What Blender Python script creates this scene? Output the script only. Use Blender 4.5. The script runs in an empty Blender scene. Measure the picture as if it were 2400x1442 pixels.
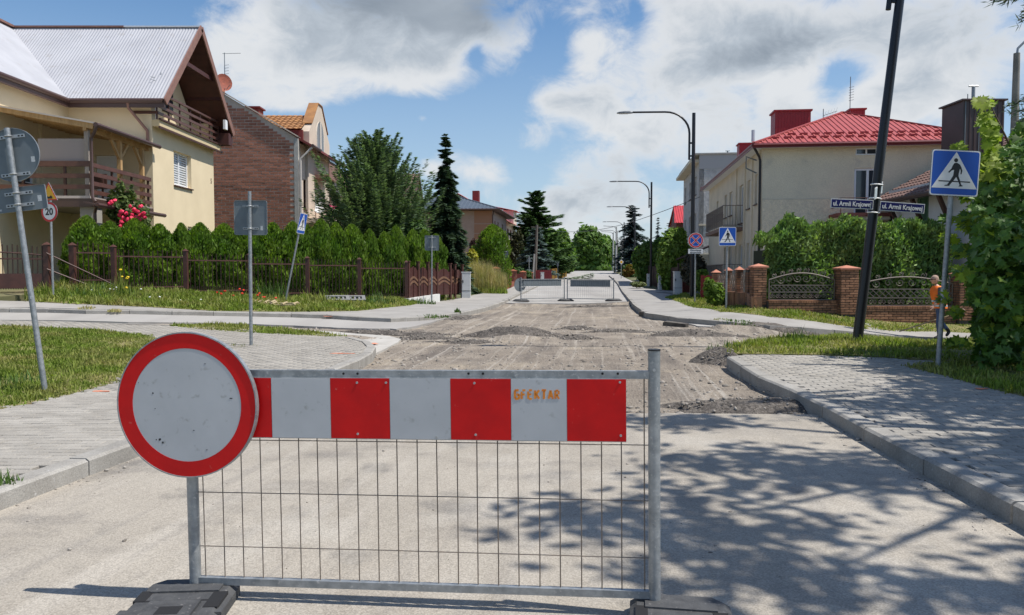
import bpy, bmesh, math, random
import numpy as np
from mathutils import Vector, Matrix, Euler
random.seed(7)
rng = np.random.default_rng(7)
SC = bpy.context.scene
COL = SC.collection
R = math.radians

# ------------------------------------------------------------------ camera
F, CX, CY, HOR, H = 1800.0, 1200.0, 721.0, 636.0, 1.4
PITCH = math.atan((CY - HOR) / F)
cam_d = bpy.data.cameras.new('camera')
cam = bpy.data.objects.new('camera', cam_d)
COL.objects.link(cam)
cam.location = (0, 0, H)
cam.rotation_euler = (math.pi / 2 - PITCH, 0, 0)
cam_d.sensor_width = 36.0
cam_d.lens = 36.0 * F / 2400.0
cam_d.clip_end = 4000
SC.camera = cam

# ------------------------------------------------------------------ sun, sky, exposure
SUN_EL, SUN_AZ = 61.0, -13.5      # azimuth measured from +X, negative = towards the viewer
sd = bpy.data.lights.new('sun', 'SUN')
sd.energy = 4.6
sd.angle = R(0.53)
sd.color = (1.0, 0.955, 0.89)
sun = bpy.data.objects.new('sun', sd)
COL.objects.link(sun)
sdir = Vector((math.cos(R(SUN_EL)) * math.cos(R(SUN_AZ)), math.cos(R(SUN_EL)) * math.sin(R(SUN_AZ)), math.sin(R(SUN_EL))))
sun.rotation_euler = sdir.to_track_quat('Z', 'Y').to_euler()
sun.location = sdir * 50
SC.view_settings.view_transform = 'Standard'
SC.view_settings.look = 'None'
SC.view_settings.exposure = 0.31
SC.view_settings.gamma = 1.0
SC.view_settings.use_curve_mapping = False

W = bpy.data.worlds.new('World')
SC.world = W
W.use_nodes = True
wt = W.node_tree
wt.nodes.clear()
def wn(t, **k):
    n = wt.nodes.new(t)
    for a, b in k.items():
        setattr(n, a, b)
    return n
def wm(op, a, b=None, c=None):
    n = wn('ShaderNodeMath', operation=op)
    for i, v in enumerate((a, b, c)):
        if v is None:
            continue
        if isinstance(v, (int, float)):
            n.inputs[i].default_value = v
        else:
            wt.links.new(v, n.inputs[i])
    return n.outputs[0]
def wramp(fac, lo, hi, smooth=True):
    n = wn('ShaderNodeMapRange', interpolation_type='SMOOTHSTEP' if smooth else 'LINEAR', clamp=True)
    wt.links.new(fac, n.inputs[0])
    n.inputs[1].default_value, n.inputs[2].default_value = lo, hi
    return n.outputs[0]
sky = wn('ShaderNodeTexSky', sky_type='NISHITA', sun_disc=False, sun_elevation=R(SUN_EL),
         sun_rotation=R(90 - SUN_AZ), altitude=200, air_density=1.0, dust_density=.7, ozone_density=2.2)
tc = wn('ShaderNodeTexCoord')
sep = wn('ShaderNodeSeparateXYZ')
wt.links.new(tc.outputs['Generated'], sep.inputs[0])
dx, dy, dz = sep.outputs
AZ = wm('ARCTAN2', dx, dy)
EL = wm('ARCSINE', dz)
def wnoise(scale, detail, rough, off=(0, 0, 0), zst=1.6, dist=0.0):
    m = wn('ShaderNodeMapping')
    m.inputs['Scale'].default_value = (1, 1, zst)
    m.inputs['Location'].default_value = off
    wt.links.new(tc.outputs['Generated'], m.inputs[0])
    n = wn('ShaderNodeTexNoise')
    n.inputs['Scale'].default_value = scale
    n.inputs['Detail'].default_value = detail
    n.inputs['Roughness'].default_value = rough
    n.inputs['Distortion'].default_value = dist
    wt.links.new(m.outputs[0], n.inputs[0])
    return n.outputs[0]
def px_ang(px, py):
    a, b = (px - CX) / F, -(py - CY) / F
    v = Vector((a, math.cos(PITCH) + b * math.sin(PITCH), -math.sin(PITCH) + b * math.cos(PITCH))).normalized()
    return math.atan2(v.x, v.y), math.asin(v.z)
def blobs(lst):
    acc = None
    for px, py, rx, ry, amp in lst:
        a0, e0 = px_ang(px, py)
        u = wm('MULTIPLY', wm('SUBTRACT', AZ, a0), F / rx)
        v = wm('MULTIPLY', wm('SUBTRACT', EL, e0), F / ry)
        r2 = wm('ADD', wm('MULTIPLY', u, u), wm('MULTIPLY', v, v))
        g = wm('MULTIPLY', wm('POWER', 2.718, wm('MULTIPLY', r2, -1.0)), amp)
        acc = g if acc is None else wm('ADD', acc, g)
    return acc
# where the photographed clouds and gaps stand (direction on the sky, size, weight)
PLACE = blobs([(560, 100, 150, 120, .42), (760, 110, 170, 110, .40), (960, 90, 190, 120, .42), (1130, 90, 120, 80, .30), (660, 235, 110, 34, .26), (1040, 190, 130, 40, .2),
               (150, 20, 260, 110, -.5), (370, 20, 60, 60, -.2), (1290, 120, 50, 80, -.34), (860, 300, 280, 60, -.42), (1150, 280, 90, 110, -.30), (1115, 135, 26, 36, -.34), (700, 330, 200, 60, -.25),
               (1390, 105, 90, 50, .36), (1600, 60, 120, 80, .36), (1800, 60, 170, 100, .42), (1490, 40, 26, 60, -.2), (2030, 80, 130, 90, .34), (2180, 120, 120, 130, .26), (2330, 60, 100, 100, .2),
               (1700, 150, 180, 50, .36), (1850, 225, 60, 46, .34), (1965, 175, 60, 50, -.40), (2080, 235, 90, 50, .40), (2140, 190, 50, 40, .2), (2260, 250, 70, 40, .18), (2050, 310, 120, 30, -.15),
               (1290, 240, 50, 40, .22), (1400, 240, 90, 60, .34), (1560, 220, 60, 50, .2), (1480, 330, 120, 70, .36), (1390, 420, 90, 50, .26), (1120, 385, 80, 38, .42), (1170, 420, 50, 36, .2), (1010, 395, 34, 26, .28), (1290, 470, 60, 34, .28),
               (1245, 330, 44, 36, .2), (1440, 500, 160, 60, .22), (1080, 460, 120, 30, .16), (1560, 300, 80, 60, .16), (2250, 180, 160, 60, .14), (1235, 420, 40, 44, -.26), (1560, 420, 60, 60, -.08), (1700, 300, 140, 80, .22), (1640, 420, 100, 50, .1), (1900, 330, 200, 50, .12), (990, 278, 24, 12, .34), (680, 250, 60, 24, .2), (940, 250, 90, 26, -.1)])
n_big = wnoise(5.5, 10, .58, (.3, .1, .25), 1.6, .35)
n_fine = wnoise(17.0, 9, .64, (3.1, 1.7, .4), 1.4, .5)
dens = wm('ADD', wm('ADD', wm('ADD', wm('MULTIPLY', wm('SUBTRACT', n_big, .5), .95), wm('MULTIPLY', wm('SUBTRACT', n_fine, .5), .75)), -.035), PLACE)
cov = wramp(dens, -.08, .34)
# thin pale veil towards the horizon, as in any hazy summer sky
veil = wm('MULTIPLY', wramp(EL, .42, .0), .66)
# grey bases: thick parts and the undersides of the big decks
thick = wramp(wm('ADD', dens, blobs([(960, 0, 300, 60, .50), (1120, 30, 120, 50, .2), (620, 50, 110, 60, .02), (1720, 140, 220, 40, .02), (1800, 10, 260, 60, -.02), (2120, 90, 200, 70, .12), (900, 120, 240, 40, .06),
        (560, 60, 90, 90, -.25), (1000, 205, 200, 30, -.30), (700, 215, 110, 40, -.2), (1390, 100, 110, 60, -.3), (1860, 200, 80, 36, -.35), (2110, 205, 90, 50, -.35), (1120, 375, 100, 40, -.28), (1470, 300, 140, 60, -.10), (1600, 90, 120, 50, -.02), (1380, 460, 200, 60, .12), (1500, 380, 120, 40, .1)])), .16, .84)
shade_n = wnoise(9.0, 5, .5, (7.0, 2.0, 1.0), 2.0, .1)
shade = wm('MULTIPLY', thick, wm('ADD', .38, wm('MULTIPLY', shade_n, .78)))
ramp = wn('ShaderNodeValToRGB')
ramp.color_ramp.elements[0].position = 0.0
ramp.color_ramp.elements[0].color = (.78, .80, .82, 1)
ramp.color_ramp.elements[1].position = 1.0
ramp.color_ramp.elements[1].color = (.23, .275, .33, 1)
e = ramp.color_ramp.elements.new(.4)
e.color = (.50, .555, .615, 1)
wt.links.new(shade, ramp.inputs[0])
bg1 = wn('ShaderNodeBackground')
bg1.inputs[1].default_value = .108
hs = wn('ShaderNodeHueSaturation')
hs.inputs['Saturation'].default_value = 1.24
hs.inputs['Value'].default_value = 1.0
wt.links.new(sky.outputs[0], hs.inputs['Color'])
wt.links.new(hs.outputs[0], bg1.inputs[0])
bgv = wn('ShaderNodeBackground')
bgv.inputs[0].default_value = (.50, .64, .79, 1)
bgv.inputs[1].default_value = .78
mv = wn('ShaderNodeMixShader')
wt.links.new(veil, mv.inputs[0])
wt.links.new(bg1.outputs[0], mv.inputs[1])
wt.links.new(bgv.outputs[0], mv.inputs[2])
bg2 = wn('ShaderNodeBackground')
bg2.inputs[1].default_value = .80
wt.links.new(ramp.outputs[0], bg2.inputs[0])
mx = wn('ShaderNodeMixShader')
wt.links.new(wm('MULTIPLY', cov, .95), mx.inputs[0])
wt.links.new(mv.outputs[0], mx.inputs[1])
wt.links.new(bg2.outputs[0], mx.inputs[2])
wo = wn('ShaderNodeOutputWorld')
wt.links.new(mx.outputs[0], wo.inputs[0])

# ------------------------------------------------------------------ picture <-> place
def ray(px, py):
    a, b = (px - CX) / F, -(py - CY) / F
    return Vector((a, math.cos(PITCH) + b * math.sin(PITCH), -math.sin(PITCH) + b * math.cos(PITCH)))
def P(px, py, Y):
    d = ray(px, py)
    t = Y / d.y
    return Vector((d.x * t, Y, H + d.z * t))
# terrain heights (road level): thin-plate spline through surveyed points
CP = [(-3, 1, 0), (3, 1, 0), (0, 3.3, 0), (-8, 1, 0), (8, 1, .02), (-5.5, 9, -.06), (5.75, 10, .04), (0, 10, 0), (0, 14, 0), (-4.7, 14, 0), (-7.5, 11, .03),
      (0, 20, 0), (6.4, 14, .02), (2, 27, 0), (2.5, 34, 0), (-3.4, 32.5, .02), (7.5, 26.9, .06), (6.93, 29, .16), (7.5, 32, .2), (4.5, 24, .0),
      (11.33, 20.5, -.5), (10, 21.2, -.33), (9.87, 22.6, -.02), (7.4, 22.9, .2), (13.1, 22.4, -.25), (8, 20, -.2), (14, 18, -.6), (16, 14, -.5), (9, 14, -.12), (9, 9, .03),
      (-10.6, 16, .22), (-13, 20, .42), (-11.9, 23, .82), (-10.35, 24.4, .62), (-7.24, 27.2, .36), (-5.68, 28.6, .23), (-4.12, 30, .12), (-2.2, 34.3, .16), (-14.4, 21, .68), (-7, 21, .18),
      (-16, 26, .95), (-14, 34, .9), (-11, 42, .7), (-6, 50, .5), (12, 31, .3), (14, 40, .4), (22, 24, -.3), (20, 10, -.3), (-20, 12, .5), (-22, 24, 1.1), (-12, 5, .05)]
def rz(Y):
    return 1.4 * max(0.0, (Y - 34) / 72.0) ** 1.3
def rx(Y):
    return 2.5 + .112 * (Y - 34)
for Y in (44, 60, 80, 106):
    for o in (-14, 0, 10):
        CP.append((rx(Y) + o, Y, rz(Y) + (.12 if o and Y < 50 else 0)))
for o in (-25, 12, 45):
    CP.append((o, 140, 1.2))
CP = np.array(CP, float)
def _U(r2):
    return np.where(r2 > 1e-9, r2 * np.log(np.maximum(r2, 1e-9)), 0)
_n = len(CP)
_S = np.array([1.0, .8])
_q = CP[:, :2] * _S
_K = _U(((_q[:, None] - _q[None]) ** 2).sum(-1)) + np.eye(_n) * .6
_Pm = np.c_[np.ones(_n), _q]
_A = np.block([[_K, _Pm], [_Pm.T, np.zeros((3, 3))]])
_w = np.linalg.solve(_A, np.r_[CP[:, 2], 0, 0, 0])
def zt(X, Y):
    X = np.clip(np.asarray(X, float), -26, 45)
    Y = np.clip(np.asarray(Y, float), 0, 140)
    q = np.stack([X, Y], -1) * _S
    shp = q.shape[:-1]
    q = q.reshape(-1, 2)
    out = np.empty(len(q))
    for i in range(0, len(q), 20000):
        s = q[i:i + 20000]
        out[i:i + 20000] = _U(((s[:, None] - _q[None]) ** 2).sum(-1)) @ _w[:_n] + _w[_n] + s @ _w[_n + 1:]
    return out.reshape(shp)
def z0(x, y):
    return float(zt(x, y))
def G(px, py, dz=0.0):
    """where the picture ray meets the ground raised by dz"""
    d = ray(px, py)
    ys = np.concatenate([np.arange(.8, 40, .25), np.arange(40, 200, 1.0)])
    t = ys / d.y
    f = H + d.z * t - zt(d.x * t, ys) - dz
    k = np.argmax(f < 0)
    if f[k] >= 0:
        k = len(ys) - 1
        return Vector((d.x * t[k], ys[k], z0(d.x * t[k], ys[k]) + dz))
    a, b = (ys[k - 1] if k else .5), ys[k]
    for _ in range(14):
        m = (a + b) / 2
        tm = m / d.y
        if H + d.z * tm - z0(d.x * tm, m) - dz < 0:
            b = m
        else:
            a = m
    return Vector((d.x * b / d.y, b, H + d.z * b / d.y))

# ------------------------------------------------------------------ materials
MATS = {}
def mat(name, col, rough=.7, metal=0.0, col2=None, scale=6.0, det=4, lo=.35, hi=.65, bump=0.0, bscale=None, bdist=.01,
        spec=.5, stretch=(1, 1, 1), rot=0.0, island=0.0, world=False, speck=None, obj_var=0.0, transl=0.0, third=None, streak=None):
    if name in MATS:
        return MATS[name]
    m = bpy.data.materials.new(name)
    m.use_nodes = True
    nt = m.node_tree
    N, L = nt.nodes, nt.links
    b = N['Principled BSDF']
    b.inputs['Roughness'].default_value = rough
    b.inputs['Metallic'].default_value = metal
    b.inputs['Specular IOR Level'].default_value = spec
    b.inputs['Base Color'].default_value = (*col, 1)
    def coords():
        mp = N.new('ShaderNodeMapping')
        mp.inputs['Scale'].default_value = stretch
        mp.inputs['Rotation'].default_value = (0, 0, rot)
        if world:
            g = N.new('ShaderNodeNewGeometry')
            L.new(g.outputs['Position'], mp.inputs[0])
        else:
            g = N.new('ShaderNodeTexCoord')
            L.new(g.outputs['Object'], mp.inputs[0])
        return mp.outputs[0]
    c = None
    cur = None
    def mixrgb(fac, a, bb, mode='MIX'):
        n = N.new('ShaderNodeMix')
        n.data_type = 'RGBA'
        n.blend_type = mode
        for sock, v in ((n.inputs[0], fac), (n.inputs[6], a), (n.inputs[7], bb)):
            if isinstance(v, (int, float)):
                sock.default_value = v
            elif isinstance(v, tuple):
                sock.default_value = (*v, 1)
            else:
                L.new(v, sock)
        return n.outputs[2]
    def noise(sc, d, rgh=.55):
        n = N.new('ShaderNodeTexNoise')
        n.inputs['Scale'].default_value = sc
        n.inputs['Detail'].default_value = d
        n.inputs['Roughness'].default_value = rgh
        L.new(c, n.inputs[0])
        return n.outputs[0]
    def mr(x, a, bb, o0=0.0, o1=1.0):
        n = N.new('ShaderNodeMapRange')
        n.inputs[1].default_value, n.inputs[2].default_value = a, bb
        n.inputs[3].default_value, n.inputs[4].default_value = o0, o1
        L.new(x, n.inputs[0])
        return n.outputs[0]
    if col2 is not None or bump or speck:
        c = coords()
    cur = col
    if col2 is not None:
        cur = mixrgb(mr(noise(scale, det), lo, hi), col, col2)
    if third is not None:      # (colour, scale, lo, hi)
        cur = mixrgb(mr(noise(third[1], 5), third[2], third[3]), cur, third[0])
    if streak is not None:     # list of (colour, across, along, lo, hi, amount): long marks running down the road
        for sc_, ax_, ay_, l0, h0, am in streak:
            g = N.new('ShaderNodeNewGeometry')
            mp1 = N.new('ShaderNodeMapping')
            mp1.inputs['Rotation'].default_value = (0, 0, R(6.6))
            L.new(g.outputs['Position'], mp1.inputs[0])
            mp2 = N.new('ShaderNodeMapping')
            mp2.inputs['Scale'].default_value = (ax_, ay_, .2)
            L.new(mp1.outputs[0], mp2.inputs[0])
            n = N.new('ShaderNodeTexNoise')
            n.inputs['Scale'].default_value = 1.0
            n.inputs['Detail'].default_value = 5
            n.inputs['Roughness'].default_value = .62
            n.inputs['Distortion'].default_value = .25
            L.new(mp2.outputs[0], n.inputs[0])
            cur = mixrgb(mr(n.outputs[0], l0, h0, 0, am), cur, sc_)
    if speck:                  # (scale, dark, bright)
        v = N.new('ShaderNodeTexVoronoi')
        v.inputs['Scale'].default_value = speck[0]
        g = N.new('ShaderNodeNewGeometry')
        L.new(g.outputs['Position'], v.inputs[0])
        sepc = N.new('ShaderNodeSeparateColor')
        L.new(v.outputs['Color'], sepc.inputs[0])
        cur = mixrgb(1.0, cur, mr(sepc.outputs[0], 0, 1, speck[1], speck[2]), 'MULTIPLY')
    if island:
        g = N.new('ShaderNodeNewGeometry')
        cur = mixrgb(1.0, cur, mr(g.outputs['Random Per Island'], 0, 1, 1 - island, 1 + island), 'MULTIPLY')
    if obj_var:
        g = N.new('ShaderNodeObjectInfo')
        cur = mixrgb(1.0, cur, mr(g.outputs['Random'], 0, 1, 1 - obj_var, 1 + obj_var), 'MULTIPLY')
    if not isinstance(cur, tuple):
        L.new(cur, b.inputs['Base Color'])
    if bump:
        bn = N.new('ShaderNodeBump')
        bn.inputs['Strength'].default_value = bump
        bn.inputs['Distance'].default_value = bdist
        L.new(noise(bscale or scale * 6, 4, .6), bn.inputs['Height'])
        L.new(bn.outputs[0], b.inputs['Normal'])
    if transl:
        t = N.new('ShaderNodeBsdfTranslucent')
        if isinstance(cur, tuple):
            t.inputs[0].default_value = (*cur, 1)
        else:
            L.new(mixrgb(1.0, cur, (1.3, 1.45, .6), 'MULTIPLY'), t.inputs[0])
        ms = N.new('ShaderNodeMixShader')
        ms.inputs[0].default_value = transl
        L.new(b.outputs[0], ms.inputs[1])
        L.new(t.outputs[0], ms.inputs[2])
        L.new(ms.outputs[0], N['Material Output'].inputs[0])
    MATS[name] = m
    return m

# ------------------------------------------------------------------ mesh builder
class MB:
    def __init__(s):
        s.v, s.f, s.m = [], [], []
    def add(s, vs, fs, mi=0):
        o = len(s.v)
        s.v.extend([tuple(p) for p in vs])
        s.f.extend([tuple(i + o for i in f) for f in fs])
        s.m.extend([mi] * len(fs))
        return s
    def box(s, a, b, mi=0):
        x0, y0, z_0 = a
        x1, y1, z1 = b
        return s.add([(x0, y0, z_0), (x1, y0, z_0), (x1, y1, z_0), (x0, y1, z_0), (x0, y0, z1), (x1, y0, z1), (x1, y1, z1), (x0, y1, z1)],
                     [(0, 3, 2, 1), (4, 5, 6, 7), (0, 1, 5, 4), (1, 2, 6, 5), (2, 3, 7, 6), (3, 0, 4, 7)], mi)
    def obox(s, c, size, M=None, mi=0):
        a, b, d = size[0] / 2, size[1] / 2, size[2] / 2
        vs = [Vector(p) for p in ((-a, -b, -d), (a, -b, -d), (a, b, -d), (-a, b, -d), (-a, -b, d), (a, -b, d), (a, b, d), (-a, b, d))]
        if M is not None:
            vs = [M @ p for p in vs]
        c = Vector(c)
        return s.add([p + c for p in vs], [(0, 3, 2, 1), (4, 5, 6, 7), (0, 1, 5, 4), (1, 2, 6, 5), (2, 3, 7, 6), (3, 0, 4, 7)], mi)
    def beam(s, p, q, w, h, mi=0, up=(0, 0, 1)):
        """rectangular bar from p to q, w across, h along up"""
        p, q = Vector(p), Vector(q)
        d = (q - p)
        L_ = d.length
        d.normalize()
        up = Vector(up)
        sx = d.cross(up)
        if sx.length < 1e-5:
            sx = d.cross(Vector((1, 0, 0)))
        sx.normalize()
        uz = sx.cross(d)
        vs = []
        for e_ in (p, q):
            for a, b in ((-1, -1), (1, -1), (1, 1), (-1, 1)):
                vs.append(e_ + sx * (a * w / 2) + uz * (b * h / 2))
        return s.add(vs, [(0, 1, 2, 3), (7, 6, 5, 4), (0, 4, 5, 1), (1, 5, 6, 2), (2, 6, 7, 3), (3, 7, 4, 0)], mi)
    def tube(s, pts, r, n=8, mi=0, cap=True):
        pts = [Vector(p) for p in pts]
        rr = r if isinstance(r, (list, tuple)) else [r] * len(pts)
        vs, fs = [], []
        ref = None
        for i, p in enumerate(pts):
            d = (pts[min(i + 1, len(pts) - 1)] - pts[max(i - 1, 0)]).normalized()
            if ref is None:
                ref = d.cross(Vector((0, 0, 1)))
                if ref.length < .05:
                    ref = d.cross(Vector((0, 1, 0)))
            a = (ref - d * ref.dot(d)).normalized()
            ref = a
            b = d.cross(a)
            for k in range(n):
                t = 2 * math.pi * k / n
                vs.append(p + (a * math.cos(t) + b * math.sin(t)) * rr[i])
        for i in range(len(pts) - 1):
            for k in range(n):
                k2 = (k + 1) % n
                fs.append((i * n + k, i * n + k2, (i + 1) * n + k2, (i + 1) * n + k))
        if cap:
            fs.append(tuple(range(n))[::-1])
            fs.append(tuple((len(pts) - 1) * n + k for k in range(n)))
        return s.add(vs, fs, mi)
    def prism(s, poly, fn, a, b, mi=0):
        """poly: 2-D points, fn(u, v, w) -> xyz, extruded w = a..b"""
        n = len(poly)
        vs = [fn(u, v, a) for u, v in poly] + [fn(u, v, b) for u, v in poly]
        fs = [tuple(range(n))[::-1], tuple(range(n, 2 * n))]
        fs += [(i, (i + 1) % n, n + (i + 1) % n, n + i) for i in range(n)]
        return s.add(vs, fs, mi)
    def plate(s, poly, y, t, mi=0):
        return s.prism(poly, lambda u, v, w: (u, w, v), y, y + t, mi)
    def quad(s, a, b, c, d, mi=0):
        return s.add([a, b, c, d], [(0, 1, 2, 3)], mi)
    def disc(s, c, r, y0, t, n=40, mi=0):
        return s.plate([(c[0] + r * math.cos(2 * math.pi * k / n), c[1] + r * math.sin(2 * math.pi * k / n)) for k in range(n)], y0, t, mi)
    def ring(s, c, r0, r1, y0, t, n=48, mi=0):
        vs, fs = [], []
        for k in range(n):
            a = 2 * math.pi * k / n
            for rr_, y in ((r0, y0), (r1, y0), (r1, y0 + t), (r0, y0 + t)):
                vs.append((c[0] + rr_ * math.cos(a), y, c[1] + rr_ * math.sin(a)))
        for k in range(n):
            j = (k + 1) % n
            for q in range(4):
                fs.append((k * 4 + q, k * 4 + (q + 1) % 4, j * 4 + (q + 1) % 4, j * 4 + q))
        return s.add(vs, fs, mi)
    def arr(s, V, Fc, mi=0):
        return s.add(V, Fc, mi)
    def mesh(s, name, mats, smooth=False, shift=None):
        me = bpy.data.meshes.new(name)
        v = s.v
        if shift is not None:
            sx, sy, sz = shift
            v = [(p[0] - sx, p[1] - sy, p[2] - sz) for p in v]
        me.from_pydata(v, [], s.f)
        if not isinstance(mats, (list, tuple)):
            mats = [mats]
        for q in mats:
            me.materials.append(q)
        if len(mats) > 1:
            me.polygons.foreach_set('material_index', s.m)
        if smooth:
            me.polygons.foreach_set('use_smooth', [True] * len(s.f))
        me.validate()
        me.update()
        # outward normals
        bm = bmesh.new()
        bm.from_mesh(me)
        bmesh.ops.recalc_face_normals(bm, faces=bm.faces)
        bm.to_mesh(me)
        bm.free()
        if smooth:
            try:
                me.set_sharp_from_angle(angle=R(40))
            except Exception:
                pass
        return me
def np_mesh(name, V, Q, mats, mi=None, smooth=False):
    """V (n,3) and faces as an (m,k) array, fast"""
    me = bpy.data.meshes.new(name)
    V = np.asarray(V, np.float32)
    Q = np.asarray(Q, np.int32)
    k = Q.shape[1]
    me.vertices.add(len(V))
    me.vertices.foreach_set('co', V.ravel())
    me.loops.add(Q.size)
    me.loops.foreach_set('vertex_index', Q.ravel())
    me.polygons.add(len(Q))
    me.polygons.foreach_set('loop_start', np.arange(0, Q.size, k, dtype=np.int32))
    me.polygons.foreach_set('loop_total', np.full(len(Q), k, np.int32))
    for q in (mats if isinstance(mats, (list, tuple)) else [mats]):
        me.materials.append(q)
    if mi is not None:
        me.polygons.foreach_set('material_index', np.asarray(mi, np.int32))
    if smooth:
        me.polygons.foreach_set('use_smooth', np.ones(len(Q), bool))
    me.update(calc_edges=True)
    return me

# ------------------------------------------------------------------ objects
def tag(o, label=None, cat=None, group=None, kind=None):
    for k, v in (('label', label), ('category', cat), ('group', group), ('kind', kind)):
        if v:
            o[k] = v
    return o
def thing(name, label, cat, loc=(0, 0, 0), rot=(0, 0, 0), group=None, kind=None):
    o = bpy.data.objects.new(name, None)
    o.empty_display_size = .1
    COL.objects.link(o)
    o.location = loc
    o.rotation_euler = rot
    return tag(o, label, cat, group, kind)
def part(name, mb, mats=None, parent=None, loc=None, rot=None, scale=None, smooth=False, label=None, world=False, kind=None):
    """one mesh object; with world=True the builder holds world coordinates and parent is unrotated"""
    if isinstance(mb, MB):
        me = mb.mesh(name, mats, smooth, tuple(parent.location) if (world and parent is not None) else None)
    else:
        me = mb
    o = bpy.data.objects.new(name, me)
    COL.objects.link(o)
    if parent is not None:
        o.parent = parent
    if loc is not None:
        o.location = loc
    if rot is not None:
        o.rotation_euler = rot
    if scale is not None:
        o.scale = scale
    return tag(o, label, None, None, kind)
def node(name, parent, loc=(0, 0, 0), rot=(0, 0, 0)):
    o = bpy.data.objects.new(name, None)
    o.empty_display_size = .05
    COL.objects.link(o)
    o.parent = parent
    o.location = loc
    o.rotation_euler = rot
    return o
def dup(root, loc, rot=None, label=None, group=None, scale=None):
    def cp(o, par):
        c = o.copy()
        COL.objects.link(c)
        if par is not None:
            c.parent = par
        for ch in list(o.children):
            cp(ch, c)
        return c
    r = cp(root, None)
    r.location = loc
    if rot is not None:
        r.rotation_euler = rot
    if scale is not None:
        r.scale = scale
    if label:
        r['label'] = label
    if group:
        r['group'] = group
    return r
def text_mesh(txt, size, mats, bold=0.0, extrude=.0015, align='CENTER'):
    c = bpy.data.curves.new('text', 'FONT')
    c.body = txt
    c.size = size
    c.extrude = extrude
    c.offset = bold
    c.align_x = align
    c.align_y = 'CENTER'
    c.resolution_u = 3
    o = bpy.data.objects.new('text', c)
    me = bpy.data.meshes.new_from_object(o)
    bpy.data.objects.remove(o)
    bpy.data.curves.remove(c)
    # stand it up: letters face -Y
    me.transform(Matrix.Rotation(math.pi / 2, 4, 'X'))
    me.materials.clear()
    me.materials.append(mats)
    return me
# ================================================================== GROUND
U6 = R(6.6)
u_dir = Vector((math.sin(U6), math.cos(U6), 0))
v_dir = Vector((math.cos(U6), -math.sin(U6), 0))
M_soil = mat('soil_grass', (.075, .095, .03), .95, col2=(.16, .14, .075), scale=.9, det=6, bump=.6, bscale=9, world=True)
M_asph = mat('old_asphalt', (.315, .282, .235), .93, col2=(.38, .343, .288), scale=.7, det=8, lo=.36, hi=.64, bump=.55, bscale=110, bdist=.010,
             world=True, speck=(150, .76, 1.18), spec=.25, third=((.20, .185, .165), 1.5, .56, .70),
             streak=[((.44, .402, .345), 2.6, .16, .50, .68, .6), ((.215, .195, .172), .8, 1.7, .54, .70, .6), ((.25, .23, .205), 5.5, .5, .54, .68, .4), ((.44, .41, .36), 1.0, .9, .52, .66, .5)])
M_asph_far = mat('far_asphalt', (.365, .35, .325), .9, col2=(.30, .285, .265), scale=.35, det=6, world=True, stretch=(2.4, .25, 1), rot=U6, bump=.2, bscale=40, spec=.25)
M_mill = mat('milled_road', (.31, .268, .218), .97, col2=(.195, .165, .135), scale=1.6, det=9, lo=.36, hi=.68, bump=1.0, bscale=34, bdist=.03,
             world=True, speck=(75, .7, 1.28), spec=.15, third=((.40, .34, .26), .8, .54, .72),
             streak=[((.150, .130, .112), 1.5, .25, .50, .66, .9), ((.42, .375, .315), 4.5, .10, .55, .68, .8), ((.17, .148, .125), .6, 1.5, .53, .70, .65), ((.42, .385, .335), 9.0, .16, .58, .68, .6)])
M_dark = mat('milled_dark', (.17, .15, .13), .98, col2=(.085, .076, .068), scale=5, det=6, bump=1.0, bscale=40, bdist=.03, world=True, speck=(50, .6, 1.4), spec=.15)
M_joint = mat('paving_joint', (.17, .155, .135), .95, col2=(.10, .09, .078), scale=3, bump=.4, bscale=60, world=True, spec=.2)
M_pave_far = mat('far_paving', (.335, .32, .295), .9, col2=(.275, .26, .24), scale=1.3, det=5, world=True, bump=.2, bscale=30, spec=.25)
M_paver = mat('paver', (.345, .323, .285), .92, col2=(.285, .265, .232), scale=2.2, det=5, world=True, obj_var=.09, island=.10, bump=.5, bscale=120, bdist=.006, spec=.25, speck=(140, .86, 1.12))
M_kerb = mat('kerb_concrete', (.34, .325, .295), .9, col2=(.26, .245, .22), scale=3.5, det=6, world=True, obj_var=.07, bump=.5, bscale=90, bdist=.006, spec=.25, speck=(120, .85, 1.12), third=((.46, .45, .43), 14, .66, .72))
M_conc = mat('pale_concrete', (.46, .44, .40), .9, col2=(.38, .36, .325), scale=2.5, world=True, bump=.3, bscale=60, spec=.25)
M_orange = mat('orange_marking_paint', (.75, .20, .09), .85, col2=(.45, .25, .17), scale=30, det=3, world=True)
M_stone = mat('rubble_stone', (.25, .225, .195), .95, island=.45, spec=.2)
M_grass = mat('grass_blades', (.165, .225, .036), .75, col2=(.31, .28, .11), scale=1.3, det=6, lo=.42, hi=.70, world=True, island=.45, spec=.25, transl=.35)
M_lawn = mat('lawn_soil', (.13, .15, .045), .95, col2=(.24, .20, .10), scale=2.5, det=6, world=True, bump=.6, bscale=30, spec=.1)

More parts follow.
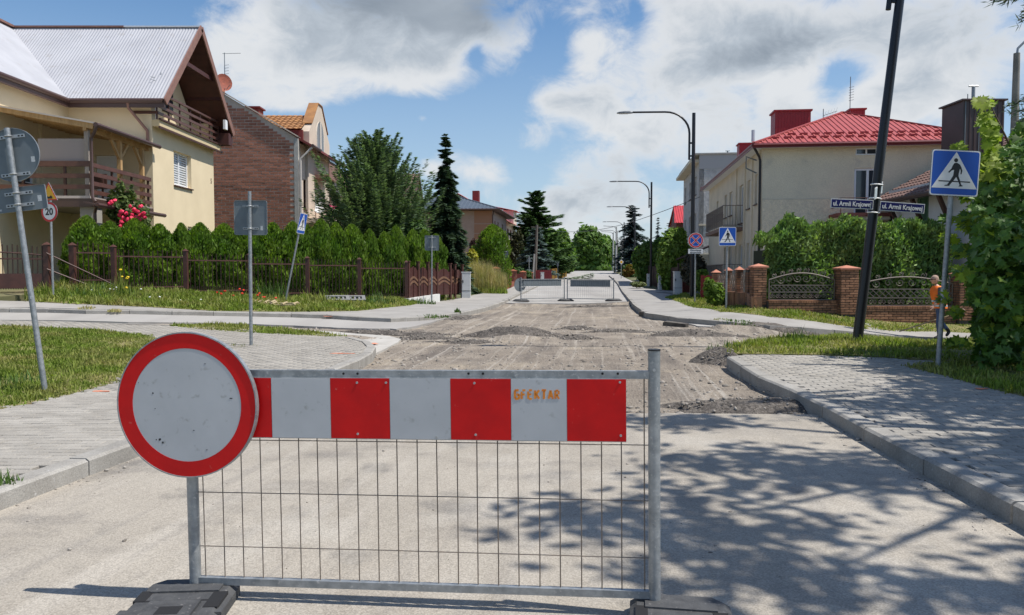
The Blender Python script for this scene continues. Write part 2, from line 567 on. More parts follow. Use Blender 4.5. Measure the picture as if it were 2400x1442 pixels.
def P2(lst, dz=0.0):
    return [tuple(G(x, y, dz)[:2]) for x, y in lst]
def sheet(name, poly, dz, m, step=.5, skirt=.14, parent=None, disp=None, kind='structure'):
    """ground sheet over the terrain: polygon cut by a grid, raised by dz, with a skirt round its border"""
    bm = bmesh.new()
    fs = bm.faces.new([bm.verts.new((x, y, 0)) for x, y in poly])
    bmesh.ops.triangulate(bm, faces=[fs])
    xs = [p[0] for p in poly]
    ys = [p[1] for p in poly]
    def cuts(a, b, st):
        out, c = [], a
        while c < b:
            s = st if not callable(st) else st(c)
            c += s
            out.append(c)
        return out
    for c in cuts(min(xs), max(xs), step if not callable(step) else step((min(ys) + max(ys)) / 2)):
        bmesh.ops.bisect_plane(bm, geom=bm.verts[:] + bm.edges[:] + bm.faces[:], plane_co=(c, 0, 0), plane_no=(1, 0, 0))
    for c in cuts(min(ys), max(ys), step):
        bmesh.ops.bisect_plane(bm, geom=bm.verts[:] + bm.edges[:] + bm.faces[:], plane_co=(0, c, 0), plane_no=(0, 1, 0))
    co = np.array([v.co for v in bm.verts])
    z = zt(co[:, 0], co[:, 1]) + dz
    if disp is not None:
        z = z + disp(co[:, 0], co[:, 1])
    for v, q in zip(bm.verts, z):
        v.co.z = q
    if skirt:
        be = [e_ for e_ in bm.edges if e_.is_boundary]
        r = bmesh.ops.extrude_edge_only(bm, edges=be)
        for g in r['geom']:
            if isinstance(g, bmesh.types.BMVert):
                g.co.z -= skirt
    bmesh.ops.recalc_face_normals(bm, faces=bm.faces)
    up = sum(f.normal.z for f in bm.faces)
    if up < 0:
        bmesh.ops.reverse_faces(bm, faces=bm.faces)
    me = bpy.data.meshes.new(name)
    bm.to_mesh(me)
    bm.free()
    me.materials.append(m)
    o = bpy.data.objects.new(name, me)
    COL.objects.link(o)
    if parent is not None:
        o.parent = parent
    else:
        o['kind'] = kind
    return o

# base ground: one sheet out to the horizon
gx = np.unique(np.concatenate([np.linspace(-600, -30, 12), np.arange(-30, 50, 1.0), np.linspace(50, 700, 14)]))
gy = np.unique(np.concatenate([np.linspace(-120, -4, 8), np.arange(-4, 60, 1.0), np.arange(60, 160, 4), np.linspace(160, 1500, 20)]))
GX, GY = np.meshgrid(gx, gy)
GZ = zt(GX, GY) - .16
nx, ny = len(gx), len(gy)
idx = np.arange(nx * ny).reshape(ny, nx)
Qd = np.stack([idx[:-1, :-1], idx[:-1, 1:], idx[1:, 1:], idx[1:, :-1]], -1).reshape(-1, 4)
o = bpy.data.objects.new('ground', np_mesh('ground', np.stack([GX, GY, GZ], -1).reshape(-1, 3), Qd, M_soil, smooth=True))
COL.objects.link(o)
o['kind'] = 'structure'

# ---- outlines, from the picture (kerb lines are front top edges, 0.11 above the road)
KH = .11
kerb_l = P2([(-420, 1330), (0, 1150), (315, 1043), (600, 932), (800, 862), (850, 842), (872, 828), (882, 814), (872, 802), (840, 793), (810, 787)], KH)
kerb_l2 = P2([(810, 787), (700, 773), (600, 762), (400, 759), (200, 753), (0, 749), (-300, 738)], KH)
kerb_fl = P2([(-200, 716), (60, 722), (200, 726), (400, 729), (600, 733), (740, 736), (830, 742), (900, 746), (960, 745), (1030, 739), (1090, 731), (1130, 722), (1165, 712), (1200, 697), (1222, 686), (1275, 664), (1330, 642.5)], KH)
kerb_r = P2([(1703, 838), (1780, 886), (1828, 903), (1921, 949), (1992, 987), (2172, 1080), (2257, 1123), (2400, 1196), (2800, 1400)], KH)
kerb_fr = P2([(1430, 645), (1442, 654), (1452, 664), (1470, 688), (1492, 712), (1526, 734), (1600, 745), (1700, 753), (1800, 762), (1990, 777), (2160, 788), (2400, 800)], KH)

# roads
def wob(pts, amp, n=4):
    out = []
    for a, b in zip(pts[:-1], pts[1:]):
        for k in range(n):
            t = k / n
            out.append((a[0] + (b[0] - a[0]) * t + rng.normal(0, amp), a[1] + (b[1] - a[1]) * t + rng.normal(0, amp)))
    out.append(pts[-1])
    return out
y_edge = [(-6.5, 8.2), (-2, 7.75), (2.95, 7.35), (3.6, 7.3), (9, 7)]
near_edge = wob(y_edge, .03, 8)
road_near = sheet('road', [(-8, -3), (9, -3)] + near_edge[::-1], 0, M_asph, .5)
far_edge = wob([(-3.4, 33.0), (.4, 33.0), (4.6, 33.5), (7.2, 33.2)], .04, 6)
def rpt(Y, o):
    return (rx(Y) + o * math.cos(U6), Y - o * math.sin(U6))
far_road = far_edge + [rpt(44, 4.6), rpt(70, 4.3), rpt(104, 3.3), rpt(125, 3.3), rpt(125, -3.5), rpt(104, -3.5), rpt(70, -4.6), rpt(44, -5.2)]
sheet('road', far_road, 0, M_asph_far, lambda c: 1.0 if c < 60 else 3.0)

def vnoise(seed, X, Y, s):
    """smooth value noise"""
    g = np.random.default_rng(seed).random((64, 64))
    x, y = X / s, Y / s
    xi, yi = np.floor(x).astype(int), np.floor(y).astype(int)
    fx, fy = x - xi, y - yi
    fx, fy = fx * fx * (3 - 2 * fx), fy * fy * (3 - 2 * fy)
    a, b = g[xi % 64, yi % 64], g[(xi + 1) % 64, yi % 64]
    c, d = g[xi % 64, (yi + 1) % 64], g[(xi + 1) % 64, (yi + 1) % 64]
    return (a * (1 - fx) + b * fx) * (1 - fy) + (c * (1 - fx) + d * fx) * fy - .5
def along(X, Y):
    return X * math.cos(U6) - Y * math.sin(U6), X * math.sin(U6) + Y * math.cos(U6)
def berm(X, Y):
    """windrows of debris left across the junction and at the far end of the cut"""
    yc = 16.3 + .5 * vnoise(3, X, X * 0, 3.0) + .02 * (X - 1)
    a = np.clip(vnoise(5, X, X * 0 + 3, 1.15) * 1.5 + .42, 0, 1)
    a = a * np.where((X > -3.9) & (X < 5.6), 1, 0) + .9 * np.exp(-((X - .05) / .5) ** 2)
    b = .11 * a * np.exp(-((Y - yc) / .42) ** 2)
    yc2 = 32.0 - .03 * X + .4 * vnoise(8, X, X * 0, 2)
    b = b + .10 * np.clip(.5 + vnoise(9, X, X * 0, 1.6) * 1.4, 0, 1) * np.exp(-((Y - yc2) / .6) ** 2) * np.where(X > 0, 1, .3)
    # ridge on the right where the side street was cut
    yr = 19.4 + .45 * vnoise(13, X, X * 0, 2.4) - .07 * (X - 5)
    b = b + .13 * np.clip(.55 + vnoise(14, X, X * 0, 1.0) * 1.2, 0, 1) * np.exp(-((Y - yr) / .35) ** 2) * np.where((X > 5.2) & (X < 9.5), 1, 0)
    return b
def mill_disp(X, Y):
    A, B = along(X, Y)
    z = .030 * vnoise(1, A, B, .9) + .018 * vnoise(2, A * 1.6, B * .35, .35) + .014 * vnoise(4, A, B, .22)
    return z + berm(X, Y)
mill = P2([(470, 1010), (800, 1010)], 0)
mill_poly = [(-8, 6.9), (9, 6.5), (9, 12), (14, 14), (17, 21), (9.5, 23), (7.8, 26), (7.2, 33.6), (-3.8, 33.6), (-5.6, 25), (-9, 18), (-8, 12)]
sheet('milled_road', mill_poly, -.045, M_mill, lambda c: .12 if c < 14 else (.16 if c < 21 else .3), skirt=0, disp=mill_disp)
# asphalt left standing in the side street on the left, with ragged cut edges
st_l = P2([(-300, 700), (60, 716), (600, 728), (900, 738), (1070, 730), (1212, 684)]) + wob(P2([(1190, 708), (1120, 727), (1020, 752), (960, 768), (930, 771)]), .05, 4) + wob(P2([(930, 771), (820, 769), (690, 763), (560, 758), (300, 755)]), .05, 5) + P2([(0, 750), (-300, 741)])
sheet('road', st_l, 0, M_asph_far, .6)
sheet('road', wob(P2([(690, 770), (800, 779), (905, 787), (943, 795), (900, 818), (868, 838), (850, 848)]), .025, 3) + P2([(760, 812)]), 0, M_conc, .6)
# strips of old surface left on the right
for pl in ([(1500, 716), (1600, 742), (1760, 757), (1990, 775), (2080, 782), (1960, 783), (1760, 771), (1640, 763), (1600, 752), (1545, 738)],):
    sheet('road', wob(P2(pl), .05, 4), -.018, M_asph_far, .5)
# dark heaps of millings
def heap(px, py, a, b, h, name='debris_heap', m=M_dark, rot=0.0, seed=0):
    c = G(px, py, 0)
    n, rn = 28, 9
    vs, fs = [], []
    for j in range(rn + 1):
        for i in range(n):
            t = 2 * math.pi * i / n
            q = j / rn * (1 + .16 * math.sin(3 * t + seed) + .10 * math.sin(7 * t + 2 * seed))
            x, y = a * q * math.cos(t), b * q * math.sin(t)
            x, y = x * math.cos(rot) - y * math.sin(rot), x * math.sin(rot) + y * math.cos(rot)
            vs.append((c.x + x, c.y + y, h * max(0, 1 - (j / rn) ** 1.6)))
    for j in range(rn):
        for i in range(n):
            fs.append((j * n + i, j * n + (i + 1) % n, (j + 1) * n + (i + 1) % n, (j + 1) * n + i))
    V = np.array(vs)
    base = zt(V[:, 0], V[:, 1]) - .05
    edge = np.clip(V[:, 2] / max(h, .01) * 3, 0, 1)
    V[:, 2] = base + V[:, 2] + edge * (.05 * vnoise(21 + seed, V[:, 0], V[:, 1], .16) + .05 * vnoise(31 + seed, V[:, 0], V[:, 1], .4))
    return np_mesh(name, V, np.array(fs), m, smooth=True)
heaps = [((1205, 786), 1.05, .50, .26, 'dark heap of asphalt millings in the middle of the junction'), ((1345, 791), .55, .3, .11, 'small low heap of millings beside the big dark heap'),
         ((1625, 785), 1.15, .45, .17, 'long low heap of millings between the junction and the right corner'), ((1000, 792), .8, .3, .12, 'flat heap of millings near the left corner kerb'),
         ((1352, 768), .55, .25, .09, 'tiny heap of brown millings beyond the big dark heap'), ((900, 779), 1.6, .22, .10, 'long ridge of millings along the cut in the left side street'),
         ((1690, 842), .42, .55, .24, 'heap of crumbled asphalt against the right kerb corner'), ((1800, 950), 1.15, .36, .13, 'dark heap of millings along the cut edge by the right kerb'),
         ((1790, 770), 1.5, .4, .2, 'ridge of millings at the mouth of the right side street'),
         ((1075, 742), .5, 1.5, .07, 'dark loose millings along the left edge of the cut'), ((1400, 717), 1.6, .5, .09, 'dark millings heaped just before the far barriers'),
         ((1460, 775), .9, .22, .08, 'thin line of dark millings right of the big dark heap'), ((1090, 798), .9, .2, .06, 'thin dark scatter of millings left of the big dark heap')]
for k, (c, a, b, h, lab) in enumerate(heaps):
    o = bpy.data.objects.new('debris_heap', heap(c[0], c[1], a, b, h, rot=[0, .1, .05, 0, 0, -.05, .3, -.06, -.12, -.35, -.05, -.1, .05][k], seed=k))
    COL.objects.link(o)
    tag(o, lab, 'debris heap', 'heaps of road millings')

# ---- pavements
off_in = .16
def offset(pts, d):
    out = []
    for i, p in enumerate(pts):
        a, b = pts[max(i - 1, 0)], pts[min(i + 1, len(pts) - 1)]
        t = Vector((b[0] - a[0], b[1] - a[1]))
        t.normalize()
        out.append((p[0] - t.y * d, p[1] + t.x * d))
    return out
def inside(pt, poly):
    x, y = pt
    c = False
    j = len(poly) - 1
    for i in range(len(poly)):
        if (poly[i][1] > y) != (poly[j][1] > y) and x < (poly[j][0] - poly[i][0]) * (y - poly[i][1]) / (poly[j][1] - poly[i][1]) + poly[i][0]:
            c = not c
        j = i
    return c
kl_in = offset(kerb_l, off_in)
kl2_in = offset(kerb_l2, .10)
lawn_near = P2([(-300, 752), (0, 764), (130, 769), (260, 777), (350, 787), (372, 797), (350, 826), (300, 868), (262, 898), (160, 924), (60, 946), (0, 958), (-300, 1030)], KH)
pav_l_poly = kl_in + kl2_in[1:] + [(-13, 11)]
pav_l = sheet('pavement', pav_l_poly, KH - .02, M_joint, .5, .25)
kr_in = offset(kerb_r, off_in)
pav_r_poly = kr_in + P2([(2900, 900), (2400, 862), (2270, 852), (2135, 841), (2000, 834), (1850, 832), (1710, 830)], KH)
pav_r = sheet('pavement', pav_r_poly, KH - .02, M_joint, .5, .25)
kfl_in = offset(kerb_fl, .14)
pav_fl_poly = kfl_in + P2([(1318, 641), (1245, 661), (1180, 681), (1130, 688), (1092, 697), (1030, 706), (1000, 713), (960, 716), (900, 722), (840, 729), (700, 731), (500, 729), (330, 719), (180, 713), (65, 706), (-200, 696)], KH)
pav_fl = sheet('pavement', pav_fl_poly, KH - .004, M_pave_far, .7, .25)
kfr_in = offset(kerb_fr, -.14)
pav_fr_poly = kfr_in + P2([(2400, 786), (2200, 777), (1990, 766), (1800, 742), (1690, 731), (1640, 722), (1590, 707), (1555, 696), (1510, 676), (1480, 661), (1450, 650), (1436, 644)], KH)
pav_fr = sheet('pavement', pav_fr_poly, KH - .004, M_pave_far, .7, .25)
# ---- pavers: the large ones one by one, the rest joined
pm = MB()
pm.add([(-.5, -.5, -.05), (.5, -.5, -.05), (.5, .5, -.05), (-.5, .5, -.05), (-.5, -.5, -.006), (.5, -.5, -.006), (.5, .5, -.006), (-.5, .5, -.006),
        (-.48, -.46, 0), (.48, -.46, 0), (.48, .46, 0), (-.48, .46, 0)],
       [(0, 1, 5, 4), (1, 2, 6, 5), (2, 3, 7, 6), (3, 0, 4, 7), (4, 5, 9, 8), (5, 6, 10, 9), (6, 7, 11, 10), (7, 4, 8, 11), (8, 9, 10, 11)])
paver_me = pm.mesh('paver', M_paver)
PV = np.array(pm.v)
PQ = np.array([f for f in pm.f])
def pave(parent, poly, holes, ymax, ang, nobj=300):
    # courses run a little under the kerb so that no gap shows
    ca, sa = math.cos(ang), math.sin(ang)
    L_, Wd, J = .20, .10, .0085
    xs, ys = [p[0] for p in poly], [p[1] for p in poly]
    cx, cy = (min(xs) + max(xs)) / 2, 8.0
    lst = []
    n = 120
    for j in range(-n, n):
        for i in range(-n, n):
            a, b = (i + (.5 if j % 2 else 0)) * L_, j * Wd
            x, y = cx + a * ca - b * sa, cy + a * sa + b * ca
            if y < 2.2 or y > ymax or abs(x) > .72 * y + 1.5 or not inside((x, y), poly):
                continue
            ok = True
            for e_, f_ in ((-.085, -.035), (.085, -.035), (.085, .035), (-.085, .035)):
                if not inside((x + e_ * ca - f_ * sa, y + e_ * sa + f_ * ca), poly):
                    ok = False
                    break
            if not ok or any(inside((x, y), h) for h in holes):
                continue
            lst.append((x, y))
    lst = np.array(lst)
    zz = zt(lst[:, 0], lst[:, 1]) + KH + rng.normal(0, .0016, len(lst))
    vis = np.abs(lst[:, 0]) < .67 * lst[:, 1]
    key = np.hypot(lst[:, 0], lst[:, 1]) + np.where(vis, 0, 50)
    order = np.argsort(key)
    for k in order[:nobj]:
        x, y = lst[k]
        o = bpy.data.objects.new('paver', paver_me)
        COL.objects.link(o)
        o.parent = parent
        o.location = (x, y, zz[k])
        gxx = (z0(x + .1, y) - z0(x - .1, y)) / .2
        o.rotation_euler = (rng.normal(0, .006), -gxx + rng.normal(0, .006), ang + rng.normal(0, .006))
        o.scale = (L_ - J, Wd - J, 1)
    rest = order[nobj:]
    V0 = PV.copy()
    V0[:, 0] *= L_ - J
    V0[:, 1] *= Wd - J
    V0 = np.stack([V0[:, 0] * ca - V0[:, 1] * sa, V0[:, 0] * sa + V0[:, 1] * ca, V0[:, 2]], -1)
    VV = (V0[None] + np.c_[lst[rest], zz[rest]][:, None]).reshape(-1, 3)
    tilt = rng.normal(0, .008, (len(rest), 1, 2))
    VV = VV.reshape(len(rest), -1, 3)
    VV[..., 2] += (V0[None, :, :2] * tilt).sum(-1)
    QQ = (PQ[None] + (np.arange(len(rest)) * len(PV))[:, None, None]).reshape(-1, 4)
    part('paving', np_mesh('paving', VV.reshape(-1, 3), QQ, M_paver), None, parent, kind='stuff')
pave(pav_l, offset(kerb_l, .045) + pav_l_poly[len(kl_in):], [lawn_near], 16.5, -.05)
pave(pav_r, offset(kerb_r, .045) + pav_r_poly[len(kr_in):], [], 13.0, -U6)
# joint lines of the far pavement in front of the gate and the right corner
# ---- kerbs: every stone its own piece
def resample(pts, d):
    out = [Vector((*pts[0], 0))]
    rem = d
    for a, b in zip(pts[:-1], pts[1:]):
        a, b = Vector((*a, 0)), Vector((*b, 0))
        L_ = (b - a).length
        t = rem
        while t <= L_:
            out.append(a + (b - a) * (t / L_))
            t += d
        rem = t - L_
    return out
km = MB().add([(-.5, 0, -.3), (.5, 0, -.3), (.5, .15, -.3), (-.5, .15, -.3), (-.5, 0, -.018), (.5, 0, -.018), (.5, .15, 0), (-.5, .15, 0), (-.5, .022, 0), (.5, .022, 0)],
              [(0, 1, 5, 4), (1, 2, 6, 9, 5), (2, 3, 7, 6), (3, 0, 4, 8, 7), (4, 5, 9, 8), (8, 9, 6, 7)])
kerb_me = km.mesh('kerb_stone', M_kerb)
def kerb(pts, d, side, top, label=None):
    root = bpy.data.objects.new('kerb', None)
    COL.objects.link(root)
    root['kind'] = 'structure'
    pp = resample(pts, d)
    for a, b in zip(pp[:-1], pp[1:]):
        if a.y > 70:
            continue
        m_ = (a + b) / 2
        t = b - a
        L_ = t.length
        za, zb = z0(a.x, a.y), z0(b.x, b.y)
        o = bpy.data.objects.new('kerb_stone', kerb_me)
        COL.objects.link(o)
        o.parent = root
        ang = math.atan2(t.y, t.x)
        flip = 0 if side > 0 else math.pi
        o.rotation_euler = (0, (-1 if side > 0 else 1) * math.atan2(zb - za, L_) + rng.normal(0, .003), ang + flip + rng.normal(0, .004))
        o.location = (m_.x, m_.y, (za + zb) / 2 + top + rng.normal(0, .003))
        o.scale = (L_ - .012, 1, 1)
    return root
kerb(kerb_l, 1.0, 1, KH + .011)
kerb(kerb_l2, 1.0, 1, KH - .02)
kerb(kerb_r, 1.0, 1, KH + .011)
kerb(kerb_fl, 1.0, 1, KH)
kerb(kerb_fr, 1.0, -1, KH)
# a lifted, broken kerb lying at the end of the right pavement
# ---- verges: soil sheet + blades
def lawn(poly, dz, dens, hgt, name='grass', lean=.5, m=M_grass, soil=True, cap=60000, wid=.007):
    if soil:
        sheet('verge', poly, dz - .01, M_lawn, .5, .2)
    xs, ys = np.array([p[0] for p in poly]), np.array([p[1] for p in poly])
    area = (xs.max() - xs.min()) * (ys.max() - ys.min())
    n = int(min(area * dens, cap * 3))
    X, Y = rng.uniform(xs.min(), xs.max(), n), rng.uniform(ys.min(), ys.max(), n)
    ins = np.zeros(n, bool)
    j = len(poly) - 1
    for i in range(len(poly)):
        yi, yj, xi, xj = poly[i][1], poly[j][1], poly[i][0], poly[j][0]
        c = ((yi > Y) != (yj > Y)) & (X < (xj - xi) * (Y - yi) / (yj - yi + 1e-12) + xi)
        ins ^= c
        j = i
    X, Y = X[ins], Y[ins]
    pat = vnoise(41, X, Y, .55) + .6 * vnoise(42, X, Y, 1.7)
    keep = rng.random(len(X)) < np.clip(.72 + 1.1 * pat, .12, 1)
    X, Y, pat = X[keep], Y[keep], pat[keep]
    if len(X) > cap:
        X, Y, pat = X[:cap], Y[:cap], pat[:cap]
    n = len(X)
    X, Y = X + rng.normal(0, .045, n), Y + rng.normal(0, .05, n)      # ragged, overhanging border
    h = hgt * np.clip(rng.lognormal(0, .38, n) * (1 + 1.0 * pat), .25, 2.6)
    a = rng.uniform(0, 2 * math.pi, n)
    w = wid * rng.uniform(.6, 1.5, n) * (1 + Y * .06)
    l = lean * h * rng.uniform(.1, 1.1, n)
    bl = rng.random(n) < .05                                             # clover and plantain among the blades
    w = np.where(bl, w * 3.6, w)
    h = np.where(bl, h * .55, h)
    l = np.where(bl, h * 1.2, l)
    z = zt(X, Y) + dz - .015
    ca, sa = np.cos(a), np.sin(a)
    p0 = np.stack([X - sa * w, Y + ca * w, z], -1)
    p1 = np.stack([X + sa * w, Y - ca * w, z], -1)
    p2 = np.stack([X + ca * l * .4 + sa * w * .8, Y + sa * l * .4 - ca * w * .8, z + h * .62], -1)
    p3 = np.stack([X + ca * l * .4 - sa * w * .8, Y + sa * l * .4 + ca * w * .8, z + h * .62], -1)
    p4 = np.stack([X + ca * l, Y + sa * l, z + h], -1)
    V = np.stack([p0, p1, p2, p3, p4], 1).reshape(-1, 3)
    b = np.arange(n)[:, None] * 5
    Q = np.concatenate([b + np.array([0, 1, 2]), b + np.array([0, 2, 3]), b + np.array([3, 2, 4])], 0)
    o = bpy.data.objects.new(name, np_mesh(name, V, Q, m))
    COL.objects.link(o)
    o['kind'] = 'stuff'
    return o
lawn(lawn_near, KH + .01, 2800, .034, cap=95000, wid=.0045)
verge_strip = P2([(398, 763), (470, 759), (600, 763), (690, 771), (760, 780), (806, 788), (780, 789), (700, 785), (560, 778), (440, 769)], KH)
lawn(verge_strip, KH + .01, 1300, .04, cap=20000, wid=.005)
verge_l = P2([(65, 706), (180, 713), (330, 719), (500, 729), (700, 731), (840, 729), (900, 722), (960, 716), (985, 711), (955, 706), (850, 704), (735, 699), (430, 687), (300, 680), (160, 672), (90, 676)], KH)
lawn(verge_l, KH + .02, 1100, .085, cap=50000, wid=.0055, lean=.8)
verge_r1 = P2([(1690, 827), (1700, 815), (1760, 802), (1820, 795), (1900, 789), (2000, 787), (2300, 792), (2560, 800), (2600, 868), (2400, 860), (2270, 851), (2135, 840), (2000, 833), (1850, 831), (1710, 829)], KH)
lawn(verge_r1, KH + .015, 1800, .048, cap=50000, wid=.0045, lean=.8)
verge_r2 = P2([(2122, 859), (2170, 850), (2280, 853), (2500, 866), (2900, 900), (2900, 1080), (2500, 960), (2400, 930), (2300, 905), (2220, 882)], KH)
lawn(verge_r2, KH + .015, 1700, .045, cap=36000, wid=.0045, lean=.8)
verge_fr = P2([(1560, 698), (1590, 707), (1640, 722), (1690, 731), (1800, 742), (1990, 766), (2200, 777), (2400, 786), (2400, 752), (2200, 749), (2000, 739), (1800, 719), (1740, 712), (1690, 700), (1640, 690), (1600, 690)], KH)
lawn(verge_fr, KH + .01, 1000, .05, cap=40000, wid=.005, lean=.8)
yard_l = [(-40, 12), (-14.6, 20.4), (-11.8, 23.3), (-4.1, 30.3), (-2.0, 35), (1.0, 62), (-40, 62)]
sheet('yard', yard_l, .06, M_soil, 2.0, .3)
yard_r = [(40, 19), (13, 22.9), (9.8, 23.2), (8.0, 23.6), (8.6, 30), (12.5, 62), (60, 62)]
sheet('yard', yard_r, .05, M_soil, 2.0, .3)
# ---- loose stones
im = bmesh.new()
bmesh.ops.create_icosphere(im, subdivisions=1, radius=1)
SV = np.array([v.co for v in im.verts])
SQ = np.array([[v.index for v in f.verts] for f in im.faces])
im.free()
def stones(n, fn, smin, smax, name='rubble'):
    pts = np.array([fn() for _ in range(n)])
    s = smin * (smax / smin) ** (rng.random(n) ** 2.2)
    jit = 1 + rng.normal(0, .22, (n, len(SV), 1))
    sc = s[:, None, None] * (.6 + .7 * rng.random((n, 1, 3)))
    sc[..., 2] *= .7
    V = SV[None] * jit * sc
    zz = zt(pts[:, 0], pts[:, 1]) + pts[:, 2]
    V = V + np.stack([pts[:, 0], pts[:, 1], zz], -1)[:, None]
    Q = (SQ[None] + (np.arange(n) * len(SV))[:, None, None]).reshape(-1, 3)
    o = bpy.data.objects.new(name, np_mesh(name, V.reshape(-1, 3), Q, M_stone))
    COL.objects.link(o)
    o['kind'] = 'stuff'
def on_mill():
    while True:
        x, y = rng.uniform(-5, 8), 7.4 + 13 * rng.random() ** 1.5
        if not inside((x, y), pav_l_poly) and not inside((x, y), pav_r_poly) and not inside((x, y), verge_r1):
            return x, y, -.045 + float(mill_disp(np.array([x]), np.array([y]))[0])
stones(5200, on_mill, .006, .042)
def on_heap():
    c, a, b, h, _ = heaps[rng.integers(len(heaps))]
    g = G(c[0], c[1], 0)
    t, q = rng.uniform(0, 6.28), math.sqrt(rng.random()) * 1.15
    return g.x + a * q * math.cos(t), g.y + b * q * math.sin(t), max(h * (1 - q ** 1.6), 0) - .04
stones(2600, on_heap, .008, .034)
def on_near():
    y = rng.uniform(2.6, 7.3)
    e_ = .5 if rng.random() < .55 else 0
    x = rng.uniform(-3.5, 3.5)
    if rng.random() < .6:
        k = rng.integers(0, len(kerb_r) - 1)
        t = rng.random()
        x = kerb_r[k][0] * (1 - t) + kerb_r[k + 1][0] * t - abs(rng.normal(0, .10))
        y = kerb_r[k][1] * (1 - t) + kerb_r[k + 1][1] * t
    return x, y, .001
stones(420, on_near, .003, .014)
def on_left():
    k = rng.integers(1, 5)
    t = rng.random()
    return kerb_l[k][0] * (1 - t) + kerb_l[k + 1][0] * t + abs(rng.normal(0, .12)), kerb_l[k][1] * (1 - t) + kerb_l[k + 1][1] * t, .001
stones(220, on_left, .003, .016)
# single stones big enough to point at
def one_stone(px, py, s, label, dz=0.0):
    g = G(px, py, dz)
    V = SV * (1 + rng.normal(0, .12, (len(SV), 1))) * s * np.array([1.1, .9, .75])
    o = bpy.data.objects.new('stone', np_mesh('stone', V, SQ, mat('loose_stone', (.40, .37, .33), .95, col2=(.25, .23, .2), scale=30), smooth=False))
    COL.objects.link(o)
    o.location = (g.x, g.y, g.z + s * .5)
    tag(o, label, 'stone', 'loose stones on the asphalt')
one_stone(1962, 993, .032, 'pale round stone against the right kerb')
one_stone(2012, 1032, .018, 'small pale stone lying below the right kerb')
one_stone(249, 1105, .016, 'dark lump on the asphalt below the left kerb')
one_stone(292, 1098, .012, 'smaller dark lump beside another below the left kerb')
one_stone(163, 1290, .010, 'dark pebble on the asphalt at the left foreground')
one_stone(899, 1058, .011, 'dark pebble behind the wire of the nearest barrier')
# orange survey paint
def paint_mark(px, py, a, b, rot, label, dz=KH):
    g = G(px, py, dz)
    n = 14
    pts = []
    for i in range(n):
        t = 2 * math.pi * i / n
        q = 1 + .35 * math.sin(3 * t + px) * .6 + rng.normal(0, .12)
        x, y = a * q * math.cos(t), b * q * math.sin(t)
        pts.append((g.x + x * math.cos(rot) - y * math.sin(rot), g.y + x * math.sin(rot) + y * math.cos(rot)))
    o = sheet('paint_mark', pts, dz + .0055, M_orange, .3, 0, kind='thing')
    tag(o, label, 'paint mark', 'orange survey paint marks')
paint_mark(2302, 912, .07, .05, .3, 'orange paint mark on the shaded paving at the right')
paint_mark(1905, 928, .06, .05, .5, 'faint orange paint mark on the right kerb top')
paint_mark(800, 829, .22, .05, -.1, 'orange paint streak on the left corner paving')
paint_mark(877, 806, .08, .12, .3, 'orange paint mark at the rounded left kerb end', .02)
paint_mark(235, 918, .10, .04, 0, 'orange paint patch where paving meets the lawn')
paint_mark(767, 742, .12, .06, 0, 'left of two orange marks on the far kerb', .07)
paint_mark(932, 744, .12, .06, 0, 'right of two orange marks on the far kerb', .07)
paint_mark(30, 719, .25, .06, 0, 'orange paint mark on the kerb at the far left', .07)
# ================================================================== BARRIERS, SIGNS, LAMPS
M_galv = mat('galvanised_steel', (.36, .38, .39), .5, .55, col2=(.24, .26, .27), scale=22, det=5, bump=.15, bscale=60, third=((.46, .47, .47), 60, .6, .7))
M_galv_d = mat('sign_back_aluminium', (.175, .205, .22), .55, .3, col2=(.145, .17, .185), scale=4, det=3)
M_clamp = mat('clamp_steel', (.42, .44, .45), .45, .6)
M_hole = mat('dark_hole', (.012, .012, .013), .9)
M_wire = mat('mesh_wire', (.17, .155, .14), .55, .5, col2=(.2, .15, .11), scale=40)
M_red = mat('red_sheeting', (.60, .007, .008), .42, col2=(.50, .006, .008), scale=9, det=5, spec=.22, third=((.58, .12, .10), 34, .67, .80))
M_wht = mat('white_sheeting', (.47, .49, .50), .42, col2=(.42, .44, .45), scale=5, det=5, spec=.4, third=((.30, .31, .30), 26, .62, .76))
M_white = mat('white_paint', (.80, .80, .79), .5, col2=(.72, .72, .71), scale=8)
M_blue = mat('blue_sheeting', (.012, .085, .42), .4, spec=.4)
M_black = mat('black_print', (.012, .012, .014), .5)
M_yel = mat('yellow_sheeting', (.80, .42, .02), .45)
M_redp = mat('red_print', (.55, .02, .025), .45)
M_rubber = mat('black_rubber', (.045, .046, .048), .75, col2=(.075, .076, .077), scale=14, det=6, bump=.5, bscale=70, bdist=.006, third=((.14, .135, .13), 45, .62, .70))
M_sticker = mat('silver_sticker', (.55, .58, .58), .5, col2=(.4, .42, .43), scale=60)
M_lamp = mat('black_lamp_paint', (.012, .012, .016), .35, spec=.5)
M_stencil = mat('orange_stencil', (.80, .27, .015), .6, col2=(.62, .18, .02), scale=40)
M_navy = mat('navy_enamel', (.012, .014, .115), .4)

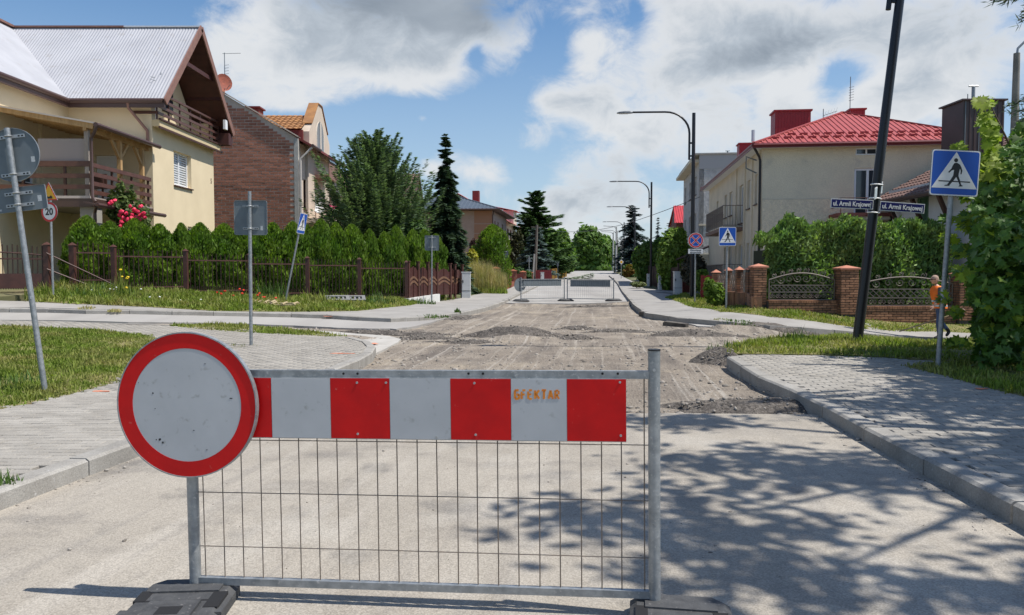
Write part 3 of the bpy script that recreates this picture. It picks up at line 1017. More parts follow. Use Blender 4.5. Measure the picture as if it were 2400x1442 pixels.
# ---- nearest barrier
Pl, Pr = P(453, 1376, 3.25), P(1538, 1412, 3.05)
ex = (Pr - Pl).normalized()
ez = Vector((0, 0, 1))
ez = (ez - ex * ez.dot(ex)).normalized()
ey = ez.cross(ex)
WB = (Pr - Pl).length
bar = thing('road_barrier', 'nearest barrier with red and grey board, blank round red-rimmed sign and wire mesh', 'barrier')
bar.matrix_world = Matrix.Translation(Pl) @ Matrix((ex, ey, ez)).transposed().to_4x4()
Binv = Matrix((ex, ey, ez))
def BP(px, py, off=0.0):
    """picture point -> (x, z) on the barrier plane moved by off along its normal"""
    d = ray(px, py)
    o_ = Vector((0, 0, H))
    t = ((Pl + ey * off) - o_).dot(ey) / d.dot(ey)
    q = Binv @ (o_ + d * t - Pl)
    return q.x, q.z
xl, _ = BP(455, 1250)
xr, ztop = BP(1533, 822)
_, z_tr = BP(1100, 877)
_, z_br = BP(1000, 1376)
for x, z1 in ((xl, ztop - .03), (xr, ztop)):
    m = MB().tube([(x, 0, -.035), (x, 0, z1)], .024, 20)
    p = part('post', m, M_galv, bar, smooth=True)
    part('post_cap', MB().tube([(x, 0, z1), (x, 0, z1 + .006)], .0255, 20), M_black, p)
part('post_bolt', MB().tube([(xr - .002, -.03, ztop - .075), (xr - .002, -.02, ztop - .075)], .006, 8), M_clamp, bar)
zt_r, zb_r = z_tr, z_br
m = MB().beam((xl, 0, zt_r), (xr, 0, zt_r), .026, .031)
rail = part('top_rail', m, M_galv, bar)
for hx in (805, 838, 1098, 1132, 1412, 1448):
    x, z = BP(hx, 876, -.013)
    part('rail_hole', MB().disc((x, z), .005, -.0145, .002, 12), M_hole, rail)
m = MB().beam((xl, 0, zb_r), (xr, 0, zb_r), .026, .030)
part('bottom_rail', m, M_galv, bar)
wire = MB().tube([(0, 0, zb_r), (0, 0, zt_r)], .0025, 6).mesh('wire', M_wire, True)
x0w, _ = BP(480, 1250)
x1w, _ = BP(1509, 1250)
nw = 23
for k in range(nw):
    part('wire', wire, None, bar, loc=(x0w + (x1w - x0w) * k / (nw - 1) + rng.normal(0, .0015), .004, 0), rot=(0, rng.normal(0, .0018), 0))
for py in (1037, 1164, 1294):
    _, z = BP(1000, py)
    part('wire', MB().tube([(xl, 0, z), (xl + WB * .4, rng.normal(0, .002), z + .001), (xr, 0, z)], .0021, 6), M_wire, bar, smooth=True)
# striped board
yb = -.022
_, zt_b = BP(1030, 888, yb)
_, zb_b = BP(1030, 1030, yb)
xs_b = [BP(x, 960, yb)[0] for x in (499, 637, 775, 914, 1056, 1198, 1328.5, 1468)]
board = part('board', MB().box((xs_b[0], yb + .001, zb_b), (xs_b[-1], yb + .004, zt_b)).box((xs_b[0], yb + .001, zt_b), (xs_b[-1], yb + .014, zt_b + .003)).box((xs_b[0], yb + .001, zb_b - .003), (xs_b[-1], yb + .014, zb_b)), M_galv, bar)
for k in range(7):
    part('stripe', MB().box((xs_b[k] + .001, yb - .0012 - .0003 * (k % 2), zb_b), (xs_b[k + 1] - .001, yb + .001, zt_b)), M_red if k % 2 == 0 else M_wht, board, label='red field of the board' if k % 2 == 0 else 'grey white field of the board')
rv = MB().ring((0, 0), .0022, .0048, -.003, .003, 12).disc((0, 0), .0024, -.0015, .002, 10).mesh('rivet', M_clamp)
for px, py in ((837, 897), (905, 897), (839, 1017), (1112, 898), (1115, 1019), (1453, 896), (1455, 1021), (1023, 1024)):
    x, z = BP(px, py, yb)
    part('rivet', rv, None, board, loc=(x, yb - .001, z))
tx, tz = BP(1262, 925, yb)
tx0, _ = BP(1207, 925, yb)
tx1, _ = BP(1317, 925, yb)
# stencilled lettering, drawn as separate strokes with stencil bridges
strokes = {'G': [(0, 0, 0, 1), (0, 1, .7, 1), (0, 0, .75, 0), (.75, 0, .75, .5), (.3, .5, .75, .5)], 'F': [(0, 0, 0, .85), (.12, 1, .75, 1), (.12, .5, .6, .5)],
           'E': [(0, 0, 0, .85), (.14, 1, .7, 1), (.14, .5, .6, .5), (.1, 0, .72, 0)], 'K': [(0, 0, 0, 1), (.18, .48, .78, 1), (.18, .5, .8, 0)],
           'T': [(.42, 0, .42, 1), (0, 1, .85, 1)], 'A': [(0, 0, .38, 1), (.38, 1, .8, 0), (.2, .3, .6, .3)], 'R': [(0, 0, 0, 1), (.12, 1, .6, 1), (.66, .95, .66, .55), (.12, .5, .6, .5), (.3, .45, .78, 0)]}
lm = MB()
cw, lh = (tx1 - tx0) / 7, .034
for k, ch in enumerate('GFEKTAR'):
    for a, b, c, d in strokes[ch]:
        j = rng.normal(0, .0005, 4)
        lm.beam((tx0 + k * cw + a * cw * .78 + j[0], yb - .0024, tz - lh / 2 + b * lh + j[1]), (tx0 + k * cw + c * cw * .78 + j[2], yb - .0024, tz - lh / 2 + d * lh + j[3]), .0006, .0090 if ch in 'GTK' else .0080, up=(0, 0, 1) if abs(d - b) < .5 else (1, 0, 0))
part('lettering', lm, M_stencil, board, label='orange stencilled letters')
# round sign on the left post
yd = -.062
cx_, cz_ = BP(436.5, 950, yd)
rx_ = (BP(600, 950, yd)[0] - BP(274, 950, yd)[0]) / 2
ri_ = (BP(561, 950, yd)[0] - BP(306.5, 950, yd)[0]) / 2
disc = part('round_sign', MB().ring((cx_, cz_), rx_ - .004, rx_ + .001, yd - .002, .024, 72).disc((cx_, cz_), rx_ - .002, yd + .006, .002, 72), M_galv, bar, smooth=True)
part('sign_rim', MB().ring((cx_, cz_), ri_, rx_ - .001, yd + .001, .005, 72), M_red, disc, label='red rim')
part('sign_face', MB().disc((cx_, cz_), ri_ - .0006, yd + .002, .004, 72), M_wht, disc, label='grey white blank face with scuffs')
for s_ in (-.12, .12):
    part('sign_clamp', MB().beam((cx_ - .12, yd + .03, cz_ + s_), (cx_ + .12, yd + .03, cz_ + s_), .02, .03), M_galv, disc)
def blot(pts, wd):
    for k, (px, py, s) in enumerate(pts):
        x, z = BP(px, py, yd)
        n = 9
        poly = [(x + s * (.6 + rng.random()) * math.cos(2 * math.pi * i / n) * wd, z + s * (.6 + rng.random()) * math.sin(2 * math.pi * i / n)) for i in range(n)]
        part('scuff', MB().plate(poly, yd + .0013, .0006), mat('scuff_mark', (.03, .03, .032), .8), disc)
blot([(374, 1030, .0045), (381, 1038, .004), (366, 1031, .002), (358, 922, .003), (363, 958, .0018)], 1.0)
blot([(480, 853, .0012), (541, 934, .0018), (454, 1009, .0012), (484, 1055, .0014)], 3.0)
blot([(324, 897, .002), (404, 1080, .001)], .6)
# recycled-rubber feet, standing on the road on their own
def foot(label, loc, rotz, L_=.80, Wd=.40, Hh=.064):
    t = thing('barrier_foot', label, 'barrier foot', loc, (0, 0, rotz), 'rubber feet of the nearest barrier')
    c = .05
    a, b = Wd / 2, L_ / 2
    out = [(-a + c, -b), (a - c, -b), (a, -b + c), (a, b - c), (a - c, b), (-a + c, b), (-a, b - c), (-a, -b + c)]
    inn = [(x * .86, y * .93) for x, y in out]
    m = MB()
    n = 8
    vs = [(x, y, 0) for x, y in out] + [(x, y, Hh * .62) for x, y in out] + [(x, y, Hh) for x, y in inn]
    fs = [tuple(range(16, 24))] + [(i, (i + 1) % n, 8 + (i + 1) % n, 8 + i) for i in range(n)] + [(8 + i, 8 + (i + 1) % n, 16 + (i + 1) % n, 16 + i) for i in range(n)]
    m.add(vs, fs)
    body = part('body', m, M_rubber, t)
    for x0, y0, x1, y1, h_ in ((-.13, -.33, .13, -.12, .010), (-.10, -.09, .10, .10, .012), (-.14, .20, .14, .27, .008)):
        part('raised_pad', MB().box((x0, y0, Hh - .001), (x1, y1, Hh + h_)), M_rubber, t)
    m = MB()
    for x0, y0, x1, y1, z in ((-.04, -.03, .05, .04, .0135), (-.03, -.21, .03, -.17, .0115), (.0, -.29, .04, -.25, .0115)):
        part('socket', MB().box((x0, y0, Hh + z - .004), (x1, y1, Hh + z - .0005)), M_hole, t)
    for y in (-.105, .115):
        part('groove', MB().box((-.165, y, Hh - .001), (.165, y + .012, Hh + .0012)), M_hole, t)
    part('hand_hole', MB().box((.12, .05, Hh * .5), (.178, .20, Hh + .002)), M_hole, t)
    part('hand_hole', MB().box((-.178, .12, Hh * .5), (-.13, .22, Hh + .002)), M_hole, t)
    for s_ in (-1, 1):
        part('edge_rib', MB().obox((s_ * .188, .04, Hh * .45), (.03, .04, Hh * .88)), M_rubber, t)
    return t
g1 = Vector((Pl.x, Pl.y, 0))
foot('black rubber foot under the round-sign end of the nearest barrier', (g1.x + .02, g1.y - .30, z0(g1.x, g1.y) + .002), R(4), .74, .385)
g2 = Vector((Pr.x, Pr.y, 0))
foot('black rubber foot under the plain post end of the nearest barrier', (g2.x + .05, g2.y - .29, z0(g2.x, g2.y) + .002), R(-9), .74, .40)

# ---- two distant barriers seen from behind
def far_barrier(a, b, label, sign=False, grp='distant barriers closing the far road'):
    d = b - a
    ang = math.atan2(d.y, d.x)
    L_ = math.hypot(d.x, d.y)
    t = thing('road_barrier', label, 'barrier', a, (0, 0, ang), grp)
    for x in (0, L_):
        p = part('post', MB().tube([(x, 0, .02), (x, 0, 1.08)], .026, 8), M_galv, t)
    part('top_rail', MB().beam((0, 0, .985), (L_, 0, .985), .03, .032), M_galv, t)
    part('bottom_rail', MB().beam((0, 0, .12), (L_, 0, .12), .03, .032), M_galv, t)
    part('board', MB().box((.14, .012, .68), (L_ - .16, .02, .96)).box((.14, -.0, .95), (L_ - .16, .02, .965)).box((.14, 0, .675), (L_ - .16, .02, .69)), M_galv_d, t)
    w = MB()
    for k in range(1, 24):
        w.tube([(L_ * k / 24, 0, .12), (L_ * k / 24, 0, .985)], .0035, 4, cap=False)
    for z in (.3, .48, .66):
        w.tube([(0, 0, z), (L_, 0, z)], .003, 4, cap=False)
    part('wire_mesh', w, M_clamp, t, kind='stuff')
    if sign:
        s = part('round_sign', MB().disc((-.02, .74), .30, .04, .006, 32).ring((-.02, .74), .292, .303, .035, .02, 32), M_galv_d, t)
        part('sign_bracket', MB().beam((-.1, .03, .95), (.4, .03, .95), .01, .03).beam((-.02, .03, .62), (.2, .03, .62), .01, .03), M_clamp, s)
    return t
fa, fb, fc = G(1221, 707), G(1326, 706), G(1438, 706)
far_barrier(Vector(fa), Vector(fb) - Vector((.07, 0, 0)), 'grey back of the far barrier carrying a round sign', True)
far_barrier(Vector(fb) + Vector((.07, 0, 0)), Vector(fc), 'grey back of the far barrier without a sign')
for p, lab in ((fa, 'black foot under the round sign end of the far barrier'), (fb, 'black foot where the two far barriers meet'), (fc, 'black foot at the pavement end of the far barriers')):
    t = thing('barrier_foot', lab, 'barrier foot', p, (0, 0, 0), 'feet of the far barriers')
    m = MB()
    n = 20
    vs, fs = [], []
    for z, q in ((0, 1), (.05, 1), (.11, .72), (.115, .3)):
        for i in range(n):
            vs.append((.36 * q * math.cos(6.2832 * i / n), .22 * q * math.sin(6.2832 * i / n), z))
    for j in range(3):
        for i in range(n):
            fs.append((j * n + i, j * n + (i + 1) % n, (j + 1) * n + (i + 1) % n, (j + 1) * n + i))
    fs.append(tuple(3 * n + i for i in range(n)))
    part('body', m.add(vs, fs), M_rubber, t)
    part('rim', MB().tube([(.37 * math.cos(6.2832 * i / 16), .23 * math.sin(6.2832 * i / 16), .02) for i in range(17)], .02, 6), M_hole, t)

# ---- traffic signs. Local frame: face looks along -Y, pole behind it at y = +0.05
def rrect(w, h, r, n=5):
    out = []
    for cx, cy, a0 in ((w / 2 - r, h / 2 - r, 0), (-w / 2 + r, h / 2 - r, 90), (-w / 2 + r, -h / 2 + r, 180), (w / 2 - r, -h / 2 + r, 270)):
        for k in range(n + 1):
            a = R(a0 + 90 * k / n)
            out.append((cx + r * math.cos(a), cy + r * math.sin(a)))
    return out
def rim_of(poly, y0, t, k=.985):
    m = MB()
    n = len(poly)
    cx, cz = sum(p[0] for p in poly) / n, sum(p[1] for p in poly) / n
    inn = [(cx + (x - cx) * k, cz + (z - cz) * k) for x, z in poly]
    vs, fs = [], []
    for i in range(n):
        vs += [(*poly[i][:1], y0, poly[i][1]), (poly[i][0], y0 + t, poly[i][1]), (inn[i][0], y0 + t, inn[i][1]), (inn[i][0], y0, inn[i][1])]
    for i in range(n):
        j = (i + 1) % n
        for q in range(4):
            fs.append((i * 4 + q, i * 4 + (q + 1) % 4, j * 4 + (q + 1) % 4, j * 4 + q))
    return m.add(vs, fs)
def clamps(parent, zs, wdt, y=.004, pr=.03, py=.05, side=0.0):
    for z in zs:
        c = part('clamp', MB().box((side - wdt / 2, y, z - .018), (side + wdt / 2, y + .012, z + .018)), M_clamp, parent)
        for q in (-.42, -.3, .3, .42):
            part('slot', MB().box((side + q * wdt - .012, y + .0105, z - .008), (side + q * wdt + .010, y + .0128, z + .008)), M_hole, c)
        part('pipe_band', MB().tube([(-pr - .004, py, z), (pr + .004, py, z)], .002, 4).tube([(0 + (pr + .005) * math.cos(R(a)), py + (pr + .005) * math.sin(R(a)), z) for a in range(-10, 200, 15)], .009, 4), M_clamp, c)
def sign_plate(t, poly, zc, mface, mback=None, y=0.0, name='plate'):
    pl = [(x, z + zc) for x, z in poly]
    p = part(name, MB().plate(pl, y, .002), mback or M_galv_d, t)
    part('rim', rim_of(pl, y - .0005, .014), M_galv, p)
    return p
def pole(t, h, r=.03, z0_=-.15, y=.05, mt=None):
    return part('pole', MB().tube([(0, y, z0_), (0, y, h)], r, 14), mt or M_galv, t, smooth=True)
def circ(r, n=40, cx=0, cz=0):
    return [(cx + r * math.cos(6.28318 * k / n), cz + r * math.sin(6.28318 * k / n)) for k in range(n)]
def sign_thing(label, base, rotz, lean=0.0, grp=None, nod=0.0):
    """lean: tilt to the right in the picture, in degrees"""
    t = thing('traffic_sign', label, 'traffic sign', base, grp and (0, 0, 0) or (0, 0, 0), grp)
    M_ = Matrix.Rotation(R(lean), 4, 'Y') @ Matrix.Rotation(R(nod), 4, 'X') @ Matrix.Rotation(R(rotz), 4, 'Z')
    t.rotation_euler = M_.to_euler()
    return t
PED = [(-.016, .122), (.016, .124), (.052, .105), (.074, .068), (.087, .03), (.080, -.012), (.066, -.012), (.068, .028), (.056, .056), (.046, .0), (.044, -.035), (.066, -.085), (.086, -.142), (.106, -.150), (.101, -.160), (.052, -.163), (.066, -.146), (.040, -.088), (.016, -.048), (-.014, -.092), (-.056, -.146), (-.062, -.160), (-.122, -.162), (-.120, -.152), (-.088, -.144), (-.052, -.086), (-.022, -.032), (-.016, .038), (-.044, .030), (-.076, -.002), (-.086, .010), (-.052, .050), (-.034, .096)]
def crossing_face(p, y, s=.30, zc=0.0, hf=1.08):
    """blue panel, white triangle, walking figure and kerb lines of a crossing sign of half size s"""
    h = s * hf
    part('border', MB().plate([(x, z + zc) for x, z in rrect(2 * s, 2 * h, .035)], y - .0012, .0012), M_white, p)
    part('blue_field', MB().plate([(x, z + zc) for x, z in rrect(2 * s - .026, 2 * h - .026, .03)], y - .0022, .001), M_blue, p)
    part('white_triangle', MB().plate([(-s + .016, zc - h * .68), (s - .016, zc - h * .68), (0, zc + h - .02)], y - .0032, .001), M_white, p)
    k = s / .30
    f = MB()
    fig = [(x * k, z * k * hf / .92 + zc) for x, z in PED]
    f.plate(fig, y - .0044, .0012)
    f.plate([(x * k, z * k + zc + .155 * k * hf / .92) for x, z in circ(.025, 14)], y - .0044, .0012)
    part('walking_figure', f, M_black, p)
    part('kerb_line', MB().box((-.20 * k, y - .0040, zc - .112 * k), (.195 * k, y - .0032, zc - .098 * k)), M_black, p)

# 1. leaning post at the far left, seen from behind, with a round and an oblong plate
b = G(112, 916, KH)
k_ = 1800 / b.y
t = sign_thing('leaning grey post with the back of a round sign above an oblong plate', b, 180, -6.6, None)
pole(t, 611 / k_ + .02)
p = sign_plate(t, circ(62 / k_, 48), 555 / k_, None, name='round_plate')
for k in (-1, 1):
    pass
clamps(p, (555 / k_ + .20, 555 / k_ - .22), .32)
part('sticker', MB().box((-.16 - .07, .0021, 555 / k_ - .10), (-.16 - .03, .0028, 555 / k_ - .04)), M_sticker, p)
p = sign_plate(t, rrect(.61, .27, .02), 452 / k_, None, name='oblong_plate')
clamps(p, (452 / k_ + .065, 452 / k_ - .065), .31)
part('sticker', MB().box((-.245, .0021, 452 / k_ - .045), (-.20, .0028, 452 / k_ + .02)).box((.22, .0021, 452 / k_ - .11), (.26, .0028, 452 / k_ - .09)), M_sticker, p)
part('sticker', MB().box((-.022, .0805, 1.05), (-.002, .0815, 1.08)), M_sticker, t)
# 2. square sign seen from behind in the middle of the left pavement
b = G(591, 808, KH)
k_ = 1800 / b.y
t = sign_thing('grey back of a square sign on an upright post in the left paving', b, 180, .3)
pole(t, (808 - 450) / k_)
p = sign_plate(t, rrect(77 / k_, 80 / k_, .035), (808 - 511) / k_, None)
clamps(p, ((808 - 484) / k_, (808 - 536) / k_), .27)
part('sticker', MB().box((-.21, .0021, (808 - 540) / k_), (-.17, .0028, (808 - 530) / k_)), M_sticker, p)
# 3. leaning crossing sign by the thuja fence
b = P(672, 706, 24.6)
b.z = z0(b.x, b.y) + KH
k_ = 1800 / b.y
t = sign_thing('leaning blue crossing sign turned sideways in front of the thuja hedge', b, 83, 12.0)
pole(t, 208 / k_, .032)
p = sign_plate(t, rrect(.60, .66, .035), 187 / k_, None)
crossing_face(p, 0, .30, 187 / k_)
# 4. square sign back by the brown gate
b = G(1012, 709, KH)
k_ = 1800 / b.y
t = sign_thing('grey back of a square sign on a post before the brown gate', b, 180, .4)
pole(t, (709 - 552) / k_)
p = sign_plate(t, rrect(33 / k_, 35 / k_, .035), (709 - 570) / k_, None)
clamps(p, ((709 - 557) / k_, (709 - 580) / k_), .3)
# 5. diamond sign back further along
b = G(1152, 671, KH)
k_ = 1800 / b.y
t = sign_thing('grey back of a diamond sign on a post by the orange brick fence', b, 180)
pole(t, (671 - 575) / k_)
p = sign_plate(t, [(0, 16 / k_), (-14 / k_, 0), (0, -16 / k_), (14 / k_, 0)], (671 - 589) / k_, None)
clamps(p, ((671 - 581) / k_, (671 - 597) / k_), .24)
# 6. oblong sign back on an offset post
b = G(1180, 676, KH)
k_ = 1800 / b.y
t = sign_thing('grey back of an oblong sign fixed beside its post, next to the diamond sign', b, 180)
pole(t, (676 - 588) / k_)
p = sign_plate(t, rrect(11 / k_, 18 / k_, .03), (676 - 597) / k_, None, y=.0)
p.location.x = -6 / k_
clamps(p, ((676 - 590) / k_, (676 - 602) / k_), .2, side=.06)
# 7. triangular sign back far down the road, 8. another oblong one, further still
b = G(1240, 662, KH)
k_ = 1800 / b.y
t = sign_thing('grey back of a triangular sign on a post in front of the blue spruce', b, 180)
pole(t, (662 - 600) / k_)
p = sign_plate(t, [(0, 7 / k_), (-7.5 / k_, -6 / k_), (7.5 / k_, -6 / k_)], (662 - 608) / k_, None)
b = G(1307, 652, KH)
k_ = 1800 / b.y
t = sign_thing('small grey back of a sign far down the left pavement', b, 180)
pole(t, (652 - 612) / k_)
p = sign_plate(t, rrect(5 / k_, 8 / k_, .03), (652 - 620) / k_, None)
# 9. speed limit with a yellow warning triangle, far left
b = P(121, 690, 21.0)
b.z = z0(b.x, b.y) + .1
k_ = 1800 / b.y
t = sign_thing('round 20 limit sign under a yellow warning triangle at the left gate', b, -15)
zt20 = (P(121, 497, b.y).z - b.z)
ztri = (P(121, 453, b.y).z - b.z)
pole(t, ztri + .2, .03)
p = sign_plate(t, circ(.27, 40), zt20, None, name='limit_plate')
part('red_ring', MB().ring((0, zt20), .21, .268, -.003, .003, 40), M_redp, p)
part('white_face', MB().disc((0, zt20), .212, -.002, .002, 36), M_white, p)
part('numerals', text_mesh('20', .26, M_black, .008), None, p, loc=(0, -.0035, zt20))
def tri(s):
    return [(0, s), (-s * .866, -s / 2), (s * .866, -s / 2)]
p = sign_plate(t, tri(.33), ztri - .03, None, name='warning_plate')
part('red_border', MB().plate([(x, z + ztri - .03) for x, z in tri(.325)], -.002, .002), M_redp, p)
part('yellow_field', MB().plate([(x, z + ztri - .03) for x, z in tri(.265)], -.004, .002), M_yel, p)
part('symbol', MB().plate([(x * .12, z * .05 + ztri - .10) for x, z in ((-1, -1), (1, -1), (1, 0), (.6, .9), (.2, .1), (-.2, .1), (-.6, .9), (-1, 0))], -.005, .001), M_black, p)
# 10. crossing sign in the right foreground
b = G(2203, 862, KH)
k_ = 1800 / b.y
t = sign_thing('large blue crossing sign with walking figure beside the maple', b, 0, 4.3)
zc = (862 - 406.5) / k_
pole(t, (862 - 440) / k_, .031)
p = sign_plate(t, rrect(113 / k_, 106 / k_, .03), zc, None, y=-.008)
s_ = 56 / k_
crossing_face(p, -.008, s_, zc, .935)
t.rotation_euler.rotate_axis('Y', R(-1.5))
# 11. crossing sign at the far right corner
b = G(1703, 722, KH)
k_ = 1800 / b.y
t = sign_thing('small blue crossing sign on a thin post before the brick pillars', b, 0, 0)
zc = (722 - 555) / k_
pole(t, (722 - 560) / k_, .03)
p = sign_plate(t, rrect(40 / k_, 43 / k_, .03), zc, None)
crossing_face(p, 0, 20 / k_, zc)
# 12. no stopping with a white plate
b = G(1629, 708, KH)
k_ = 1800 / b.y
t = sign_thing('round blue and red no stopping sign over a white worded plate', b, 0, 0)
zc = (708 - 564) / k_
r_ = 17.8 / k_
pole(t, (708 - 550) / k_, .03)
p = sign_plate(t, circ(r_, 44), zc, None, name='round_plate')
part('blue_field', MB().disc((0, zc), r_ * .98, -.0015, .0015, 44), M_blue, p)
part('white_edge', MB().ring((0, zc), r_ * .95, r_ * 1.0, -.0032, .003, 44).ring((0, zc), r_ * .745, r_ * .79, -.003, .002, 44), M_white, p)
part('red_ring', MB().ring((0, zc), r_ * .775, r_ * .955, -.0038, .003, 44), M_redp, p)
mm, mw = MB(), MB()
for sgn in (-1, 1):
    q = r_ * .56
    mw.beam((-q, -.0022, zc - sgn * q), (q, -.0022, zc + sgn * q), .0008, r_ * .22, up=(0, 0, 1))
    mm.beam((-q, -.0034 - .0006 * (sgn > 0), zc - sgn * q), (q, -.0034 - .0006 * (sgn > 0), zc + sgn * q), .0008, r_ * .135, up=(0, 0, 1))
part('cross_edge', mw, M_white, p)
part('red_cross', mm, M_redp, p)
zc2 = (708 - 589.5) / k_
p = sign_plate(t, rrect(35 / k_, 11.5 / k_, .012), zc2, None, name='worded_plate')
part('white_face', MB().plate([(x, z + zc2) for x, z in rrect(34.4 / k_, 11 / k_, .012)], -.002, .0015), M_white, p)
part('wording', text_mesh('Obowiązuje\nobustronnie', .085, M_black, .0015), None, p, loc=(0, -.003, zc2 + .0))
# 13. priority road diamond far down the right pavement
b = G(1456, 653, KH)
k_ = 1800 / b.y
t = sign_thing('yellow and white priority diamond on a thin post far down the road', b, 0, 0)
zc = (653 - 614.5) / k_
pole(t, (653 - 616) / k_, .03)
d_ = 6.2 / k_
p = sign_plate(t, [(0, d_), (-d_, 0), (0, -d_), (d_, 0)], zc, None)
part('white_face', MB().plate([(0, zc + d_ * .97), (-d_ * .97, zc), (0, zc - d_ * .97), (d_ * .97, zc)], -.003, .003), M_white, p)
d_ *= .62
part('yellow_face', MB().plate([(0, zc + d_), (-d_, zc), (0, zc - d_), (d_, zc)], -.005, .002), M_yel, p)

# ---- street lamps
M_lens = mat('lamp_lens', (.55, .57, .58), .35)
M_lgrey = mat('lamp_head_grey', (.20, .21, .22), .5, .2)
def street_lamp(label, base, lean=0.0, rotz=0.0):
    t = thing('street_lamp', label, 'street lamp', base, (0, R(lean), rotz), 'black curved-arm street lamps along the right pavement')
    part('pole', MB().tube([(0, 0, -.2), (0, 0, 7.75)], [.088, .07], 16), M_lamp, t, smooth=True)
    # arm: starts on two brackets, rises and bends to the left
    pts = [(-.17, 0, 5.8), (-.17, 0, 6.9)]
    for k in range(1, 9):
        a = R(90 * k / 8)
        pts.append((-.17 - 1.0 * (1 - math.cos(a)), 0, 6.9 + .92 * math.sin(a)))
    pts += [(-1.8, 0, 7.83), (-2.55, 0, 7.84)]
    part('arm', MB().tube(pts, [.045] * 6 + [.04] * (len(pts) - 6), 10), M_lamp, t, smooth=True)
    part('bracket', MB().beam((-.17, 0, 5.96), (0, 0, 5.96), .05, .07), M_lamp, t)
    part('bracket', MB().beam((-.17, 0, 6.5), (0, 0, 6.5), .05, .07), M_lamp, t)
    m = MB()
    prof = [(-2.5, .06, .05), (-2.62, .10, .06), (-2.85, .13, .055), (-3.05, .12, .04), (-3.15, .05, .02)]
    vs, fs = [], []
    for x, w, h in prof:
        for a, c in ((-1, 0), (1, 0), (1, .55), (.45, 1), (-.45, 1), (-1, .55)):
            vs.append((x, a * w, 7.80 + c * h * 1.6 - .012 * (x + 2.5)))
    for i in range(len(prof) - 1):
        for k in range(6):
            fs.append((i * 6 + k, i * 6 + (k + 1) % 6, (i + 1) * 6 + (k + 1) % 6, (i + 1) * 6 + k))
    fs += [tuple(range(6)), tuple(range((len(prof) - 1) * 6, len(prof) * 6))]
    hd = part('lamp_head', m.add(vs, fs), M_lgrey, t)
    part('lens', MB().box((-3.05, -.09, 7.785), (-2.68, .09, 7.799)), M_lens, hd)
    return t
b = G(2009, 802, KH)
lamp0 = street_lamp('leaning black lamp post carrying the two navy street name plates', b, 5.6, R(-7))
lm_ = [(1621.5, 697, 32.0, 'second black lamp post, beside the no stopping sign'), (1525, 667, 58, 'third black lamp post, in front of the dark spruce'), (1487, 648, 86, 'fourth black lamp post along the far pavement'),
       (1462, 641, 113, 'fifth black lamp post, small and far away'), (1446, 637, 140, 'farthest black lamp post near the crest')]
for px, py, Y, lab in lm_:
    q = P(px, py, Y)
    q.z = min(z0(q.x, q.y) + KH, q.z + .1)
    l2 = dup(lamp0, q, (0, 0, R(-7)), lab)
    l2.scale = (1, 1, (P(px, {1621.5: 265, 1525: 427, 1487: 486, 1462: 521, 1446: 541}[px], Y).z - q.z) / 7.75)
# street name plates on the leaning post (parts of it)
kk = 1800 / b.y
def name_plate(zc, x0, x1, h, txt, yaw, drop, mface, label=None, size=.115):
    nd = part('name_plate', MB().box((x0, -.004, -h / 2), (x1, .004, h / 2)), M_white, lamp0, loc=(0, -.095, zc), rot=(0, R(drop), R(yaw)), label=label)
    part('plate_face', MB().box((x0 + .012, -.006, -h / 2 + .014), (x1 - .012, -.0042, h / 2 - .014)), mface, nd)
    if txt:
        me = text_mesh(txt, size, M_white, .003)
        xs = [v.co.x for v in me.vertices]
        sc = ((x1 - x0) - .075) / (max(xs) - min(xs))
        part('wording', me, None, nd, loc=((x0 + x1) / 2, -.0068, -.004), scale=(sc, 1, 1.0))
    return nd
zc = (802 - 481) / kk
name_plate(zc, -.79, -.05, .165, 'ul. Armii Krajowej', 7, 2.4 - 5.6, M_navy, 'navy street name plate left of the post')
name_plate(zc - .01, .07, .85, .165, 'ul. Armii Krajowej', 7, 4.0 - 5.6, M_navy, 'navy street name plate right of the post')
nd = name_plate(zc + .27, .06, .32, .20, None, 60, -14, mat('pale_plate', (.50, .58, .62), .5), 'pale back of a cross street plate')
nd = name_plate(zc + .22, -.22, -.05, .20, None, 60, -14, mat('pale_plate', (.5, .58, .62), .5), 'pale back of a second cross street plate')
for z in (zc + .12, zc - .13, zc + .36):
    part('plate_band', MB().tube([(.095 * math.cos(R(a)), .095 * math.sin(R(a)), z) for a in range(0, 361, 24)], .012, 5), M_white, lamp0)

# ---- old concrete poles
M_cpole = mat('grey_concrete_pole', (.24, .225, .205), .95, col2=(.17, .16, .145), scale=5, bump=.3, bscale=40)
b = P(2366, 690, 20.0)
b.z = z0(b.x, b.y)
t = thing('concrete_pole', 'old grey concrete lamp pole rising behind the maple', 'pole', b)
hp = P(2366, 125, 20.0).z - b.z
part('shaft', MB().tube([(0, 0, -.2), (.0, 0, hp)], [.15, .075], 12), M_cpole, t, smooth=True)
part('arm', MB().tube([(0, 0, hp - .1), (.02, 0, hp + .12), (.9, 0, hp + 1.0)], .03, 8), M_galv, t, smooth=True)
part('lamp_head', MB().obox((1.05, 0, hp + 1.1), (.5, .18, .1), Matrix.Rotation(R(-35), 3, 'Y')), M_lgrey, t)
b = P(1251, 658, 66)
b.z = z0(b.x, b.y)
t = thing('wooden_pole', 'leaning dark wooden pole with a pale concrete stub before the blue spruce', 'pole', b, (0, R(2.0), 0))
part('shaft', MB().tube([(.1, 0, .4), (.1, 0, 4.9)], [.13, .10], 10), mat('weathered_wood', (.10, .085, .07), .95, col2=(.16, .14, .12), scale=8, stretch=(4, 4, .4)), t, smooth=True)
part('stub', MB().beam((-.08, -.05, -.1), (-.02, -.05, 2.4), .14, .16, up=(0, 1, 0)), mat('concrete_stub', (.42, .40, .37), .9), t)
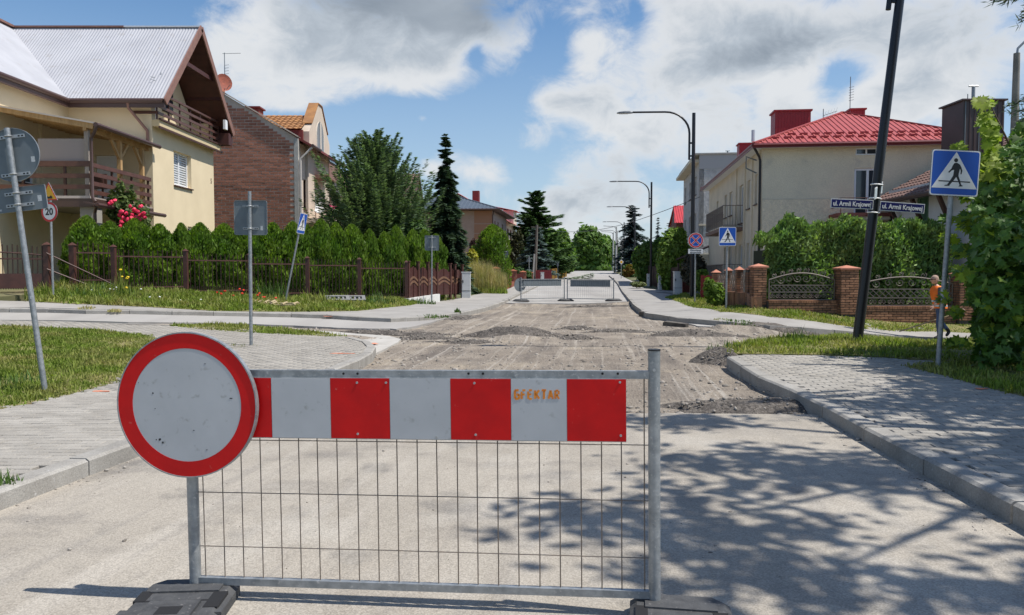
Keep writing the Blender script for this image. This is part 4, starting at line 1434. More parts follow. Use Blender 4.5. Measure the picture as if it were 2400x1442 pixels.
part('crossbar', MB().beam((-.4, 0, 4.7), (.6, 0, 4.7), .08, .08), mat('weathered_wood', (.1, .085, .07)), t)
for px, Y, top, lab in ((1444, 118, 532, 'pale concrete pole with a lamp arm near the crest'), (1437, 128, 545, 'second pale concrete pole beside the first near the crest')):
    b = P(px, 640, Y)
    b.z = z0(b.x, b.y)
    t = thing('concrete_pole', lab, 'pole', b)
    hp = P(px, top, Y).z - b.z
    part('shaft', MB().tube([(0, 0, -.2), (0, 0, hp)], [.17, .11], 8), mat('pale_pole', (.42, .41, .39), .9), t)
    part('arm', MB().tube([(0, 0, hp - .3), (-.4, 0, hp + .05), (-2.0, 0, hp + .15)], .05, 6), M_lgrey, t)
# overhead cable from the right lamp row to the trees
c0, c1 = P(1640, 462, 50), P(1305, 543, 90)
m = MB()
pts = [c0.lerp(c1, k / 14) - Vector((0, 0, .8 * math.sin(math.pi * k / 14))) for k in range(15)]
o = part('overhead_cable', MB().tube(pts, .022, 5), M_lamp, None)
tag(o, 'thin dark overhead cable sagging from the white block to the far trees', 'cable')

# ---- utility cabinets
def cabinet(px, pyt, pyb, w_px, label, dpt=.32, rot=0.0, Y=None):
    b = P(px, pyb, Y) if Y else G(px, pyb, .08)
    k_ = 1800 / b.y
    w, h = w_px / k_, (pyb - pyt) / k_
    t = thing('utility_cabinet', label, 'utility cabinet', b, (0, 0, rot), 'pale grey utility cabinets along the fences')
    mt = mat('cabinet_grey', (.60, .61, .59), .6, col2=(.52, .53, .51), scale=3)
    part('body', MB().box((-w / 2, -dpt / 2, -.1), (w / 2, dpt / 2, h * .96)), mt, t)
    part('lid', MB().box((-w / 2 - .02, -dpt / 2 - .02, h * .955), (w / 2 + .02, dpt / 2 + .02, h)), mt, t)
    d = part('door', MB().box((-w / 2 + .02, -dpt / 2 - .012, h * .30), (w / 2 - .02, -dpt / 2 + .001, h * .93)), mt, t)
    part('lock', MB().box((-w / 2 + .03, -dpt / 2 - .03, h * .58), (-w / 2 + .07, -dpt / 2 - .011, h * .68)), M_hole, d)
    part('plinth_joint', MB().box((-w / 2 - .003, -dpt / 2 - .004, h * .27), (w / 2 + .003, dpt / 2 + .004, h * .285)), M_galv_d, t)
cabinet(1093, 637, 699, 20, 'white utility cabinet at the end of the brown gate')
cabinet(1588, 636, 690, 18, 'largest pale utility cabinet left of the no stopping sign')
cabinet(1546, 641, 676, 7, 'narrow pale cabinet left of the largest one', Y=46)
cabinet(1519, 642, 668, 5, 'thin pale cabinet beside the third lamp post', Y=56)
cabinet(1271, 638, 661, 8, 'grey cabinet before the red gate far on the left', Y=62)
# ================================================================== HOUSES
def wmap(o, ang):
    c, s = math.cos(ang), math.sin(ang)
    return lambda a, n, z: (o[0] + c * a + s * n, o[1] + s * a - c * n, z)     # a along the wall, n outward, z up
def fbox(mb, fn, a0, a1, n0, n1, za, zb, mi=0):
    vs = [fn(a, n, z) for z in (za, zb) for a, n in ((a0, n0), (a1, n0), (a1, n1), (a0, n1))]
    return mb.add(vs, [(0, 3, 2, 1), (4, 5, 6, 7), (0, 1, 5, 4), (1, 2, 6, 5), (2, 3, 7, 6), (3, 0, 4, 7)], mi)
def wall_mb(fn, L_, za, zb, ops=(), t=.3, mb=None):
    mb = mb or MB()
    cs = sorted({0, L_} | {min(max(v, 0), L_) for o in ops for v in o[:2]})
    for a0, a1 in zip(cs[:-1], cs[1:]):
        if a1 - a0 < 1e-4:
            continue
        holes = sorted([(o[2], o[3]) for o in ops if o[0] < (a0 + a1) / 2 < o[1]])
        z = za
        for h0, h1 in holes:
            if h0 > z:
                fbox(mb, fn, a0, a1, -t, 0, z, h0)
            z = max(z, h1)
        if zb > z:
            fbox(mb, fn, a0, a1, -t, 0, z, zb)
    return mb
M_glass = mat('window_glass', (.035, .045, .055), .06, spec=.9)
M_frame = mat('white_window_frame', (.78, .79, .80), .45)
M_brown = mat('brown_paint', (.055, .022, .016), .55, col2=(.075, .03, .022), scale=6)
def window(par, fn, a0, a1, za, zb, mf=None, mull=(.5,), sill=True, dep=.13, fw=.07, mglass=None, blinds=False, trans=(), msill=None):
    mf = mf or M_frame
    m = MB()
    n0, n1 = -dep - .06, -dep
    fbox(m, fn, a0, a0 + fw, n0, n1, za, zb)
    fbox(m, fn, a1 - fw, a1, n0, n1, za, zb)
    fbox(m, fn, a0 + fw, a1 - fw, n0, n1, za, za + fw)
    fbox(m, fn, a0 + fw, a1 - fw, n0, n1, zb - fw, zb)
    for q in mull:
        c = a0 + (a1 - a0) * q
        fbox(m, fn, c - fw * .55, c + fw * .55, n0 + .002, n1 + .004, za + fw, zb - fw)
    for q in trans:
        c = za + (zb - za) * q
        fbox(m, fn, a0 + fw, a1 - fw, n0 + .003, n1 + .002, c - fw * .4, c + fw * .4)
    w = part('window', m, mf, par)
    qs = [0] + list(mull) + [1]
    for q0, q1 in zip(qs[:-1], qs[1:]):
        p0, p1 = a0 + (a1 - a0) * q0 + fw * .5, a0 + (a1 - a0) * q1 - fw * .5
        part('pane', fbox(MB(), fn, p0, p1, n0 + .012, n0 + .024, za + fw * .5, zb - fw * .5), mglass or M_glass, w)
    if blinds:
        m = MB()
        k = 13
        for i in range(k):
            z = za + fw + (zb - za - 2 * fw) * (i + .5) / k
            fbox(m, fn, a0 + fw + .02, (a0 + a1) / 2 - fw * .6, n0 + .026, n0 + .030, z - .036, z + .018)
            fbox(m, fn, (a0 + a1) / 2 + fw * .6, a1 - fw - .02, n0 + .026, n0 + .030, z - .036, z + .018)
        part('blind', m, mat('striped_blind', (.62, .64, .65), .7), w, kind='stuff')
    if sill:
        part('sill', fbox(MB(), fn, a0 - .06, a1 + .06, -dep + .001, .07, za - .045, za - .002), msill or M_brown, w)
    return w
def roof_sheet(poly, pitch, prof, mb=None, flip=False):
    """profiled metal sheet over a convex roof plane; poly[0], poly[1] = eave ends. prof: [(fraction of pitch, height)]"""
    mb = mb or MB()
    p = [Vector(q) for q in poly]
    ua = (p[1] - p[0]).normalized()
    nn = None
    for q in p[2:]:
        nn = ua.cross(q - p[0])
        if nn.length > .1:
            break
    nn.normalize()
    if nn.z < 0:
        nn = -nn
    va = nn.cross(ua)
    if va.z < 0:
        va = -va
    uv = [((q - p[0]).dot(ua), (q - p[0]).dot(va)) for q in p]
    u0, u1 = min(a for a, _ in uv), max(a for a, _ in uv)
    def vr(u):
        lo, hi = 1e9, -1e9
        for i in range(len(uv)):
            (a, b), (c, d) = uv[i], uv[(i + 1) % len(uv)]
            if abs(c - a) < 1e-9:
                if abs(u - a) < 1e-6:
                    lo, hi = min(lo, b, d), max(hi, b, d)
                continue
            t = (u - a) / (c - a)
            if -1e-9 <= t <= 1 + 1e-9:
                v = b + t * (d - b)
                lo, hi = min(lo, v), max(hi, v)
        return lo, hi
    us = []
    k = 0
    while u0 + k * pitch < u1:
        for fr, h in prof:
            u = u0 + (k + fr) * pitch
            if u < u1:
                us.append((u, h))
        k += 1
    us.append((u1, 0))
    vs, fs = [], []
    for u, h in us:
        lo, hi = vr(u)
        for v, hh in ((lo, h), (hi, h)):
            vs.append(p[0] + ua * u + va * v + nn * hh)
    for i in range(len(us) - 1):
        fs.append((i * 2, i * 2 + 2, i * 2 + 3, i * 2 + 1))
    return mb.add(vs, fs)
def roof_tiles(poly, row=.35, col=.28, amp=.022, step=.035, mb=None):
    mb = mb or MB()
    p = [Vector(q) for q in poly]
    ua = (p[1] - p[0]).normalized()
    nn = ua.cross(p[2] - p[0]).normalized()
    if nn.z < 0:
        nn = -nn
    va = nn.cross(ua)
    if va.z < 0:
        va = -va
    uv = [((q - p[0]).dot(ua), (q - p[0]).dot(va)) for q in p]
    def ur(v):
        lo, hi = 1e9, -1e9
        for i in range(len(uv)):
            (a, b), (c, d) = uv[i], uv[(i + 1) % len(uv)]
            if abs(d - b) < 1e-9:
                continue
            t = (v - b) / (d - b)
            if -1e-9 <= t <= 1 + 1e-9:
                lo, hi = min(lo, a + t * (c - a)), max(hi, a + t * (c - a))
        return lo, hi
    vmax = max(b for _, b in uv)
    v = 0.0
    while v < vmax - .02:
        v2 = min(v + row, vmax)
        a0, a1 = ur(v + 1e-4)
        b0, b1 = ur(v2 - 1e-4)
        if a1 > a0:
            n = max(2, int((a1 - a0) / (col / 4)))
            vs, fs = [], []
            for i in range(n + 1):
                t = i / n
                ua0 = a0 + (a1 - a0) * t
                ub0 = b0 + (b1 - b0) * t if b1 > b0 else ua0
                w = amp * math.sin(2 * math.pi * ua0 / col)
                vs += [p[0] + ua * ua0 + va * v + nn * .0, p[0] + ua * ua0 + va * v + nn * (step + w), p[0] + ua * ub0 + va * v2 + nn * (w * .7 + .002)]
            for i in range(n):
                a = i * 3
                fs += [(a, a + 3, a + 4, a + 1), (a + 1, a + 4, a + 5, a + 2)]
            mb.add(vs, fs)
        v = v2
    return mb
def slab(poly, th, mb=None, mi=0):
    """flat slab: poly is the top, th thickness straight down"""
    mb = mb or MB()
    n = len(poly)
    vs = [tuple(q) for q in poly] + [(q[0], q[1], q[2] - th) for q in poly]
    return mb.add(vs, [tuple(range(n)), tuple(range(n, 2 * n))[::-1]] + [(i, (i + 1) % n, n + (i + 1) % n, n + i) for i in range(n)], mi)

M_stucco_y = mat('yellow_stucco', (.74, .62, .42), .93, col2=(.69, .575, .385), scale=1.2, det=5, bump=.25, bscale=60, spec=.2)
M_tin = mat('grey_corrugated_sheet', (.40, .405, .43), .6, .0, col2=(.35, .355, .38), scale=.9, det=6, stretch=(1, 1, 1), spec=.35, third=((.33, .32, .32), 3.0, .60, .75))
M_soffit = mat('oxblood_boards', (.075, .022, .018), .6, col2=(.055, .017, .014), scale=5)
M_barge = mat('brown_bargeboard', (.26, .135, .10), .6, col2=(.21, .105, .08), scale=6)
M_gutter = mat('dark_brown_gutter', (.075, .042, .035), .4)
M_timber = mat('fresh_timber', (.52, .33, .15), .75, col2=(.40, .24, .10), scale=3, stretch=(6, 1, 1))
M_timber_g = mat('weathered_board', (.36, .31, .27), .85, col2=(.30, .26, .23), scale=4)
M_rail = mat('brown_railing', (.115, .050, .038), .45, col2=(.085, .036, .028), scale=4)

# ------------------------------------------------------------------ yellow house (left)
zg = z0(-13, 28)
yh = thing('yellow_house', 'yellow stuccoed house with grey corrugated roof, deep dark red gable and timber deck', 'house', (-13, 28, zg))
def yp(name, mb, m, par=None, **k):
    """world-coordinate part of the yellow house"""
    mb.v = [(a - yh.location.x, b - yh.location.y, c - yh.location.z) for a, b, c in mb.v]
    return part(name, mb, m, par or yh, **k)
def shifted(fn, t):
    return lambda a, n, z: tuple(np.subtract(fn(a, n, z), (t.location.x, t.location.y, 0)))
fs_ = wmap((-13.0, 28.0), math.pi / 2)        # gable wall, faces +X
ops = [(1.75, 3.35, 4.72, 6.05), (2.9, 4.0, 2.3, 3.2)]
yp('wall', wall_mb(fs_, 5.7, zg - .5, 6.63, ops), M_stucco_y)
yp('wall', MB().box((-13.3, 28.0, 6.63), (-13.002, 28.3, 7.45)), M_stucco_y)
fl = shifted(fs_, yh)
window(yh, fl, 1.75, 3.35, 4.72 - zg, 6.05 - zg, blinds=True, dep=.16)
window(yh, fl, 2.9, 4.0, 2.3 - zg, 3.2 - zg, dep=.14)
part('house_number', text_mesh('5', .30, M_brown, .004), None, yh, loc=(.006, 5.4, 5.28 - zg), rot=(0, 0, R(90)))
ff = wmap((-16.0, 28.0), 0)
yp('wall', wall_mb(ff, 2.698, zg - .5, 7.45, [(.9, 1.9, 3.8, 5.6)]), M_stucco_y)
part('deck_door', fbox(MB(), shifted(ff, yh), .92, 1.88, -.16, -.1, 3.82 - zg, 5.58 - zg), M_frame, yh)
fw_ = wmap((-16.0, 20.0), math.pi / 2)
yp('wall', wall_mb(fw_, 8.0, zg - .5, 7.45, [(4.6, 6.0, 4.3, 5.6)]), M_stucco_y)
window(yh, shifted(fw_, yh), 4.6, 6.0, 4.3 - zg, 5.6 - zg)
yp('wall', MB().prism([(-23, zg - .5), (-16.3, zg - .5), (-16.3, 7.45), (-19.8, 10.7), (-23, 7.9)], lambda a, b, w: (a, w, b), 20.0, 20.3), M_stucco_y)
# recessed attic wall in the gable
m = MB()
m.prism([(28.3, 6.85), (33.4, 6.85), (33.4, 7.7), (30.85, 10.55), (28.3, 7.7)], lambda a, b, w: (w, a, b), -14.0, -13.75)
yp('attic_wall', m, M_stucco_y)
yp('balcony_door', MB().box((-13.76, 29.0, 6.86), (-13.70, 29.9, 8.7)), M_frame)
yp('attic_window', MB().box((-13.76, 30.5, 7.7), (-13.70, 31.4, 8.9)), M_glass)
yp('cheek_wall', MB().box((-13.75, 33.4, 6.85), (-13.0, 33.68, 7.75)), M_stucco_y)
# roof planes
zE, zR = 7.48, 11.02
sine = [(k / 6, .010 * (1 - math.cos(2 * math.pi * k / 6))) for k in range(6)]
planes = {'f': [(-12.3, 27.55, zE), (-15.75, 27.55, zE), (-19.8, 30.85, zR), (-12.3, 30.85, zR)],
          'l': [(-15.75, 27.55, zE), (-15.75, 18, zE), (-19.8, 18, zR), (-19.8, 30.85, zR)],
          'b': [(-12.3, 34.15, zE), (-23, 34.15, zE), (-23, 30.85, zR), (-12.3, 30.85, zR)],
          'w': [(-23.9, 18, zE), (-23.9, 33.9, zE), (-19.8, 33.4, zR), (-19.8, 18, zR)]}
for k, pl in planes.items():
    r_ = yp('roof', roof_sheet(pl, .115, sine), M_tin)
    yp('roof_boards', slab([(a, b, c - .05) for a, b, c in pl], .08), M_soffit)
yp('ridge_cap', MB().beam((-12.3, 30.85, zR + .02), (-15.3, 30.85, zR + .02), .22, .05), mat('pale_ridge', (.6, .61, .62), .5))
yp('ridge_cap', MB().beam((-15.3, 30.85, zR + .02), (-19.6, 30.85, zR + .02), .24, .06), M_barge)
yp('ridge_cap', MB().beam((-19.8, 18, zR + .03), (-19.8, 31.2, zR + .03), .35, .08), M_barge)
yp('valley', MB().beam((-15.78, 27.6, zE + .012), (-19.8, 30.88, zR + .012), .10, .02), mat('valley_dark', (.20, .19, .19), .7))
for e_, col_ in (((-12.27, 27.5, zE - .08), M_barge), ((-12.27, 34.2, zE - .08), M_barge)):
    yp('bargeboard', MB().beam(e_, (-12.27, 30.85, zR - .03), .05, .26, up=(0, 0, 1)), col_)
yp('collar_beam', MB().beam((-12.5, 29.4, 9.35), (-12.5, 32.3, 9.35), .14, .16), M_soffit)
yp('purlin', MB().beam((-13.75, 32.9, 8.7), (-12.3, 32.9, 8.7), .14, .16), M_soffit)
# lining of the overhang
for s in (-1, 1):
    yE = 30.85 + s * 3.3
    pl = [(-12.31, yE, zE - .14), (-13.76, yE, zE - .14), (-13.76, 30.85, zR - .16), (-12.31, 30.85, zR - .16)]
    m = MB()
    for k in range(16):
        t0, t1 = k / 16, (k + .93) / 16
        m.add([tuple(Vector(pl[a]).lerp(Vector(pl[b]), t)) for a, b, t in ((0, 3, t0), (1, 2, t0), (1, 2, t1), (0, 3, t1))], [(0, 1, 2, 3)])
    yp('soffit_boards', m, M_soffit, kind='stuff')
    if s > 0:
        yp('eave_box', MB().box((-13.7, 33.7, 6.9), (-12.32, 34.15, 7.4)), M_soffit)
yp('floodlight', MB().box((-12.4, 33.3, 7.5), (-12.3, 33.55, 7.9)), M_frame)
# gutters and downpipe
def halfpipe(pts, r, mt, name='gutter'):
    m = MB()
    m.tube(pts, r, 10)
    return yp(name, m, mt)
halfpipe([(-12.35, 27.48, zE - .05), (-15.7, 27.48, zE - .05)], .085, M_gutter)
halfpipe([(-15.68, 27.5, zE - .05), (-15.68, 18, zE - .05)], .085, M_gutter)
yp('fascia', MB().box((-15.7, 27.5, zE - .28), (-12.3, 27.56, zE - .02)), M_gutter)
yp('fascia', MB().box((-15.76, 18, zE - .28), (-15.69, 27.5, zE - .02)), M_gutter)
yp('downpipe', MB().tube([(-13.6, 27.5, zE - .12), (-13.6, 27.55, zE - .3), (-13.12, 27.9, 6.45), (-13.12, 27.92, 5.9)], .055, 8), mat('copper_pipe', (.24, .125, .09), .5), smooth=True)
# gable balcony
yp('balcony_slab', MB().box((-12.995, 28.0, 6.634), (-12.72, 33.9, 6.87)).box((-13.76, 28.31, 6.634), (-12.996, 33.68, 6.87)), mat('cream_slab', (.58, .47, .28), .9))
yp('slab_edge', MB().box((-12.74, 27.96, 6.86), (-12.66, 33.95, 6.92)).box((-12.74, 27.95, 6.56), (-12.68, 33.95, 6.635)), M_brown)
bal = yp('balcony_railing', MB().beam((-12.78, 28.0, 7.86), (-12.78, 33.8, 7.86), .08, .07), M_rail)
for z in (7.12, 7.37, 7.62):
    yp('rail', MB().beam((-12.78, 28.0, z), (-12.78, 33.8, z), .04, .10), M_rail, bal)
    yp('rail', MB().beam((-13.7, 27.98, z), (-12.78, 27.98, z), .04, .10), M_rail, bal)
yp('rail', MB().beam((-13.7, 27.98, 7.86), (-12.78, 27.98, 7.86), .08, .07), M_rail, bal)
for k in range(7):
    y = 28.0 + 5.8 * k / 6
    yp('baluster', MB().beam((-12.81, y, 6.88), (-12.81, y, 7.84), .05, .05), M_brown, bal)
yp('tv_aerial', MB().tube([(-12.9, 28.6, 7.9), (-12.9, 28.6, 8.7)], .015, 5).tube([(-13.2, 28.4, 8.5), (-12.5, 28.9, 8.5)], .01, 4).tube([(-13.1, 28.2, 8.35), (-12.6, 29.0, 8.35)], .01, 4), M_galv)
# timber deck in the corner
X1, Y1 = -13.04, 24.0
yp('deck_slab', MB().box((-19, Y1 + .02, 3.48), (X1 - .02, 28.0, 3.72)), M_timber_g)
yp('deck_fascia', MB().box((-19, Y1 - .04, 3.40), (X1 + .04, Y1 + .03, 3.66)).box((X1 - .02, Y1, 3.40), (X1 + .04, 28.0, 3.66)), M_gutter)
yp('deck_fascia', MB().box((-19, Y1 - .05, 3.66), (X1 - .05, Y1 + .02, 3.74)), mat('pale_trim', (.50, .44, .40), .7))
dr = yp('deck_railing', MB().beam((-19, Y1, 4.73), (X1, Y1, 4.73), .06, .17), M_rail)
for z in (4.36, 4.02):
    yp('rail', MB().beam((-19, Y1, z), (X1, Y1, z), .05, .14), M_rail, dr)
for z in (4.70, 4.42, 4.13, 3.86):
    yp('rail', MB().beam((X1, Y1, z), (X1, 27.9, z), .05, .13), M_rail, dr)
for x in (-18, -16.6, -15.2, -13.9, -13.1):
    yp('baluster', MB().beam((x, Y1 + .05, 3.7), (x, Y1 + .05, 4.78), .07, .07), M_brown, dr)
for y in (24.06, 25.3, 26.6, 27.8):
    yp('baluster', MB().beam((X1 - .05, y, 3.7), (X1 - .05, y, 4.74), .06, .06), M_brown, dr)
for y in (24.05, 26.0, 27.55):
    yp('deck_post', MB().beam((X1 - .14, y, 3.7), (X1 - .14, y, 5.78), .13, .13), M_timber if y > 24.5 else M_timber_g)
for y, s in ((26.0, -1), (26.0, 1), (27.55, -1)):
    yp('brace', MB().beam((X1 - .14, y, 5.15), (X1 - .14, y + s * .55, 5.74), .09, .09), M_timber)
yp('deck_beam', MB().beam((X1 - .14, 23.9, 5.82), (X1 - .14, 28.0, 5.82), .10, .16), M_timber)
for k in range(9):
    y = 24.1 + 3.7 * k / 8
    yp('rafter', MB().beam((X1 + .12, y, 5.87), (-16.0, y, 6.42), .07, .12), M_timber)
yp('front_rafter', MB().beam((X1 + .14, 23.93, 5.88), (-18.2, 23.93, 6.85), .08, .2), M_timber)
yp('deck_roof', slab([(X1 + .22, 23.85, 5.98), (X1 + .22, 28.0, 5.98), (-16.0, 28.0, 6.53), (-18.4, 28.0, 6.95), (-18.4, 23.85, 6.95)], .05), mat('pale_sheet', (.50, .45, .40), .6))
yp('deck_roof_gutter', MB().tube([(X1 + .26, 23.8, 5.90), (X1 + .26, 28.1, 5.90)], .075, 8), M_gutter)
yp('downpipe', MB().tube([(X1 + .26, 23.85, 5.85), (X1 + .18, 23.86, 5.65), (X1 + .06, 23.9, 5.5), (X1 + .06, 23.9, 3.7), (X1 + .16, 23.88, 3.55)], .05, 8), M_gutter, smooth=True)
yp('privacy_panel', MB().box((-14.75, Y1 + .1, 4.82), (-13.25, Y1 + .14, 5.52)), mat('lilac_grey_panel', (.34, .30, .29), .8))
yp('deck_wall', MB().box((-19, 26.2, 3.72), (-15.9, 26.3, 6.4)), M_stucco_y)
yp('lower_gutter', MB().tube([(X1 + .35, 23.6, 3.43), (X1 + .35, 28.2, 3.43)], .07, 8).beam((X1, 23.7, 3.5), (X1 + .4, 23.7, 3.42), .5, .05), M_gutter)
yp('pillar', MB().box((X1 - .45, Y1 + .1, zg - .5), (X1 + .0, Y1 + .55, 3.42)), mat('grey_pillar', (.33, .31, .28), .9))
yp('downpipe', MB().tube([(X1 + .25, 23.75, 3.4), (X1 + .12, 23.9, 3.2), (X1 + .12, 23.95, zg)], .05, 8), M_gutter, smooth=True)
yp('door', MB().box((-15.2, 27.9, zg), (-14.0, 27.98, 3.1)), M_soffit)
yp('garden_chair', MB().beam((-13.9, 25.3, 3.75), (-13.9, 25.3, 4.5), .05, .05).beam((-13.4, 25.3, 3.75), (-13.4, 25.3, 4.5), .05, .05).box((-13.95, 25.0, 4.1), (-13.35, 25.5, 4.15)).box((-13.95, 25.45, 4.15), (-13.35, 25.5, 4.6)), M_brown)

# ------------------------------------------------------------------ brick house
M_brick = mat('red_block_brick', (.40, .175, .11), .93, col2=(.30, .135, .092), scale=1.5, obj_var=.22, island=.22, bump=.3, bscale=40, spec=.15)
M_mortar = mat('wall_mortar', (.56, .46, .38), .95, col2=(.46, .38, .31), scale=4)
M_beige = mat('beige_render', (.60, .50, .40), .93, col2=(.53, .44, .35), scale=1.5, bump=.15, bscale=60, spec=.2)
M_ochre = mat('ochre_roof_tiles', (.36, .17, .055), .75, col2=(.26, .12, .045), scale=2.5, det=6)
M_redtrim = mat('dark_red_trim', (.17, .028, .022), .6)
Xb, Yb = -11.1, 40.0
zg2 = z0(Xb, Yb)
bh = thing('brick_house', 'tall house with a bare red brick side wall and beige arched gable front', 'house', (Xb, Yb, zg2))
def bp(name, mb, m, par=None, **k):
    mb.v = [(a - Xb, b - Yb, c - zg2) for a, b, c in mb.v]
    return part(name, mb, m, par or bh, **k)
zw = lambda x: 8.28 + (Xb - x) * .60                 # sloping top of the brick wall
Xl = -19.0
bp('mortar_wall', MB().prism([(Xl, zg2 - .5), (Xb, zg2 - .5), (Xb, 8.28), (-15.1, zw(-15.1)), (-15.1, 11.3), (-16.2, 11.3), (-16.2, zw(-15.1)), (Xl, 9.4)], lambda a, b, w: (a, w, b), Yb, Yb + .3), M_mortar)
bm_ = MB().box((-.5, -.02, -.5), (.5, .05, .5))
brick_me = bm_.mesh('brick', M_brick)
bl, bhh, cnt = .42, .147, 0
rest = MB()
z = 2.0
j = 0
cells = []
while z < 11.2:
    x = Xb - .16 - (bl / 2 if j % 2 else 0)
    while x > -17.2:
        xc = x - bl / 2
        top = zw(xc - bl / 2) - .08 if xc > -15.1 else (11.25 if xc > -16.1 else 8.5)
        if xc < -15.1 and xc > -16.1:
            top = 11.25
        top2 = zw(xc + bl / 2) - .08 if xc > -15.1 else top
        if z + bhh < min(top, top2):
            cells.append((xc, z + bhh / 2))
        x -= bl
    z += bhh
    j += 1
cells.sort(key=lambda c: (c[0] < -16.0, c[1] < 2.6, -c[1]))
for k, (xc, zc) in enumerate(cells):
    L_ = bl - .036
    if k < 290:
        o = part('brick', brick_me, None, bh, loc=(xc - Xb + rng.normal(0, .003), 0, zc - zg2 + rng.normal(0, .002)), scale=(L_, .6 + .7 * rng.random(), bhh - .034))
    else:
        d = .008 + .012 * rng.random()
        rest.box((xc - L_ / 2, Yb - d, zc - bhh / 2 + .017), (xc + L_ / 2, Yb + .01, zc + bhh / 2 - .017))
bp('brickwork', rest, M_brick, kind='stuff')
bp('pale_corner', MB().box((Xb - .15, Yb - .03, zg2), (Xb + .06, Yb + .3, 8.25)), M_conc)
bp('wall_coping', MB().beam((Xb + .1, Yb + .1, 8.32), (-15.1, Yb + .1, zw(-15.1) + .06), .5, .06), M_beige)
bp('chimney_cap', MB().box((-16.3, Yb - .05, 11.3), (-14.95, Yb + 1.0, 11.38)), M_redtrim)
bp('chimney', MB().box((-16.2, Yb + .3, 9.0), (-15.1, Yb + .9, 11.3)), M_brick)
c2 = bp('chimney', MB().box((-15.0, 42.6, 9.3), (-13.9, 43.4, 10.35)), mat('red_chimney', (.24, .06, .045), .85, col2=(.18, .05, .04), scale=5))
bp('chimney_cap', MB().box((-15.1, 42.5, 10.35), (-13.8, 43.5, 10.43)), M_redtrim, c2)
# facade to the road
fb_ = wmap((Xb, Yb + .3), math.pi / 2)
fbl = shifted(fb_, bh)
gops = []
for a in (.8, 2.2, 3.7, 5.2, 6.6, 8.2):
    gops.append((a, a + .75, 4.7, 6.3))
bp('facade_wall', wall_mb(fb_, 9.7, zg2 - .5, 8.1, gops), M_beige)
for a in (.8, 2.2, 3.7, 5.2, 6.6, 8.2):
    window(bh, fbl, a, a + .75, 4.7 - zg2, 6.3 - zg2, M_barge, (), dep=.1)
# parapet gable with a round-headed window
prof = [(1.0, 7.9), (1.0, 8.9), (1.5, 9.35), (2.9, 10.75), (3.7, 10.75), (5.1, 9.35), (5.6, 8.9), (5.6, 7.9)]
prof = [(a + .3, z) for a, z in prof]
bp('parapet_gable', MB().prism([(a, z) for a, z in prof], lambda a, b, w: fb_(a, w, b), -.25, .22), M_beige)
bp('parapet_pier', MB().prism([(1.25, zg2), (5.95, zg2), (5.95, 8.0), (1.25, 8.0)], lambda a, b, w: fb_(a, w, b), .0, .14), M_beige)
arch = [(2.75, 7.9), (4.5, 7.9)] + [(3.62 + .88 * math.cos(R(t)), 8.95 + .88 * math.sin(R(t))) for t in range(0, 181, 15)]
w = bp('arched_window', MB().prism(arch, lambda a, b, w: fb_(a, w, b), .2, .245), mat('arch_frame', (.62, .56, .48), .7))
arch2 = [(3.62 + (a - 3.62) * .82, 8.05 + (z - 7.9) * .93) for a, z in arch]
bp('pane', MB().prism(arch2, lambda a, b, w: fb_(a, w, b), .245, .255), M_glass, w)
bp('mullion', fbox(MB(), fb_, 3.5, 3.74, .25, .275, 7.95, 9.8), mat('arch_frame', (.62, .56, .48)), w)
bc = bp('balcony', fbox(MB(), fb_, 2.5, 4.8, .2, 1.0, 6.55, 6.75), M_barge)
bp('balcony_panel', fbox(MB(), fb_, 2.5, 4.8, .95, 1.0, 6.75, 7.35), M_barge, bc)
m = MB()
for k in range(9):
    a = 2.5 + 2.3 * k / 8
    m.beam(fb_(a, .98, 7.35), fb_(a, .98, 7.8), .03, .03)
m.beam(fb_(2.5, .98, 7.8), fb_(4.8, .98, 7.8), .05, .04)
bp('balcony_rails', m, M_black, bc, kind='stuff')
# cross roof behind the parapet and main roof
zr = 10.15
bp('roof', roof_tiles([(Xb - .1, 41.15, 8.95), (-14.9, 41.15, 8.95), (-14.9, 43.6, zr), (Xb - .1, 43.6, zr)], .34, .3), M_ochre, kind='stuff')
bp('roof', roof_tiles([(Xb - .1, 46.0, 8.95), (-14.9, 46.0, 8.95), (-14.9, 43.6, zr), (Xb - .1, 43.6, zr)], .34, .3), M_ochre, kind='stuff')
bp('dormer_cheek', MB().box((-14.6, 41.3, 8.2), (Xb - .05, 41.45, 8.93)), M_redtrim)
bp('parapet_cap', MB().beam(fb_(1.75, .0, 9.42), fb_(3.2, .0, 10.8), .55, .05).beam(fb_(3.2, 0, 10.79), fb_(4.05, 0, 10.79), .55, .05).beam(fb_(4.05, 0, 10.8), fb_(5.4, 0, 9.42), .55, .05), M_ochre)
bp('roof', slab([(Xb + .75, Yb + .1, 7.95), (Xb + .75, Yb + 10.2, 7.95), (-15.3, Yb + 10.2, 10.6), (-15.3, Yb + .1, 10.6)], .12), M_redtrim)
bp('eave_gutter', MB().tube([(Xb + .8, Yb, 7.88), (Xb + .8, Yb + 1.6, 7.88)], .09, 8).tube([(Xb + .8, Yb + 6.0, 7.88), (Xb + .8, Yb + 10.3, 7.88)], .09, 8), M_gutter)
bp('downpipe', MB().tube([(Xb + .8, Yb + .1, 7.85), (Xb + .15, Yb + .05, 7.2), (Xb + .15, Yb + .05, zg2)], .06, 8), mat('pale_pipe', (.55, .50, .45), .6), smooth=True)
bp('downpipe', MB().tube([(Xb + .8, Yb + 10.2, 7.85), (Xb + .1, Yb + 10.05, 7.2), (Xb + .1, Yb + 10.05, zg2)], .06, 8), M_gutter, smooth=True)
